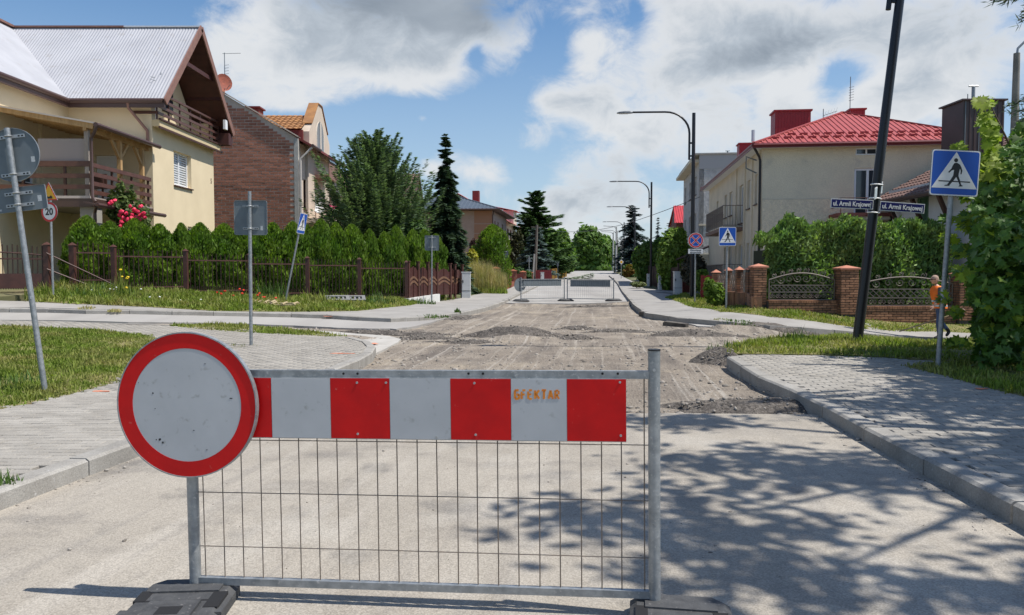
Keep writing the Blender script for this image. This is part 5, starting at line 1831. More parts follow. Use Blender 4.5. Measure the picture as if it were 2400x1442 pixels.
tr = bp('terrace', MB().box((Xb, Yb + 1.3, 4.0), (Xb + 1.3, Yb + 6.5, 4.25)).box((Xb + 1.15, Yb + 1.3, 4.25), (Xb + 1.3, Yb + 6.5, 4.75)).box((Xb + .9, Yb + 1.5, zg2), (Xb + 1.25, Yb + 1.85, 4.0)), M_beige)
fl_ = MB()
for k in range(70):
    q = rng.random()
    c = (Xb + 1.3 + rng.normal(0, .12), Yb + 1.6 + q * 4.5, 4.85 + rng.normal(0, .12))
    fl_.obox(c, (.13, .13, .1), Euler(rng.uniform(0, 3, 3)).to_matrix(), 0 if rng.random() < .45 else 1)
bp('window_box_flowers', fl_, [mat('pink_petals', (.62, .05, .16), .7), mat('leafy_green', (.06, .11, .03), .8)], tr, kind='stuff')
# dish and aerials
d = bp('satellite_dish', MB(), None) if False else None
dm = MB()
nr = 18
vs, fs = [(0, .10, 0)], []
for q, dpt in ((.35, .085), (.7, .05), (1, 0)):
    for i in range(nr):
        vs.append((.42 * q * math.cos(6.2832 * i / nr), dpt, .46 * q * math.sin(6.2832 * i / nr)))
fs += [(0, 1 + i, 1 + (i + 1) % nr) for i in range(nr)]
for j in range(2):
    fs += [(1 + j * nr + i, 1 + j * nr + (i + 1) % nr, 1 + (j + 1) * nr + (i + 1) % nr, 1 + (j + 1) * nr + i) for i in range(nr)]
dish = part('satellite_dish', MB().add(vs, fs), mat('rusty_dish', (.34, .09, .05), .8, col2=(.24, .07, .045), scale=6), bh, loc=(-14.72 - Xb, -.25, 11.05 - zg2), rot=(R(-12), 0, R(38)))
part('dish_arm', MB().tube([(0, .1, -.3), (0, -.3, -.5), (.1, -.5, -.35)], .015, 5), M_galv_d, dish)
ae = bp('tv_aerial', MB().tube([(-14.95, Yb + .5, 11.2), (-14.95, Yb + .5, 12.75)], .02, 5).tube([(-15.05, Yb + .5, 12.7), (-14.1, Yb + .5, 12.72)], .012, 4), M_galv_d)
for k in range(5):
    bp('aerial_rod', MB().tube([(-14.95, Yb + .5, 12.1 - .15 * k), (-14.7, Yb + .4, 12.1 - .15 * k)], .01, 4), M_galv_d, ae)
dm2 = part('white_dish', dish.data.copy(), None, bh, loc=(.35, 3.0, 5.0 - zg2), rot=(R(-10), 0, R(20)), scale=(.8, .8, .8))
dm2.data.materials[0] = M_frame

# ------------------------------------------------------------------ pink-tiled house behind the pine
zg3 = z0(-8, 58)
ph = thing('tiled_house', 'yellow house with a brownish pink tiled roof behind the pine tree', 'house', (-7.9, 56, zg3))
def pp_(name, mb, m, par=None, t=None, **k):
    t = t or ph
    mb.v = [(a - t.location.x, b - t.location.y, c - t.location.z) for a, b, c in mb.v]
    return part(name, mb, m, par or t, **k)
M_pinktile = mat('pinkish_tiles', (.26, .15, .125), .85, col2=(.19, .11, .095), scale=2, det=6)
M_yel2 = mat('warm_yellow_render', (.62, .42, .16), .9, col2=(.56, .37, .14), scale=2)
pp_('wall', MB().prism([(55.9, zg3 - .5), (64, zg3 - .5), (64, 5.7), (60, 8.75), (55.9, 5.7)], lambda a, b, w: (w, a, b), -8.2, -7.9), M_yel2)
pp_('wall', MB().box((-16, 55.9, zg3 - .5), (-8.2, 56.2, 5.7)), M_yel2)
pp_('roof', roof_tiles([(-7.2, 55.3, 5.35), (-16.5, 55.3, 5.35), (-16.5, 60, 8.95), (-7.2, 60, 8.95)], .38, .32), M_pinktile, kind='stuff')
pp_('roof', roof_tiles([(-7.2, 64.6, 5.35), (-16.5, 64.6, 5.35), (-16.5, 60, 8.95), (-7.2, 60, 8.95)], .38, .32), M_pinktile, kind='stuff')
for y in (55.25, 64.65):
    pp_('bargeboard', MB().beam((-7.2, y, 5.27), (-7.2, 60, 8.9), .08, .3, up=(0, 0, 1)), M_brown)
fy = wmap((-7.9, 55.9), math.pi / 2)
for a, za, zb_ in ((2.0, 5.0, 6.3), (5.2, 5.0, 6.3), (1.4, 1.9, 3.3), (5.4, 1.9, 3.3)):
    window(ph, (lambda f: lambda a_, n, z: f(a_, n + .2, z))(shifted(fy, ph)), a, a + 1.1, za - zg3, zb_ - zg3, M_barge, (.5,))

# ------------------------------------------------------------------ generic block helpers for rotated houses
def house(name, label, ox, oy, ang, zg_):
    return thing(name, label, 'house', (ox, oy, zg_), (0, 0, ang))
def hip_roof(t, L_, Wd, z, rise, over, m, pitch=.2, prof=((0, 0), (.55, 0), (.62, .03), (.9, .03)), boards=None, x0=0.0):
    """hip roof over the rectangle x 0..Wd, y 0..L"""
    a, b = x0 - over, x0 + Wd + over
    c, d = -over, L_ + over
    h = (b - a) / 2
    r0, r1 = ((a + b) / 2, c + h * .98, z + rise), ((a + b) / 2, d - h * .98, z + rise)
    pls = [[(a, c, z), (b, c, z), r0], [(b, d, z), (a, d, z), r1], [(a, d, z), (a, c, z), r0, r1], [(b, c, z), (b, d, z), r1, r0]]
    for pl in pls:
        part('roof', roof_sheet(pl, pitch, prof), m, t)
    part('eave_boards', slab([(a + .02, c + .02, z - .03), (b - .02, c + .02, z - .03), (b - .02, d - .02, z - .03), (a + .02, d - .02, z - .03)], .1), boards or M_frame, t)
    for p, q in ((r0, (a, c, z)), (r0, (b, c, z)), (r1, (a, d, z)), (r1, (b, d, z)), (r0, r1)):
        part('ridge_cap', MB().beam((p[0], p[1], p[2] + .03), (q[0], q[1], q[2] + .03), .16, .05), m, t)
    for p, q in (((a, c), (b, c)), ((b, c), (b, d)), ((b, d), (a, d)), ((a, d), (a, c))):
        part('gutter', MB().tube([(*p, z - .06), (*q, z - .06)], .075, 8), MATS.get('gutter_' + t.name.split('.')[0], M_gutter), t)
    return r0, r1

# dark-roofed beige house down the left side
Y_ = 65.0
q = P(1153, 640, Y_)
zg4 = z0(q.x, Y_) - .1
dh = house('beige_house', 'beige house with a dark slate blue hip roof beyond the spruce', q.x, Y_, -U6, zg4)
M_slate = mat('slate_blue_sheet', (.085, .105, .13), .5, col2=(.07, .088, .11), scale=3)
M_pinkb = mat('pinkish_beige_render', (.43, .33, .285), .92, col2=(.38, .29, .25), scale=1.5)
M_terr = mat('terracotta_band', (.36, .20, .13), .9)
eh = 6.62 - zg4
part('wall', wall_mb(wmap((-9, 0), 0), 9.0, -.5, eh), M_pinkb, dh)
part('wall', wall_mb(wmap((0, .302), math.pi / 2), 9.7, -.5, eh, [(1.2, 2.1, 4.4, 5.4), (3.1, 4.0, 4.4, 5.4), (6.2, 7.3, 4.0, 5.4)]), M_pinkb, dh)
for a in (1.5, 3.4):
    window(dh, wmap((0, 0), math.pi / 2), a, a + .9, 4.4, 5.4, M_brown, ())
window(dh, wmap((0, 0), math.pi / 2), 6.5, 7.6, 4.0, 5.4, M_brown)
part('corner_band', MB().box((-1.5, -.03, 2.6), (.03, .02, eh - .02)), M_terr, dh)
for z in (3.4, 4.2, 5.0):
    part('band_joint', MB().box((-1.5, -.034, z), (.034, -.029, z + .06)), M_pinkb, dh)
hip_roof(dh, 10, 9.0, eh, 1.75, .7, M_slate, x0=-9.0, pitch=.35, boards=M_brown)
part('downpipe', MB().tube([(.2, -.1, eh - .1), (.08, -.06, eh - .5), (.08, -.06, 0)], .05, 6), M_gutter, dh)
# red-roofed house behind it
Y_ = 78.0
q = P(1178, 640, Y_)
zg5 = z0(q.x, Y_) - .1
rh = house('red_roof_house', 'pale house with a bright red roof and balcony beyond the slate roofed house', q.x, Y_, -U6, zg5)
M_redroof = mat('bright_red_sheet', (.50, .045, .05), .5, col2=(.43, .04, .045), scale=3)
M_cream = mat('cream_render', (.62, .55, .45), .9, col2=(.55, .49, .40), scale=2)
ez_ = P(1200, 520, 82).z - zg5
part('wall', MB().box((-9, 0, -.5), (0, 12, ez_)), M_cream, rh)
rz_ = P(1105, 462, 82).z - zg5
part('roof', roof_sheet([(.8, -.6, ez_ - .3), (.8, 12.5, ez_ - .3), (-4.5, 12.5, rz_), (-4.5, -.6, rz_)], .35, ((0, 0), (.6, 0), (.68, .03), (.92, .03))), M_redroof, rh)
part('roof', roof_sheet([(-9.8, -.6, ez_ - .3), (-9.8, 12.5, ez_ - .3), (-4.5, 12.5, rz_), (-4.5, -.6, rz_)], .35, ((0, 0), (.6, 0), (.68, .03), (.92, .03))), M_redroof, rh)
part('gable', MB().prism([(-9, ez_), (0, ez_), (-4.5, rz_ - .1)], lambda a, b, w: (a, w, b), .0, .2), M_cream, rh)
part('chimney', MB().box((-3.6, 3, rz_ - 1), (-2.9, 3.7, rz_ + .6)), M_redtrim, rh)
part('dormer', MB().box((-2.0, 5, ez_ - .2), (.55, 8, ez_ + 1.3)), M_cream, rh)
part('dormer_roof', roof_sheet([(.9, 4.7, ez_ + 1.2), (.9, 8.3, ez_ + 1.2), (-3, 8.3, ez_ + 2.0), (-3, 4.7, ez_ + 2.0)], .35, ((0, 0), (.6, 0), (.68, .03), (.92, .03))), M_redroof, rh)
bl_ = part('balcony', MB().box((0, 3, 2.9), (1.3, 8, 3.1)), M_conc, rh)
for k in range(9):
    part('baluster', MB().beam((1.25, 3.1 + k * .6, 3.1), (1.25, 3.1 + k * .6, 4.0), .06, .06), M_black, bl_)
for a in (1.0, 3.6, 6.2, 9.0):
    for z in (1.2, 3.9):
        window(rh, wmap((0.02, 0), math.pi / 2), a, a + 1.2, z, z + 1.4, M_barge, (.5,), dep=-.03)

# ------------------------------------------------------------------ grey house, right
U7 = R(7.0)
gx0, gy0 = 9.70, 30.0
zg6 = z0(gx0, gy0) - .05
gh = house('grey_house', 'grey stuccoed two storey house with red metal hip roof and tall red chimneys', gx0, gy0, -U7, zg6)
M_greyst = mat('grey_pebble_stucco', (.76, .67, .50), .95, col2=(.68, .60, .45), scale=.8, det=7, bump=.7, bscale=24, bdist=.03, spec=.15, speck=(40, .93, 1.05), third=((.58, .525, .42), 1.6, .60, .78))
M_greyst2 = mat('smooth_grey_render', (.68, .60, .46), .93, col2=(.58, .515, .40), scale=1.2, det=6, bump=.2, bscale=40, spec=.2)
M_redsh = mat('red_metal_sheet', (.42, .088, .078), .5, col2=(.35, .072, .066), scale=2.5, spec=.4)
M_redch = mat('dark_red_cladding', (.34, .018, .022), .5, col2=(.29, .016, .02), scale=3)
MATS['gutter_grey_house'] = mat('oxblood_gutter', (.16, .02, .022), .4)
GE = 6.28 - zg6
GW, GL = 8.2, 15.5
gf = wmap((0, 0), 0)
fops = [(3.42, 4.42, 3.55 - zg6, 5.33 - zg6), (3.45, 4.25, 5.83 - zg6, 6.1 - zg6)]
part('wall', wall_mb(gf, GW, -.5, GE, fops), M_greyst, gh)
window(gh, gf, 3.42, 4.42, 3.55 - zg6, 5.33 - zg6, dep=.05, fw=.08, sill=False)
window(gh, gf, 3.45, 4.25, 5.83 - zg6, 6.1 - zg6, dep=.03, fw=.05, sill=False)
part('string_course', fbox(MB(), gf, .02, 3.1, -.02, .03, 4.17 - zg6, 4.22 - zg6), M_greyst2, gh)
part('lower_lit_render', fbox(MB(), gf, .015, 3.05, .001, .022, 2.0 - zg6, 4.165 - zg6), mat('sunlit_rough_render', (.84, .72, .52), .95, col2=(.72, .62, .46), scale=6, det=6, bump=1.0, bscale=18, bdist=.05, speck=(30, .9, 1.08)), gh)  # rough plaster whose paler tone paints in the grazing sun on this part
part('frieze', fbox(MB(), gf, -.03, GW, -.02, .05, GE - .16, GE - .01), M_greyst2, gh)
gs = wmap((0, GL), -math.pi / 2)          # side facing the road, a runs from far to near
def sa_(s):
    return GL - s
sops = []
def sw(s0, s1, za, zb_):
    sops.append((sa_(s1), sa_(s0), za - zg6, zb_ - zg6))
wins = [(.75, 1.45, 4.1, 5.3), (2.3, 3.1, 4.05, 5.25), (4.1, 5.1, 3.55, 5.25), (7.1, 8.0, 4.1, 5.25), (8.7, 9.5, 4.1, 5.25), (11.6, 12.4, 4.1, 5.2),
        (.75, 1.45, 1.25, 2.6), (2.3, 3.1, 1.25, 2.6), (4.1, 5.1, .8, 2.6), (7.1, 8.0, 1.3, 2.6), (8.7, 9.5, 1.3, 2.6)]
for w_ in wins:
    sw(*w_)
part('wall', wall_mb(gs, GL - .302, -.5, GE, sops), M_greyst2, gh)
for s0, s1, za, zb_ in wins:
    window(gh, gs, sa_(s1), sa_(s0), za - zg6, zb_ - zg6, dep=.1, mull=(.5,) if s1 - s0 > .75 else ())
for s0 in (.25, 1.8, 3.5, 5.7):
    part('pilaster', fbox(MB(), gs, sa_(s0 + .28), sa_(s0), -.02, .06, -.3, GE - .2), M_greyst2, gh)
part('bracket_mast', MB().tube([(-.1, .6, GE - 1.0), (-.5, .6, GE - .8), (-.5, .6, GE - .35), (-.1, .6, GE - .5)], .03, 5), M_galv_d, gh)
M_iron = mat('wrought_iron', (.17, .14, .12), .6, .1)
def iron_balcony(t, fn, a0, a1, z, proj=1.0):
    b_ = part('balcony', fbox(MB(), fn, a0, a1, 0, proj, z - .16, z), mat('balcony_slab', (.20, .13, .10), .9), t)
    m = MB()
    for zz in (z + .08, z + .95):
        m.beam(fn(a0 + .03, 0, zz), fn(a0 + .03, proj - .03, zz), .03, .03).beam(fn(a0 + .03, proj - .03, zz), fn(a1 - .03, proj - .03, zz), .03, .03).beam(fn(a1 - .03, proj - .03, zz), fn(a1 - .03, 0, zz), .03, .03)
    part('balcony_rail', m, M_iron, b_)
    n = int((a1 - a0) / .13)
    bm2 = MB()
    for k in range(n + 1):
        a = a0 + .03 + (a1 - a0 - .06) * k / n
        bm2.beam(fn(a, proj - .03, z + .08), fn(a, proj - .03, z + .95), .014, .014)
        if k % 3 == 1:
            c = [fn(a + .09 * math.cos(R(q)), proj - .03, z + .5 + .2 * math.sin(R(q))) for q in range(0, 361, 40)]
            bm2.tube(c, .008, 4)
    for k in range(8):
        nn_ = proj * k / 8
        bm2.beam(fn(a0 + .03, nn_, z + .08), fn(a0 + .03, nn_, z + .95), .014, .014)
        bm2.beam(fn(a1 - .03, nn_, z + .08), fn(a1 - .03, nn_, z + .95), .014, .014)
    part('ironwork', bm2, M_iron, b_, kind='stuff')
iron_balcony(gh, gs, sa_(9.8), sa_(4.0), 3.35 - zg6, .9)
iron_balcony(gh, gs, sa_(9.8), sa_(4.0), .75 - zg6, .9)
r0, r1 = hip_roof(gh, GL, GW, GE, 1.95, .42, M_redsh, pitch=.21)
part('fascia', MB().box((-.46, -.44, GE - .17), (GW + .46, -.40, GE - .0)).box((-.46, -.40, GE - .17), (-.42, GL + .4, GE)), MATS['oxblood_gutter'] if 'oxblood_gutter' in MATS else M_redtrim, gh)
part('downpipe', MB().tube([(-.4, -.35, GE - .1), (-.12, -.02, GE - .45), (-.08, -.0, GE - .6), (-.08, 0, 0)], .05, 8), M_black, gh, smooth=True)
# snow guards, two rows on the visible slope
sg = MB().box((-.14, -.05, 0), (.14, .05, .075)).mesh('snow_guard', M_redch)
hw = GW / 2 + .42
for row_, (f_, n_) in enumerate(((.13, 16), (.24, 14))):
    y = -.42 + hw * f_
    zz = GE + 1.95 * f_
    x0_, x1_ = -.42 + hw * f_ + .25, GW + .42 - hw * f_ - .25
    for k in range(n_):
        part('snow_guard', sg, None, gh, loc=(x0_ + (x1_ - x0_) * (k + .5 * (row_ % 2) + .2) / n_, y, zz + .01))
def chimney(t, x0_, y0_, x1_, y1_, za, zb_, m, cap=True):
    c = part('chimney', MB().box((x0_, y0_, za), (x1_, y1_, zb_)), m, t)
    rb = MB()
    for k in range(int((x1_ - x0_) / .12)):
        rb.box((x0_ + .03 + k * .12, y0_ - .015, za), (x0_ + .07 + k * .12, y0_ - .001, zb_ - .02))
    part('cladding_rib', rb, m, c, kind='stuff')
    if cap:
        part('chimney_cap', MB().box((x0_ - .06, y0_ - .06, zb_), (x1_ + .06, y1_ + .06, zb_ + .07)), m, c)
    return c
def gl(px, py, Y):
    """picture point at depth Y in the grey house's own coordinates"""
    q = P(px, py, Y) - gh.location
    return Matrix.Rotation(U7, 3, 'Z') @ q
a, b2 = gl(1817, 262, 33.5), gl(1897, 320, 33.5)
chimney(gh, a.x, a.y, b2.x, a.y + .9, b2.z - .6, a.z, M_redch)
a, b2 = gl(1994, 258, 34.5), gl(2026, 280, 34.5)
chimney(gh, a.x, a.y, b2.x, a.y + .7, b2.z - .6, a.z, M_redch)
a, b2 = gl(1733, 338, 44), gl(1772, 372, 44)
chimney(gh, a.x, a.y, b2.x, a.y + .8, b2.z - 1.6, a.z, M_redch)
a = gl(1765, 332, 44.4)
part('flue_pipe', MB().tube([a, a + Vector((0, 0, .65))], .1, 8), mat('flue_steel', (.55, .56, .57), .4, .5), gh)
a = gl(1992, 262, 36)
m = MB().tube([a - Vector((0, 0, .8)), a + Vector((0, 0, 1.6))], .018, 5)
ae = part('tv_aerial', m, M_galv_d, gh, label='tall thin mast aerial')
for k in range(6):
    part('aerial_rod', MB().tube([a + Vector((-.06, 0, .5 + .12 * k)), a + Vector((.16, 0, .55 + .12 * k))], .01, 4), M_galv_d, ae)
a = gl(1929, 300, 35)
ae = part('tv_aerial', MB().tube([a - Vector((0, 0, .6)), a + Vector((0, 0, .85))], .018, 5).tube([a + Vector((0, 0, .55)), a + Vector((.62, .1, .75))], .014, 4), M_galv_d, gh, label='comb shaped television aerial')
for k in range(5):
    c = a + Vector((.08 + .12 * k, 0, .58 + .04 * k))
    part('aerial_rod', MB().tube([c + Vector((-.08, -.12, -.18)), c + Vector((.08, .12, .18))], .01, 4), M_galv_d, ae)
# porch balcony on the side facing the viewer
pb = part('porch_slab', fbox(MB(), gf, 2.5, 5.4, 0, 1.25, 3.42 - zg6, 3.55 - zg6), mat('rusty_red_edge', (.19, .06, .045), .8), gh)
part('porch_soffit', fbox(MB(), gf, 2.6, 5.3, .02, 1.15, 3.30 - zg6, 3.418 - zg6), M_greyst2, pb)
for a in (2.6, 3.5, 4.4, 5.3):
    part('porch_rail_post', MB().beam(gf(a, 1.2, 3.55 - zg6), gf(a, 1.2, 4.1 - zg6), .03, .03), M_barge, pb)
for z in (3.8, 4.1):
    part('porch_rail', MB().beam(gf(2.6, 1.2, z - zg6), gf(5.3, 1.2, z - zg6), .025, .025).beam(gf(2.6, 0, z - zg6), gf(2.6, 1.2, z - zg6), .025, .025), M_barge, pb)
part('porch_post', MB().beam(gf(3.35, 1.1, -.2), gf(3.35, 1.1, 3.4 - zg6), .06, .06), M_frame, pb)
# low annexe with a lean-to roof, seen behind the signs
an = P(1668, 640, 46)
part('annexe_wall', MB().box((-.9, GL + .02, -.4), (3.0, GL + 3, 2.2)), M_greyst2, gh)
part('annexe_roof', slab([(-1.9, GL - .2, 1.95), (.6, GL - .2, 2.95), (.6, GL + 3.2, 2.95), (-1.9, GL + 3.2, 1.95)], .1), M_gutter, gh)

# white roughcast block behind
q = P(1637, 640, 53)
zg7 = z0(q.x, 53) - .1
wb = house('white_block', 'flat roofed block with rough white roughcast end wall behind the grey house', q.x, 53, -U7, zg7)
M_rough = mat('white_roughcast', (.55, .54, .52), .97, col2=(.40, .395, .385), scale=3.5, det=8, bump=1.0, bscale=7, bdist=.06, spec=.1)
hb = P(1637, 362, 53).z - zg7
part('end_wall', MB().box((0, 0, -.5), (9, .3, hb)), M_rough, wb)
part('plain_strip', MB().box((-.02, -.02, hb - 1.0), (9, 0, hb + .05)), mat('grey_render_strip', (.40, .395, .39), .9), wb)
part('string_course', MB().box((-.02, -.05, 4.4), (9, -.001, 4.5)).box((-.02, -.05, 2.4), (9, -.001, 2.5)), M_greyst2, wb)
fw2 = wmap((0, 11), -math.pi / 2)
wo_ = [(1, 2.2, 1.2, 2.6), (4.5, 5.7, 1.2, 2.6), (8.2, 9.3, 1.2, 2.6), (1, 2.2, 4, 5.4), (4.5, 5.7, 4, 5.4), (8.2, 9.3, 4, 5.4), (1, 2.2, 6.7, 8.0), (4.5, 5.7, 6.7, 8.0), (8.2, 9.3, 6.7, 8.0)]
part('side_wall', wall_mb(fw2, 11, -.5, hb - .35, wo_), M_rough, wb)
for a0, a1, za, zb_ in wo_:
    window(wb, fw2, a0, a1, za, zb_)
part('roof', MB().box((-.35, -.1, hb - .02), (9, 11.3, hb + .08)), M_conc, wb)
part('cornice', MB().box((-.6, .3, hb - .5), (0, 11.2, hb - .3)), M_greyst2, wb)
for x in (2.0, 3.4, 3.8):
    part('vent', MB().tube([(x, 1, hb), (x, 1, hb + .35)], .05, 6).tube([(x - .15, 1, hb + .35), (x + .15, 1, hb + .35)], .03, 5), M_galv_d, wb)
# small house with a red pitched roof left of the block
q = P(1579, 640, 70)
zg8 = z0(q.x, 70) - .1
sh = house('red_roof_cottage', 'small house with a red ribbed roof left of the white block', q.x, 70, -U7, zg8)
hz = P(1590, 518, 70).z - zg8
hz2 = P(1590, 480, 72).z - zg8
part('wall', MB().box((.2, .2, -.5), (4, 7, hz)), mat('dark_brick_wall', (.16, .06, .05), .9), sh)
part('roof', roof_sheet([(0, -.4, hz - .2), (4.5, -.4, hz - .2), (4.5, 3.2, hz2), (.2, 3.2, hz2)], .22, ((0, 0), (.5, 0), (.6, .04), (.9, .04))), M_redroof, sh)
part('roof', roof_sheet([(0, 7.2, hz - .2), (4.5, 7.2, hz - .2), (4.5, 3.2, hz2), (.2, 3.2, hz2)], .22, ((0, 0), (.5, 0), (.6, .04), (.9, .04))), M_redroof, sh)
part('gable', MB().prism([(.2, hz - .2), (6.8, hz - .2), (3.2, hz2 - .1)], lambda a, b, w: (w, a, b), .25, .4), M_soffit, sh)

# ------------------------------------------------------------------ white house with tiled roof behind the hedge, right
zg9 = z0(13.9, 25) - .2
bn = thing('white_house', 'low white house with a brown tiled roof, dark braces and a green framed window', 'house', (13.9, 28.5, zg9))
def np_(name, mb, m, par=None, **k):
    return pp_(name, mb, m, par, t=bn, **k)
M_btile = mat('brown_roof_tiles', (.20, .115, .095), .85, col2=(.14, .085, .07), scale=3, det=6)
M_whitew = mat('white_render', (.66, .65, .63), .93, col2=(.58, .57, .55), scale=1.5, bump=.2, bscale=50)
fbn = wmap((13.9, 28.5), -math.pi / 2)
np_('wall', wall_mb(fbn, 5.3, zg9 - .5, 4.35, [(2.0, 2.75, 3.0, 4.0)]), M_whitew)
np_('wall', MB().prism([(13.9, zg9 - .5), (20, zg9 - .5), (20, 4.1), (17, 5.75), (13.9, 4.1)], lambda a, b, w: (a, w, b), 28.2, 28.5), M_whitew)
np_('wall', MB().prism([(13.9, zg9 - .5), (20, zg9 - .5), (20, 4.1), (17, 5.75), (13.9, 4.1)], lambda a, b, w: (a, w, b), 23.15, 23.19), M_whitew)
w = window(bn, shifted(fbn, bn), 2.0, 2.75, 3.0 - zg9, 4.0 - zg9, mat('green_frame', (.10, .18, .11), .7), (), dep=.02, fw=.14, sill=False, mglass=mat('green_shutter', (.06, .14, .075), .8))
zEb = 3.95
np_('roof', roof_tiles([(13.35, 28.9, zEb), (13.35, 22.9, zEb + .05), (17.2, 22.9, 6.05), (17.2, 28.9, 6.0)], .33, .22, .02, .03), M_btile, kind='stuff')
np_('roof', roof_tiles([(21, 22.9, zEb), (21, 28.9, zEb), (17.2, 28.9, 6.0), (17.2, 17.2, 6.0)], .33, .22, .02, .03), M_btile, kind='stuff')
np_('roof_boards', slab([(13.35, 28.9, zEb - .03), (13.35, 22.9, zEb - .0), (17.2, 22.9, 5.98), (17.2, 28.9, 5.95)], .08), M_gutter)
np_('gutter', MB().tube([(13.3, 29.0, zEb - .08), (13.3, 22.9, zEb - .05)], .09, 8), M_gutter)
for y in (27.6, 26.0, 24.4):
    np_('eave_brace', MB().beam((13.45, y, zEb - .1), (13.95, y + .1, 2.85), .1, .12), M_brown)
a, b2 = P(2258, 236, 24.6), P(2352, 330, 24.6)
c = np_('chimney', MB().box((a.x, a.y, 4.6), (b2.x, a.y + 1.2, a.z)), mat('dark_brown_cladding', (.05, .033, .03), .5, col2=(.07, .045, .04), scale=2))
np_('chimney_cap', MB().box((a.x - .07, a.y - .07, a.z), (b2.x + .07, a.y + 1.3, a.z + .05)), M_gutter, c)
for k in range(9):
    x = a.x + .06 + (b2.x - a.x - .12) * k / 8
    np_('cladding_rib', MB().box((x, a.y - .015, 4.6), (x + .025, a.y - .001, a.z)), M_galv_d if k % 3 == 0 else M_gutter, c)
x = (a.x + b2.x) / 2
np_('flue_pipe', MB().tube([(x - .05, a.y + .5, a.z), (x - .05, a.y + .5, a.z + .55)], .055, 8).tube([(x - .2, a.y + .5, a.z + .57), (x + .1, a.y + .5, a.z + .57)], .03, 5), M_galv, c)
np_('lightning_rod', MB().tube([(a.x + .25, a.y + .2, a.z), (a.x + .25, a.y + .2, a.z + .25)], .015, 4), M_galv_d, c)
# ================================================================== FENCES, GATES
M_fence = mat('brown_fence_paint', (.085, .034, .026), .5, col2=(.06, .026, .02), scale=5)
M_bar = mat('dark_fence_bar', (.045, .022, .018), .5)
M_plinth = mat('grey_plinth', (.33, .36, .34), .9, col2=(.28, .30, .285), scale=2.5)
M_plinthw = mat('white_plinth', (.66, .66, .63), .9, col2=(.55, .55, .52), scale=2)
A0, A1 = Vector((-11.91, 23.0)), Vector((-4.12, 30.0))
posts_px = [(268, 575, 672), (425, 585, 685), (580, 594, 691), (728, 602, 697), (848, 605, 702), (953, 612, 706)]
fang = math.atan2(A1.y - A0.y, A1.x - A0.x)
def fpt(k):
    q = A0.lerp(A1, k / 5)
    return q
fen = thing('metal_fence', 'dark brown metal bar fence on a low stepped plinth before the thuja hedge', 'fence', (A0.x, A0.y, z0(*A0)))
def fp(name, mb, m, par=None, **k):
    mb.v = [(a - fen.location.x, b - fen.location.y, c - fen.location.z) for a, b, c in mb.v]
    return part(name, mb, m, par or fen, **k)
tops, bots = [], []
for k, (px, pt, pb) in enumerate(posts_px):
    q = fpt(k)
    zt_, zb_ = P(px, pt, q.y).z, P(px, pb, q.y).z
    tops.append(zt_)
    bots.append(zb_)
    p = fp('post', MB().box((q.x - .065, q.y - .065, zb_ - .2), (q.x + .065, q.y + .065, zt_ - .05)), M_fence)
    fp('post_cap', MB().add([(q.x - .085, q.y - .085, zt_ - .05), (q.x + .085, q.y - .085, zt_ - .05), (q.x + .085, q.y + .085, zt_ - .05), (q.x - .085, q.y + .085, zt_ - .05), (q.x, q.y, zt_ + .03)],
                            [(0, 1, 4), (1, 2, 4), (2, 3, 4), (3, 0, 4), (0, 3, 2, 1)]), M_fence, p)
bar_me = MB().beam((0, 0, 0), (0, 0, 1), .022, .022).mesh('bar', M_bar)
sbar_me = MB().beam((0, 0, 0), (0, 0, .27), .022, .022).mesh('short_bar', M_bar)
def panel(par, a, b, za, zb_, hgt, n, zo, short=True, arch=0.0):
    """bars between two ground points, relative to parent"""
    for k in range(1, n):
        t = k / n
        x, y = a.x + (b.x - a.x) * t, a.y + (b.y - a.y) * t
        z = za + (zb_ - za) * t
        h = hgt + arch * math.sin(math.pi * t) + .02 * math.sin(k * 2.1)
        part('bar', bar_me, None, par, loc=(x - zo[0], y - zo[1], z - zo[2]), scale=(1, 1, h))
        if short:
            t += .5 / n
            part('short_bar', sbar_me, None, par, loc=(a.x + (b.x - a.x) * t - zo[0], a.y + (b.y - a.y) * t - zo[1], za + (zb_ - za) * t - zo[2]))
zo = fen.location
for k in range(5):
    a, b = fpt(k), fpt(k + 1)
    zb_ = min(bots[k], bots[k + 1]) + .04 if k > 0 else bots[1] + .06
    hh = tops[k + 1] - zb_ + .02
    panel(fen, a, b, zb_, zb_, hh * .95, 15, zo)
    for z in (.12, hh * .80):
        fp('rail', MB().beam((a.x, a.y, zb_ + z), (b.x, b.y, zb_ + z), .03, .04), M_fence)
    # stepped plinth
    d = (b - a).normalized()
    nrm = Vector((d.y, -d.x))
    o_ = a + nrm * .0
    m = MB()
    zt_ = zb_ - .02
    m.add([(*(a + nrm * .12), zt_ - .9), (*(b + nrm * .12), zt_ - .9), (*(b - nrm * .12), zt_ - .9), (*(a - nrm * .12), zt_ - .9),
           (*(a + nrm * .12), zt_), (*(b + nrm * .12), zt_), (*(b - nrm * .12), zt_), (*(a - nrm * .12), zt_)], [(0, 3, 2, 1), (4, 5, 6, 7), (0, 1, 5, 4), (1, 2, 6, 5), (2, 3, 7, 6), (3, 0, 4, 7)])
    fp('plinth', m, M_plinth if k < 3 else M_plinthw)
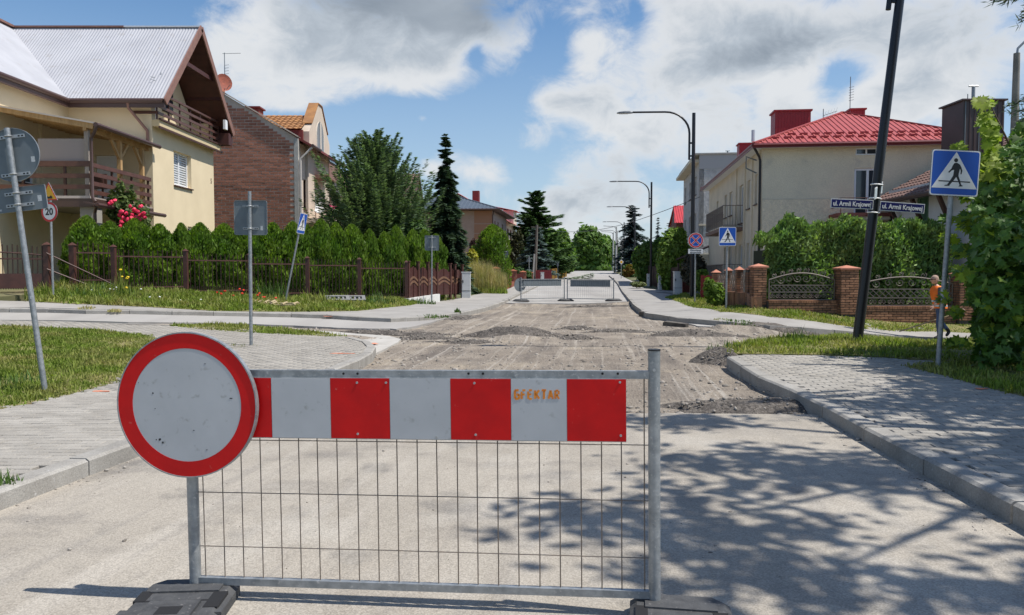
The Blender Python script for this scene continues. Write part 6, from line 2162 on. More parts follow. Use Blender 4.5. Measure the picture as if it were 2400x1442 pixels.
# left end: two gate posts, slanting stays and the driveway gate
g0 = Vector((-13.2, 21.85))
g1_ = Vector((-12.72, 22.28))
gl_ = Vector((-16.6, 20.6))
lg = thing('driveway_gate', 'brown driveway gate of spiked bars over a solid lower panel at the far left', 'gate', (g0.x, g0.y, z0(*g0)))
zo2 = lg.location
zb_ = P(60, 683, 21.3).z
zt_ = P(115, 574, 21.85).z
def lp(name, mb, m, par=None, **k):
    mb.v = [(a - zo2.x, b - zo2.y, c - zo2.z) for a, b, c in mb.v]
    return part(name, mb, m, par or lg, **k)
for q in (g0, g1_):
    p = lp('post', MB().box((q.x - .075, q.y - .075, zb_ - .2), (q.x + .075, q.y + .075, zt_)), M_fence)
    lp('post_cap', MB().add([(q.x - .10, q.y - .10, zt_), (q.x + .10, q.y - .10, zt_), (q.x + .10, q.y + .10, zt_), (q.x - .10, q.y + .10, zt_), (q.x, q.y, zt_ + .09)],
                            [(0, 1, 4), (1, 2, 4), (2, 3, 4), (3, 0, 4), (0, 3, 2, 1)]), M_fence, p)
panel(lg, g0, gl_, zb_ + .05, zb_ + .05, zt_ - zb_ - .10, 30, zo2, short=True, arch=.06)
lp('lower_panel', MB().beam((g0.x, g0.y, zb_ + .28), (gl_.x, gl_.y, zb_ + .28), .03, .42), M_fence)
lp('rail', MB().tube([(g0.x + (gl_.x - g0.x) * t, g0.y + (gl_.y - g0.y) * t, zt_ - .30 + .10 * math.sin(math.pi * t)) for t in np.linspace(0, 1, 12)], .022, 6), M_fence)
lp('rail', MB().beam((g0.x, g0.y, zt_ - .40), (gl_.x, gl_.y, zt_ - .40), .03, .04), M_fence)
panel(fen, g1_, A0, bots[0] + .10, bots[0] + .06, 1.2, 8, zo)
for z in (.2, 1.0):
    fp('rail', MB().beam((g1_.x, g1_.y, bots[0] + z), (A0.x, A0.y, bots[0] + z), .03, .04), M_fence)
for z1, ln in ((.95, 1.0), (.50, .62)):
    e_ = g0.lerp(A0, ln)
    fp('stay', MB().tube([(g0.x + .05, g0.y - .12, zb_ + z1 + .12), (e_.x + .12, e_.y - .12, bots[0] + .02)], .022, 6), M_fence)
# boundary plinth piece on the far left
# brown sheet gate towards the road
C0, C1 = Vector((-4.05, 30.05)), Vector((-2.1, 34.6))
bg = thing('brown_gate', 'brown sheet metal gate with scalloped tops and chevron bands beside the bar fence', 'gate', (C0.x, C0.y, z0(*C0)))
gang = math.atan2(C1.y - C0.y, C1.x - C0.x)
bg.rotation_euler = (0, 0, gang)
Lg = (C1 - C0).length
zgb, zge = P(955, 703, 30.05).z - bg.location.z, P(1083, 690, 34.6).z - bg.location.z
M_gate = mat('gate_sheet_brown', (.065, .022, .018), .45, col2=(.05, .018, .015), scale=3)
M_chev = mat('gate_chevron', (.16, .085, .05), .5)
edges = []
pxs = [(957, 626), (980, 627), (1003, 628), (1024, 630), (1055, 631), (1066, 633), (1083, 634)]
for px, _ in pxs:
    # where the picture column crosses the gate line
    d = ray(px, 660)
    lo, hi = 0.0, 1.0
    for _i in range(30):
        mid = (lo + hi) / 2
        q = C0.lerp(C1, mid)
        if q.x / q.y < d.x / d.y:
            lo = mid
        else:
            hi = mid
    edges.append(lo * Lg)
for k in range(6):
    a, b = edges[k] + .03, edges[k + 1] - .03
    zb0 = zgb + (zge - zgb) * (a / Lg) + .08
    Yk = C0.lerp(C1, a / Lg).y
    ztop = P(1000, pxs[k][1] + 8, Yk).z - bg.location.z
    w = b - a
    top = [(a + w * q, ztop + .17 * math.sin(math.pi * q) - .05 * math.sin(2 * math.pi * q * 2) ** 2) for q in np.linspace(1, 0, 9)]
    lf = part('gate_leaf', MB().plate([(a, zb0), (b, zb0)] + top, -.01, .02), M_gate, bg)
    for z in (.40, .56):
        zz = zb0 + (ztop - zb0) * z
        c = [(a + w * q, zz + .16 * abs(math.sin(math.pi * q)) ** 1.3) for q in np.linspace(0, 1, 9)]
        part('chevron', MB().plate(c + [(x, z_ + .085) for x, z_ in c[::-1]], -.03, .02), M_chev, lf)
    part('leaf_rib', MB().box((a + w * .5 - .012, -.03, zb0), (a + w * .5 + .012, -.01, ztop + .12)), M_gate, lf)
for k, e_ in enumerate(edges):
    Yk = C0.lerp(C1, e_ / Lg).y
    zz = P(1000, pxs[k][1] - 12, Yk).z - bg.location.z
    zbk = zgb + (zge - zgb) * (e_ / Lg)
    p = part('gate_post', MB().box((e_ - .05, -.05, zbk - .2), (e_ + .05, .05, zz)), M_fence, bg)
    part('post_cap', MB().box((e_ - .07, -.07, zz), (e_ + .07, .07, zz + .04)), M_fence, p)
part('plinth', MB().add([(-.2, -.14, zgb - .5), (edges[3], -.14, zgb - .5), (edges[3], .14, zgb - .5), (-.2, .14, zgb - .5), (-.2, -.14, zgb + .06), (edges[3], -.14, zgb + .17), (edges[3], .14, zgb + .17), (-.2, .14, zgb + .06)],
                        [(0, 3, 2, 1), (4, 5, 6, 7), (0, 1, 5, 4), (1, 2, 6, 5), (2, 3, 7, 6), (3, 0, 4, 7)]), M_plinthw, bg)
part('letter_box', MB().box((edges[5] - .12, -.16, zge + .75), (edges[5] + .12, -.05, zge + 1.1)), M_fence, bg)

# ---- orange brick fence further down the left side
M_obrick = mat('orange_brick', (.30, .095, .045), .9, col2=(.22, .07, .035), scale=8, obj_var=.15)
M_opick = mat('red_brown_picket', (.19, .040, .028), .6, col2=(.15, .034, .025), scale=5)
obf = thing('brick_picket_fence', 'orange brick pillar fence with red brown pickets beyond the tall dry grass', 'fence', (-1.2, 44, z0(-1.2, 44)))
def op(name, mb, m, par=None, **k):
    mb.v = [(a - obf.location.x, b - obf.location.y, c - obf.location.z) for a, b, c in mb.v]
    return part(name, mb, m, par or obf, **k)
opts = [(1162, 627, 679, 44), (1190, 632, 677, 48), (1203, 633, 675, 52), (1226, 636, 669, 58), (1243, 638, 665, 63)]
prev = None
for k, (px, pt, pb, Y) in enumerate(opts):
    a, b = P(px, pb, Y), P(px, pt, Y)
    w = .24
    p = op('pillar', MB().box((a.x - w, Y - w, a.z - .3), (a.x + w, Y + w, b.z - .06)), M_obrick)
    op('pillar_cap', MB().add([(a.x - w - .06, Y - w - .06, b.z - .06), (a.x + w + .06, Y - w - .06, b.z - .06), (a.x + w + .06, Y + w + .06, b.z - .06), (a.x - w - .06, Y + w + .06, b.z - .06), (a.x, Y, b.z + .05)],
                              [(0, 1, 4), (1, 2, 4), (2, 3, 4), (3, 0, 4), (0, 3, 2, 1)]), M_obrick, p)
    cz_n = int((b.z - a.z) / .085)
    jm = MB()
    for j in range(cz_n):
        z = a.z + j * .085
        jm.box((a.x - w - .004, Y - w - .004, z), (a.x + w + .004, Y - w + .01, z + .012))
    op('mortar_joint', jm, M_mortar, p, kind='stuff')
    if prev is not None:
        pa, pb_ = prev
        op('low_wall', MB().beam((pa.x, pa.y, pa.z + .15), (a.x, a.y, a.z + .15), .2, .55), M_obrick)
        n = int((a - pa).length / .16)
        for j in range(1, n):
            t = j / n
            q = pa.lerp(a, t)
            h = min(pb_.z - pa.z, b.z - a.z) - .15
            op('picket', MB().box((q.x - .05, q.y - .015, q.z + .45), (q.x + .05, q.y + .015, q.z + h)), M_opick)
    prev = (a, b)
# red gate and yellow-green fence beyond
rg = thing('red_gate', 'dark red sheet gate behind the far grey cabinet', 'gate', (2.0, 64, z0(2.0, 64)))
a, b = P(1257, 662, 63), P(1289, 634, 66)
m = MB()
part('gate_sheet', MB().box((a.x - 2.0, -.02, 0), (b.x - 2.0, .02, b.z - rg.location.z)), mat('gate_red', (.26, .03, .032), .6), rg)
for k in range(9):
    x = a.x - 2.0 + (b.x - a.x) * k / 8
    part('gate_slat', MB().box((x - .03, -.05, 0), (x + .03, -.021, b.z - rg.location.z + .05)), mat('gate_red_dark', (.16, .02, .02), .6), rg)
yf = thing('wooden_fence', 'yellowish wooden slat fence beyond the red gate', 'fence', (4.0, 72, z0(4, 72)))
a, b = P(1291, 658, 70), P(1326, 634, 82)
n = 14
for k in range(n + 1):
    t = k / n
    q = Vector((a.x + (b.x - a.x) * t, a.y + (b.y - a.y) * t, 0))
    zz = z0(q.x, q.y)
    part('slat', MB().box((-.12, -.03, 0), (.12, .03, 1.05)), mat('yellow_wood', (.42, .25, .05), .8) if k % 3 else mat('brown_wood', (.20, .075, .03), .8), yf, loc=(q.x - 4.0, q.y - 72, zz - yf.location.z))
# right side, far: brown slat fence between the cabinets
bf = thing('brown_slat_fence', 'dark brown slat fence behind the narrow cabinets on the right', 'fence', (10.5, 52, z0(10.5, 52)))
a, b = P(1568, 690, 42), P(1497, 662, 68)
n = 70
for k in range(n + 1):
    t = k / n
    x, y = a.x + (b.x - a.x) * t + .5, a.y + (b.y - a.y) * t
    part('slat', bar_me, None, bf, loc=(x - 10.5, y - 52, z0(x, y) - bf.location.z), scale=(5, 3, 1.45 if k % 10 else 1.65))
bf.children[0].data.materials  # shared dark paint
# red weathered gate by the no stopping sign
a, b = P(1642, 705, 30.5), P(1668, 645, 30.5)
rg2 = thing('red_gate', 'weathered red boarded gate beside the brick pillars', 'gate', (a.x, 30.5, z0(a.x, 30.5)))
M_redw = mat('peeling_red_paint', (.33, .03, .022), .7, col2=(.22, .025, .02), scale=4, third=((.40, .25, .20), 7, .60, .68))
n = 4
for k in range(n):
    w = (b.x - a.x + .05) / n
    part('board', MB().box((k * w, -.02 - .012 * (k % 2), -.2), (k * w + w - .012, .02, b.z - rg2.location.z - .03 * (k % 2))), M_redw, rg2)
part('crossbar', MB().box((0, .02, .3), (n * w, .06, .42)), M_redw, rg2)
a, b = P(1600, 690, 38), P(1622, 648, 38)
rg3 = thing('red_gate', 'dull reddish gate panel between the largest cabinet and the second lamp', 'gate', (a.x, 38, z0(a.x, 38)))
part('gate_sheet', MB().box((0, -.02, 0), (b.x - a.x, .02, b.z - rg3.location.z)), mat('dull_red', (.14, .035, .025), .8), rg3)
part('gate_frame', MB().beam((0, -.03, .1), (0, -.03, b.z - rg3.location.z), .05, .05).beam((0, -.03, b.z - rg3.location.z), (b.x - a.x, -.03, b.z - rg3.location.z), .05, .05), M_opick, rg3)

# ---- clinker pillars with wrought iron, right
M_clink = mat('clinker_brick', (.36, .18, .10), .85, col2=(.20, .105, .068), scale=3, obj_var=.35, island=.30, bump=.2, bscale=60, spec=.25)
M_cap = mat('terracotta_cap', (.50, .21, .135), .85, col2=(.42, .17, .11), scale=4)
M_djoint = mat('dark_mortar', (.075, .066, .058), .95)
cf = thing('brick_fence', 'clinker brick pillar fence with arched wrought iron panels on the right', 'fence', (9.87, 22.6, z0(9.87, 22.6)))
zc0 = cf.location
def cp(name, mb, m, par=None, **k):
    mb.v = [(a - zc0.x, b - zc0.y, c - zc0.z) for a, b, c in mb.v]
    return part(name, mb, m, par or cf, **k)
clink_me = MB().box((-.5, -.5, -.5), (.5, .5, .5)).mesh('brick', M_clink)
nbricks = 0
rest = MB()
def courses(par, x0_, x1_, yf_, zb_, zt_, ch=.0735, bl_=.245, side=None):
    """bricks on a face looking towards -Y from x0 to x1; side = depth of the returning left face"""
    global nbricks
    z, j = zb_, 0
    while z + ch <= zt_ + .01:
        x = x0_
        first = bl_ / 2 if j % 2 else bl_
        while x < x1_ - .02:
            L_ = min(first, x1_ - x)
            first = bl_
            if x1_ - (x + L_) < .05:
                L_ = x1_ - x
            c, s = (x + L_ / 2, yf_ + .03, z + ch / 2), (L_ - .016, .08, ch - .017)
            if nbricks < 297:
                part('brick', clink_me, None, par, loc=(c[0] - zc0.x, c[1] - zc0.y + rng.normal(0, .002), c[2] - zc0.z), scale=s)
                nbricks += 1
            else:
                rest.obox(c, s)
            x += L_
        if side:
            y, f_ = yf_ + .075, (bl_ if j % 2 else bl_ / 2)
            while y < yf_ + side - .02:
                L_ = min(f_, yf_ + side - y)
                f_ = bl_
                rest.obox((x0_ + .03, y + L_ / 2, z + ch / 2), (.08, L_ - .016, ch - .017))
                y += L_
        z += ch
        j += 1
def pillar(px0, px1, ptop, pbot, Y, wd=None):
    a, b = P(px0, pbot, Y), P(px1, ptop, Y)
    x0_, x1_ = a.x, b.x
    d = x1_ - x0_
    pl = cp('pillar', MB().box((x0_ + .012, Y + .012, a.z - .4), (x1_ - .012, Y + d, b.z - .10)), M_djoint)
    n = int((b.z - .10 - a.z) / .0735)
    courses(cf, x0_, x1_, Y, b.z - .10 - n * .0735, b.z - .10, side=d)
    o = .045
    cp('pillar_cap', MB().add([(x0_ - o, Y - o, b.z - .10), (x1_ + o, Y - o, b.z - .10), (x1_ + o, Y + d + o, b.z - .10), (x0_ - o, Y + d + o, b.z - .10),
                               (x0_ - o, Y - o, b.z - .055), (x1_ + o, Y - o, b.z - .055), (x1_ + o, Y + d + o, b.z - .055), (x0_ - o, Y + d + o, b.z - .055), ((x0_ + x1_) / 2, Y + d / 2, b.z + .03)],
                              [(0, 3, 2, 1), (0, 1, 5, 4), (1, 2, 6, 5), (2, 3, 7, 6), (3, 0, 4, 7), (4, 5, 8), (5, 6, 8), (6, 7, 8), (7, 4, 8)]), M_cap, pl)
    return x0_, x1_, a.z, b.z
pA = pillar(1970, 2014, 624, 741, 22.5)
pB = pillar(1766, 1798, 620, 719, 22.9)
pC = pillar(2248, 2292, 637, 752, 22.3)
def base_wall(xa, xb, zt_, zb_, Y, dp=.36):
    cp('base_wall', MB().box((xa, Y + .015, zb_ - .6), (xb, Y + dp, zt_ - .02)), M_djoint)
    n = int((zt_ - .075 - zb_) / .0735) + 2
    courses(cf, xa, xb, Y, zt_ - .075 - n * .0735, zt_ - .075)
    # soldier course on top
    x = xa
    while x < xb - .03:
        rest.obox((x + .035, Y + dp / 2, zt_ - .035), (.062, dp + .05, .075))
        x += .074
zt1 = P(1880, 705, 22.7).z
zt2 = P(2120, 719, 22.4).z
base_wall(pB[1], pA[0], zt1, zt1 - .40, 22.72)
base_wall(pA[1], pC[0], zt2, zt2 - .45, 22.45)
cp('brickwork', rest, M_clink, kind='stuff')
def spiral(cx, cz, r, turns, a0, dirn=1, n=16):
    return [(cx + r * (1 - .8 * k / n) * math.cos(a0 + dirn * turns * 6.2832 * k / n), 0, cz + r * (1 - .8 * k / n) * math.sin(a0 + dirn * turns * 6.2832 * k / n)) for k in range(n + 1)]
def iron_panel(xa, xb, Y, zbot, h0, rise, label):
    """arched wrought-iron panel: frame, lattice bars, scrolls"""
    nd = node('iron_panel', cf, loc=(xa - zc0.x, Y - zc0.y, zbot - zc0.z))
    nd['label'] = label
    w = xb - xa
    top = lambda t: h0 + rise * math.sin(math.pi * t)
    part('frame', MB().tube([(w * t, 0, top(t)) for t in np.linspace(0, 1, 17)], .022, 6), M_iron, nd)
    for a, b in (((0, 0, 0), (w, 0, 0)), ((0, 0, .22), (w, 0, .22)), ((0, 0, 0), (0, 0, h0)), ((w, 0, 0), (w, 0, h0)), ((.1, 0, h0 - .16), (w - .1, 0, h0 - .16))):
        part('frame', MB().beam(a, b, .028, .028, up=(0, 1, 0)), M_iron, nd)
    n = 15
    hh = h0 - .16 - .22
    for k in range(-3, n + 1):
        for s in (-1, 1):
            x0_ = w * k / n
            x1_ = x0_ + hh * 1.1
            if s < 0:
                x0_, x1_ = x1_, x0_
            z0_, z1_ = .22, .22 + hh
            def cl(xx0, zz0, xx1, zz1):
                pts = [(xx0, zz0), (xx1, zz1)]
                out = []
                for (xx, zz), (ox, oz) in ((pts[0], pts[1]), (pts[1], pts[0])):
                    if xx < 0:
                        t = (0 - xx) / (ox - xx)
                        xx, zz = 0, zz + (oz - zz) * t
                    if xx > w:
                        t = (w - xx) / (ox - xx)
                        xx, zz = w, zz + (oz - zz) * t
                    out.append((xx, zz))
                return out
            if max(x0_, x1_) <= .05 or min(x0_, x1_) >= w - .05:
                continue
            (ax, az), (bx, bz) = cl(x0_, z0_, x1_, z1_)
            part('lattice_bar', MB().beam((ax, .006 * s, az), (bx, .006 * s, bz), .017, .017, up=(0, 1, 0)), M_iron, nd)
    for k in range(10):
        x = w * (k + .5) / 10
        for d in (-1, 1):
            part('scroll', MB().tube(spiral(x + d * w * .024, .11, .075, 1.2, math.pi / 2, d), .009, 5), M_iron, nd)
    for k in range(8):
        t = (k + .5) / 8
        x = w * t
        part('scroll', MB().tube(spiral(x, (h0 - .16 + top(t)) / 2 + .02, min(.12, (top(t) - h0 + .16) / 2), 1.3, math.pi * (k % 2), 1 if k < 4 else -1), .010, 5), M_iron, nd)
        part('crest_scroll', MB().tube(spiral(x, top(t) + .075, .075, 1.0, -math.pi / 2, 1 if k < 4 else -1), .010, 5), M_iron, nd)
        part('crest_leaf', MB().tube([(x + .06, 0, top(t) + .02), (x + .09, 0, top(t) + .10), (x + .05, 0, top(t) + .16)], [.014, .016, .004], 5), M_iron, nd)
for a_, b_, Y, zt_, l_ in ((pB[1], pA[0], 22.85, zt1, 'iron panel between the corner pillar and the wide pillar'), (pA[1], pC[0], 22.6, zt2, 'iron panel behind the worker')):
    h_ = P(1880, 641, Y).z - zt1 if a_ == pB[1] else P(2120, 650, Y).z - zt2
    iron_panel(a_ + .05, b_ - .05, Y, zt_ + .03, h_ - .22, .2, l_)
# return of the fence along the main road: narrow pillars with iron infill
ret = [(1752, 1773, 626, 709, 24.2), (1727, 1742, 627, 706, 25.6), (1702, 1715, 629, 703, 27.4), (1672, 1688, 634, 700, 29.4)]
last = None
for k, (a_, b_, pt, pb, Y) in enumerate(ret):
    q0, q1 = P(a_, pb, Y), P(b_, pt, Y)
    d = q1.x - q0.x
    pl = cp('pillar', MB().box((q0.x, Y, q0.z - .4), (q1.x, Y + d, q1.z - .08)), M_djoint)
    jm = MB()
    n = int((q1.z - .08 - q0.z) / .08)
    for j in range(n):
        z = q0.z + j * .08
        jm.box((q0.x - .006, Y - .006, z), (q1.x + .006, Y + d + .006, z + .066))
    cp('brickwork', jm, M_clink, pl, kind='stuff')
    o = .045
    cp('pillar_cap', MB().add([(q0.x - o, Y - o, q1.z - .08), (q1.x + o, Y - o, q1.z - .08), (q1.x + o, Y + d + o, q1.z - .08), (q0.x - o, Y + d + o, q1.z - .08), ((q0.x + q1.x) / 2, Y + d / 2, q1.z + .04)],
                              [(0, 3, 2, 1), (0, 1, 4), (1, 2, 4), (2, 3, 4), (3, 0, 4)]), M_cap, pl)
    if last is not None or k == 0:
        p0 = last if last is not None else Vector((pB[0] + .1, 22.9, pB[2]))
        p1 = Vector((q0.x + d / 2, Y, q0.z))
        cp('base_wall', MB().beam((p0.x, p0.y, p0.z + .05), (p1.x, p1.y, p1.z + .05), .3, .5), M_clink)
        im = MB()
        nn_ = 9
        for j in range(1, nn_):
            c = Vector(p0).lerp(p1, j / nn_)
            dr_ = (p1 - Vector(p0)).normalized()
            im.beam((c.x, c.y, c.z + .3), (c.x, c.y, c.z + .95), .014, .014)
            im.tube([(c.x + dr_.x * .1 * math.cos(q), c.y + dr_.y * .1 * math.cos(q), c.z + .55 + .12 * math.sin(q) + .2 * (j % 2)) for q in np.linspace(0, 5.5, 10)], .008, 4)
        cp('ironwork', im, mat('pale_iron', (.22, .17, .14), .6), kind='stuff')
    last = Vector(((q0.x + q1.x) / 2, Y + d, q0.z))

# ---- little things lying about
dg = G(812, 703, .12)
for dx_, lab, yw in ((0, 'left of two grey plastic grates lying in the verge', .3), (.95, 'right of two grey plastic grates lying in the verge', .25)):
    c = G(790 if dx_ == 0 else 828, 706, .12)
    t = thing('plastic_grate', lab, 'grate', (c.x, c.y, c.z + .04), (R(16), 0, yw), 'plastic grates in the verge')
    mt = mat('grate_plastic', (.19, .19, .185), .7)
    part('frame', MB().box((-.42, -.26, 0), (.42, -.14, .09)).box((-.42, .14, 0), (.42, .26, .09)).box((-.42, -.14, 0), (-.30, .14, .09)).box((.30, -.14, 0), (.42, .14, .09)), mt, t)
    for k in range(4):
        part('slat', MB().box((-.30 + .15 * k + .03, -.14, .0), (-.30 + .15 * k + .09, .14, .07)), mt, t)
for px, py, L_, rt, lab in ((655, 716, 1.1, -.05, 'pale wooden ladder frame lying in the left verge'), (618, 712, .7, .05, 'shorter pale wooden frame lying beside the ladder frame')):
    c = G(px, py, .13)
    t = thing('wooden_ladder', lab, 'ladder', (c.x, c.y, c.z), (R(6), 0, rt), 'pale wooden ladders in the verge')
    mt = mat('pale_wood', (.50, .40, .24), .8)
    for y in (-.16, .16):
        part('rail', MB().box((-L_ / 2, y - .025, .02), (L_ / 2, y + .025, .06)), mt, t)
    for k in range(4):
        x = -L_ / 2 + .06 + (L_ - .12) * k / 3
        part('rung', MB().box((x - .025, -.2, .06), (x + .025, .2, .09)), mt, t)
# kerbstones lifted out and left lying at the right edge of the cut
def slab_piece(px, py, L_, rot, lab, tilt=0.0):
    c = G(px, py, 0)
    t = thing('loose_kerb_stone', lab, 'kerb stone', (c.x, c.y, c.z), (tilt, .05, rot), 'lifted kerb stones along the cut')
    part('block', MB().box((-L_ / 2, -.06, -.14), (L_ / 2, .06, .07)), mat('dirty_kerb', (.14, .125, .105), .95, col2=(.07, .062, .055), scale=5, bump=.8, bscale=40), t)
    part('broken_edge', MB().box((-L_ / 2 - .06, -.045, -.1), (-L_ / 2, .05, .04)), mat('dirty_kerb', (.14, .125, .105)), t)
slab_piece(1508, 722, 1.3, R(-72), 'dirty lifted kerb stone nearest the far barriers on the right', .25)
slab_piece(1540, 740, 1.5, R(-58), 'dirty lifted kerb stone in the middle of the right cut edge', .2)
slab_piece(1585, 762, .7, R(-50), 'dirty lifted kerb stone nearest the right corner', .15)
def manhole(px, py, lab):
    pass
# ================================================================== PLANTS
def leafmat(name, c, c2, island=.45, transl=.3, rough=.6, scale=1.2, spec=.3):
    return mat(name, c, rough, col2=c2, scale=scale, det=3, island=island, transl=transl, spec=spec)
M_thuja = leafmat('thuja_green', (.09, .17, .020), (.19, .275, .032), .5, .38, scale=2.0)
M_spruce = leafmat('spruce_green', (.045, .088, .05), (.078, .125, .072), .5, .18)
M_spruceb = leafmat('blue_spruce', (.10, .155, .150), (.16, .215, .21), .4, .12)
M_spruced = leafmat('dull_blue_spruce', (.045, .075, .080), (.080, .115, .115), .4, .12)
M_pine = leafmat('pine_green', (.125, .20, .105), (.19, .255, .15), .4, .25)
M_leaf = leafmat('broad_leaf', (.085, .165, .030), (.13, .21, .045), .45, .35)
M_leafl = leafmat('light_leaf', (.13, .22, .032), (.18, .26, .05), .4, .35)
M_leafd = leafmat('dark_leaf', (.045, .10, .026), (.080, .14, .036), .5, .3)
M_hedge = leafmat('juniper_green', (.115, .215, .055), (.21, .29, .09), .55, .35)
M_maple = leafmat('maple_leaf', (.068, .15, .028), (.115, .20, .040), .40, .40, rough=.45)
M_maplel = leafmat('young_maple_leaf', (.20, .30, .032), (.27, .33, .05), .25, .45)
M_bark = mat('bark', (.085, .062, .045), .95, col2=(.13, .10, .08), scale=6, bump=.6, bscale=20, stretch=(1, 1, .3))
M_yellow = leafmat('yellow_shrub', (.42, .36, .03), (.30, .30, .04), .3, .3)
M_dry = mat('dry_grass', (.50, .40, .21), .8, col2=(.32, .31, .12), scale=2.0, island=.35, transl=.3)
M_core = mat('dark_inner_core', (.022, .028, .012), 1.0)  # near-black for added cores that close the view through foliage

def frames(n, d=None):
    """random or given facing directions -> two unit tangents"""
    if d is None:
        d = rng.normal(size=(n, 3))
    d = d / (np.linalg.norm(d, axis=1, keepdims=True) + 1e-9)
    h = rng.normal(size=(n, 3))
    a = np.cross(d, h)
    a /= np.linalg.norm(a, axis=1, keepdims=True) + 1e-9
    return d, a, np.cross(d, a)
def quads(C, A, B, la, lb):
    """diamond leaves: centre C, half axes A*la, B*lb"""
    la = np.broadcast_to(np.asarray(la, float), (len(C),))[:, None]
    lb = np.broadcast_to(np.asarray(lb, float), (len(C),))[:, None]
    V = np.stack([C - A * la, C + B * lb, C + A * la, C - B * lb], 1).reshape(-1, 3)
    return V, np.arange(len(C) * 4).reshape(-1, 4)
def merge(lst):
    V, Q, o = [], [], 0
    for v, q in lst:
        V.append(v)
        Q.append(q + o)
        o += len(v)
    return np.concatenate(V), np.concatenate(Q)
def thuja_mesh(seed, h=1.0, r=.18, n=8200, lobes=2, leaf=1.0):
    """columnar thuja, unit height; sprays stand in upright fans near the surface"""
    g = np.random.default_rng(seed)
    t = g.random(n) ** .85
    a = g.uniform(0, 2 * np.pi, n)
    prof = np.where(t < .66, .84 + .18 * np.sin(t / .66 * 2.2), np.clip(1 - ((t - .66) / .34) ** 1.8, 0, 1) ** .62 * .97)
    prof = prof * np.where(t > .9, .75 + .25 * g.random(n), 1)
    bump = 1 + .17 * np.sin(a * 3 + 9 * t + seed) + .15 * np.sin(a * 5 - 14 * t) + .09 * np.sin(a * 2 + 23 * t + seed) + .07 * g.normal(size=n)
    dep = 1 - .42 * g.random(n) ** 2.2
    rad = r * np.clip(prof, .02, 2) * bump * dep
    C = np.stack([rad * np.cos(a), rad * np.sin(a), t * h * .985], -1)
    out = np.stack([np.cos(a), np.sin(a), np.zeros(n)], -1)
    up = np.stack([np.cos(a) * .35, np.sin(a) * .35, np.ones(n)], -1) + g.normal(0, .28, (n, 3))
    up /= np.linalg.norm(up, axis=1, keepdims=True)
    side = np.cross(up, out + g.normal(0, .55, (n, 3)))
    side /= np.linalg.norm(side, axis=1, keepdims=True) + 1e-9
    s = leaf * (.6 + .8 * g.random(n)) * np.where(t > .85, .8, 1)
    return quads(C, up, side, .024 * s, .0095 * s)
thuja_var = [np_mesh('thuja_crown', *thuja_mesh(50 + i, leaf=1.15 if i < 5 else 1.3), M_thuja) for i in range(5)]
core_me = MB().tube([(0, 0, .02), (0, 0, .5), (0, 0, .9)], [.10, .11, .01], 8).mesh('trunk', M_core)  # added dark core filling the crown against see-through, not a real trunk
def thuja(p, h, w, label, k, group='thujas behind the brown bar fence', mesh=None):
    t = thing('thuja', label, 'thuja', p, (0, 0, rng.uniform(0, 6)), group)
    part('crown', mesh or thuja_var[k % 5], None, t, scale=(w / .36 * (.95 + .2 * ((k * 7) % 5) / 4), w / .36 * (.95 + .2 * ((k * 3) % 5) / 4), h * (1 + .03 * math.sin(k * 2.7))))
    part('trunk', core_me, None, t, scale=(w / .36, w / .36, h))  # the dark filler core
    return t
tj = [(172, 545, 50), (205, 507, 62), (258, 514, 60), (317, 516, 66), (375, 519, 64), (425, 526, 46), (470, 519, 58), (527, 524, 64), (590, 522, 60), (641, 517, 62), (686, 524, 58), (722, 521, 46), (752, 518, 56), (785, 518, 54), (826, 526, 56), (868, 538, 44), (902, 539, 42), (930, 534, 44), (968, 532, 46), (996, 541, 44), (1021, 545, 46)]
nb = Vector((-math.sin(fang), math.cos(fang)))
names_t = ['first thuja beside the driveway gate', 'tall thuja under the corner of the timber deck', 'thuja left of the red rose bush', 'broad thuja right before the red rose bush', 'thuja between the rose bush and the yellow wall', 'short slim thuja below the yellow house wall', 'thuja beneath the blinds window of the yellow house', 'thuja at the far edge of the yellow wall',
           'thuja hidden behind the square sign back', 'thuja right of the square sign post', 'thuja in front of the brick wall corner', 'thuja just behind the leaning crossing sign', 'thuja right of the leaning crossing sign', 'thuja below the flowered terrace', 'thuja at the left foot of the pine', 'thuja in front of the pine trunk', 'slim thuja at the right of the pine', 'slim thuja above the last fence panel', 'thuja at the left end of the brown gate', 'thuja behind the sign post at the brown gate', 'last thuja over the brown gate, beside the spruce']
for k, (px, pt, w) in enumerate(tj):
    # where this picture column crosses the line 0.75 m behind the fence
    d = ray(px, 600)
    lo, hi = -.6, 1.7
    B0, B1, off_ = (A0, A1, nb * .8) if px < 955 else (C0, C1, Vector((-.92, .39)) * 1.1)
    for _ in range(30):
        m_ = (lo + hi) / 2
        q = B0.lerp(B1, m_) + off_
        if q.x / q.y < d.x / d.y:
            lo = m_
        else:
            hi = m_
    q = B0.lerp(B1, lo) + off_ * (1 + rng.normal(0, .07))
    zz = z0(q.x, q.y)
    h = P(px, pt, q.y).z - zz
    thuja((q.x, q.y, zz), h, w / 1800 * q.y * 1.0, names_t[k], k)

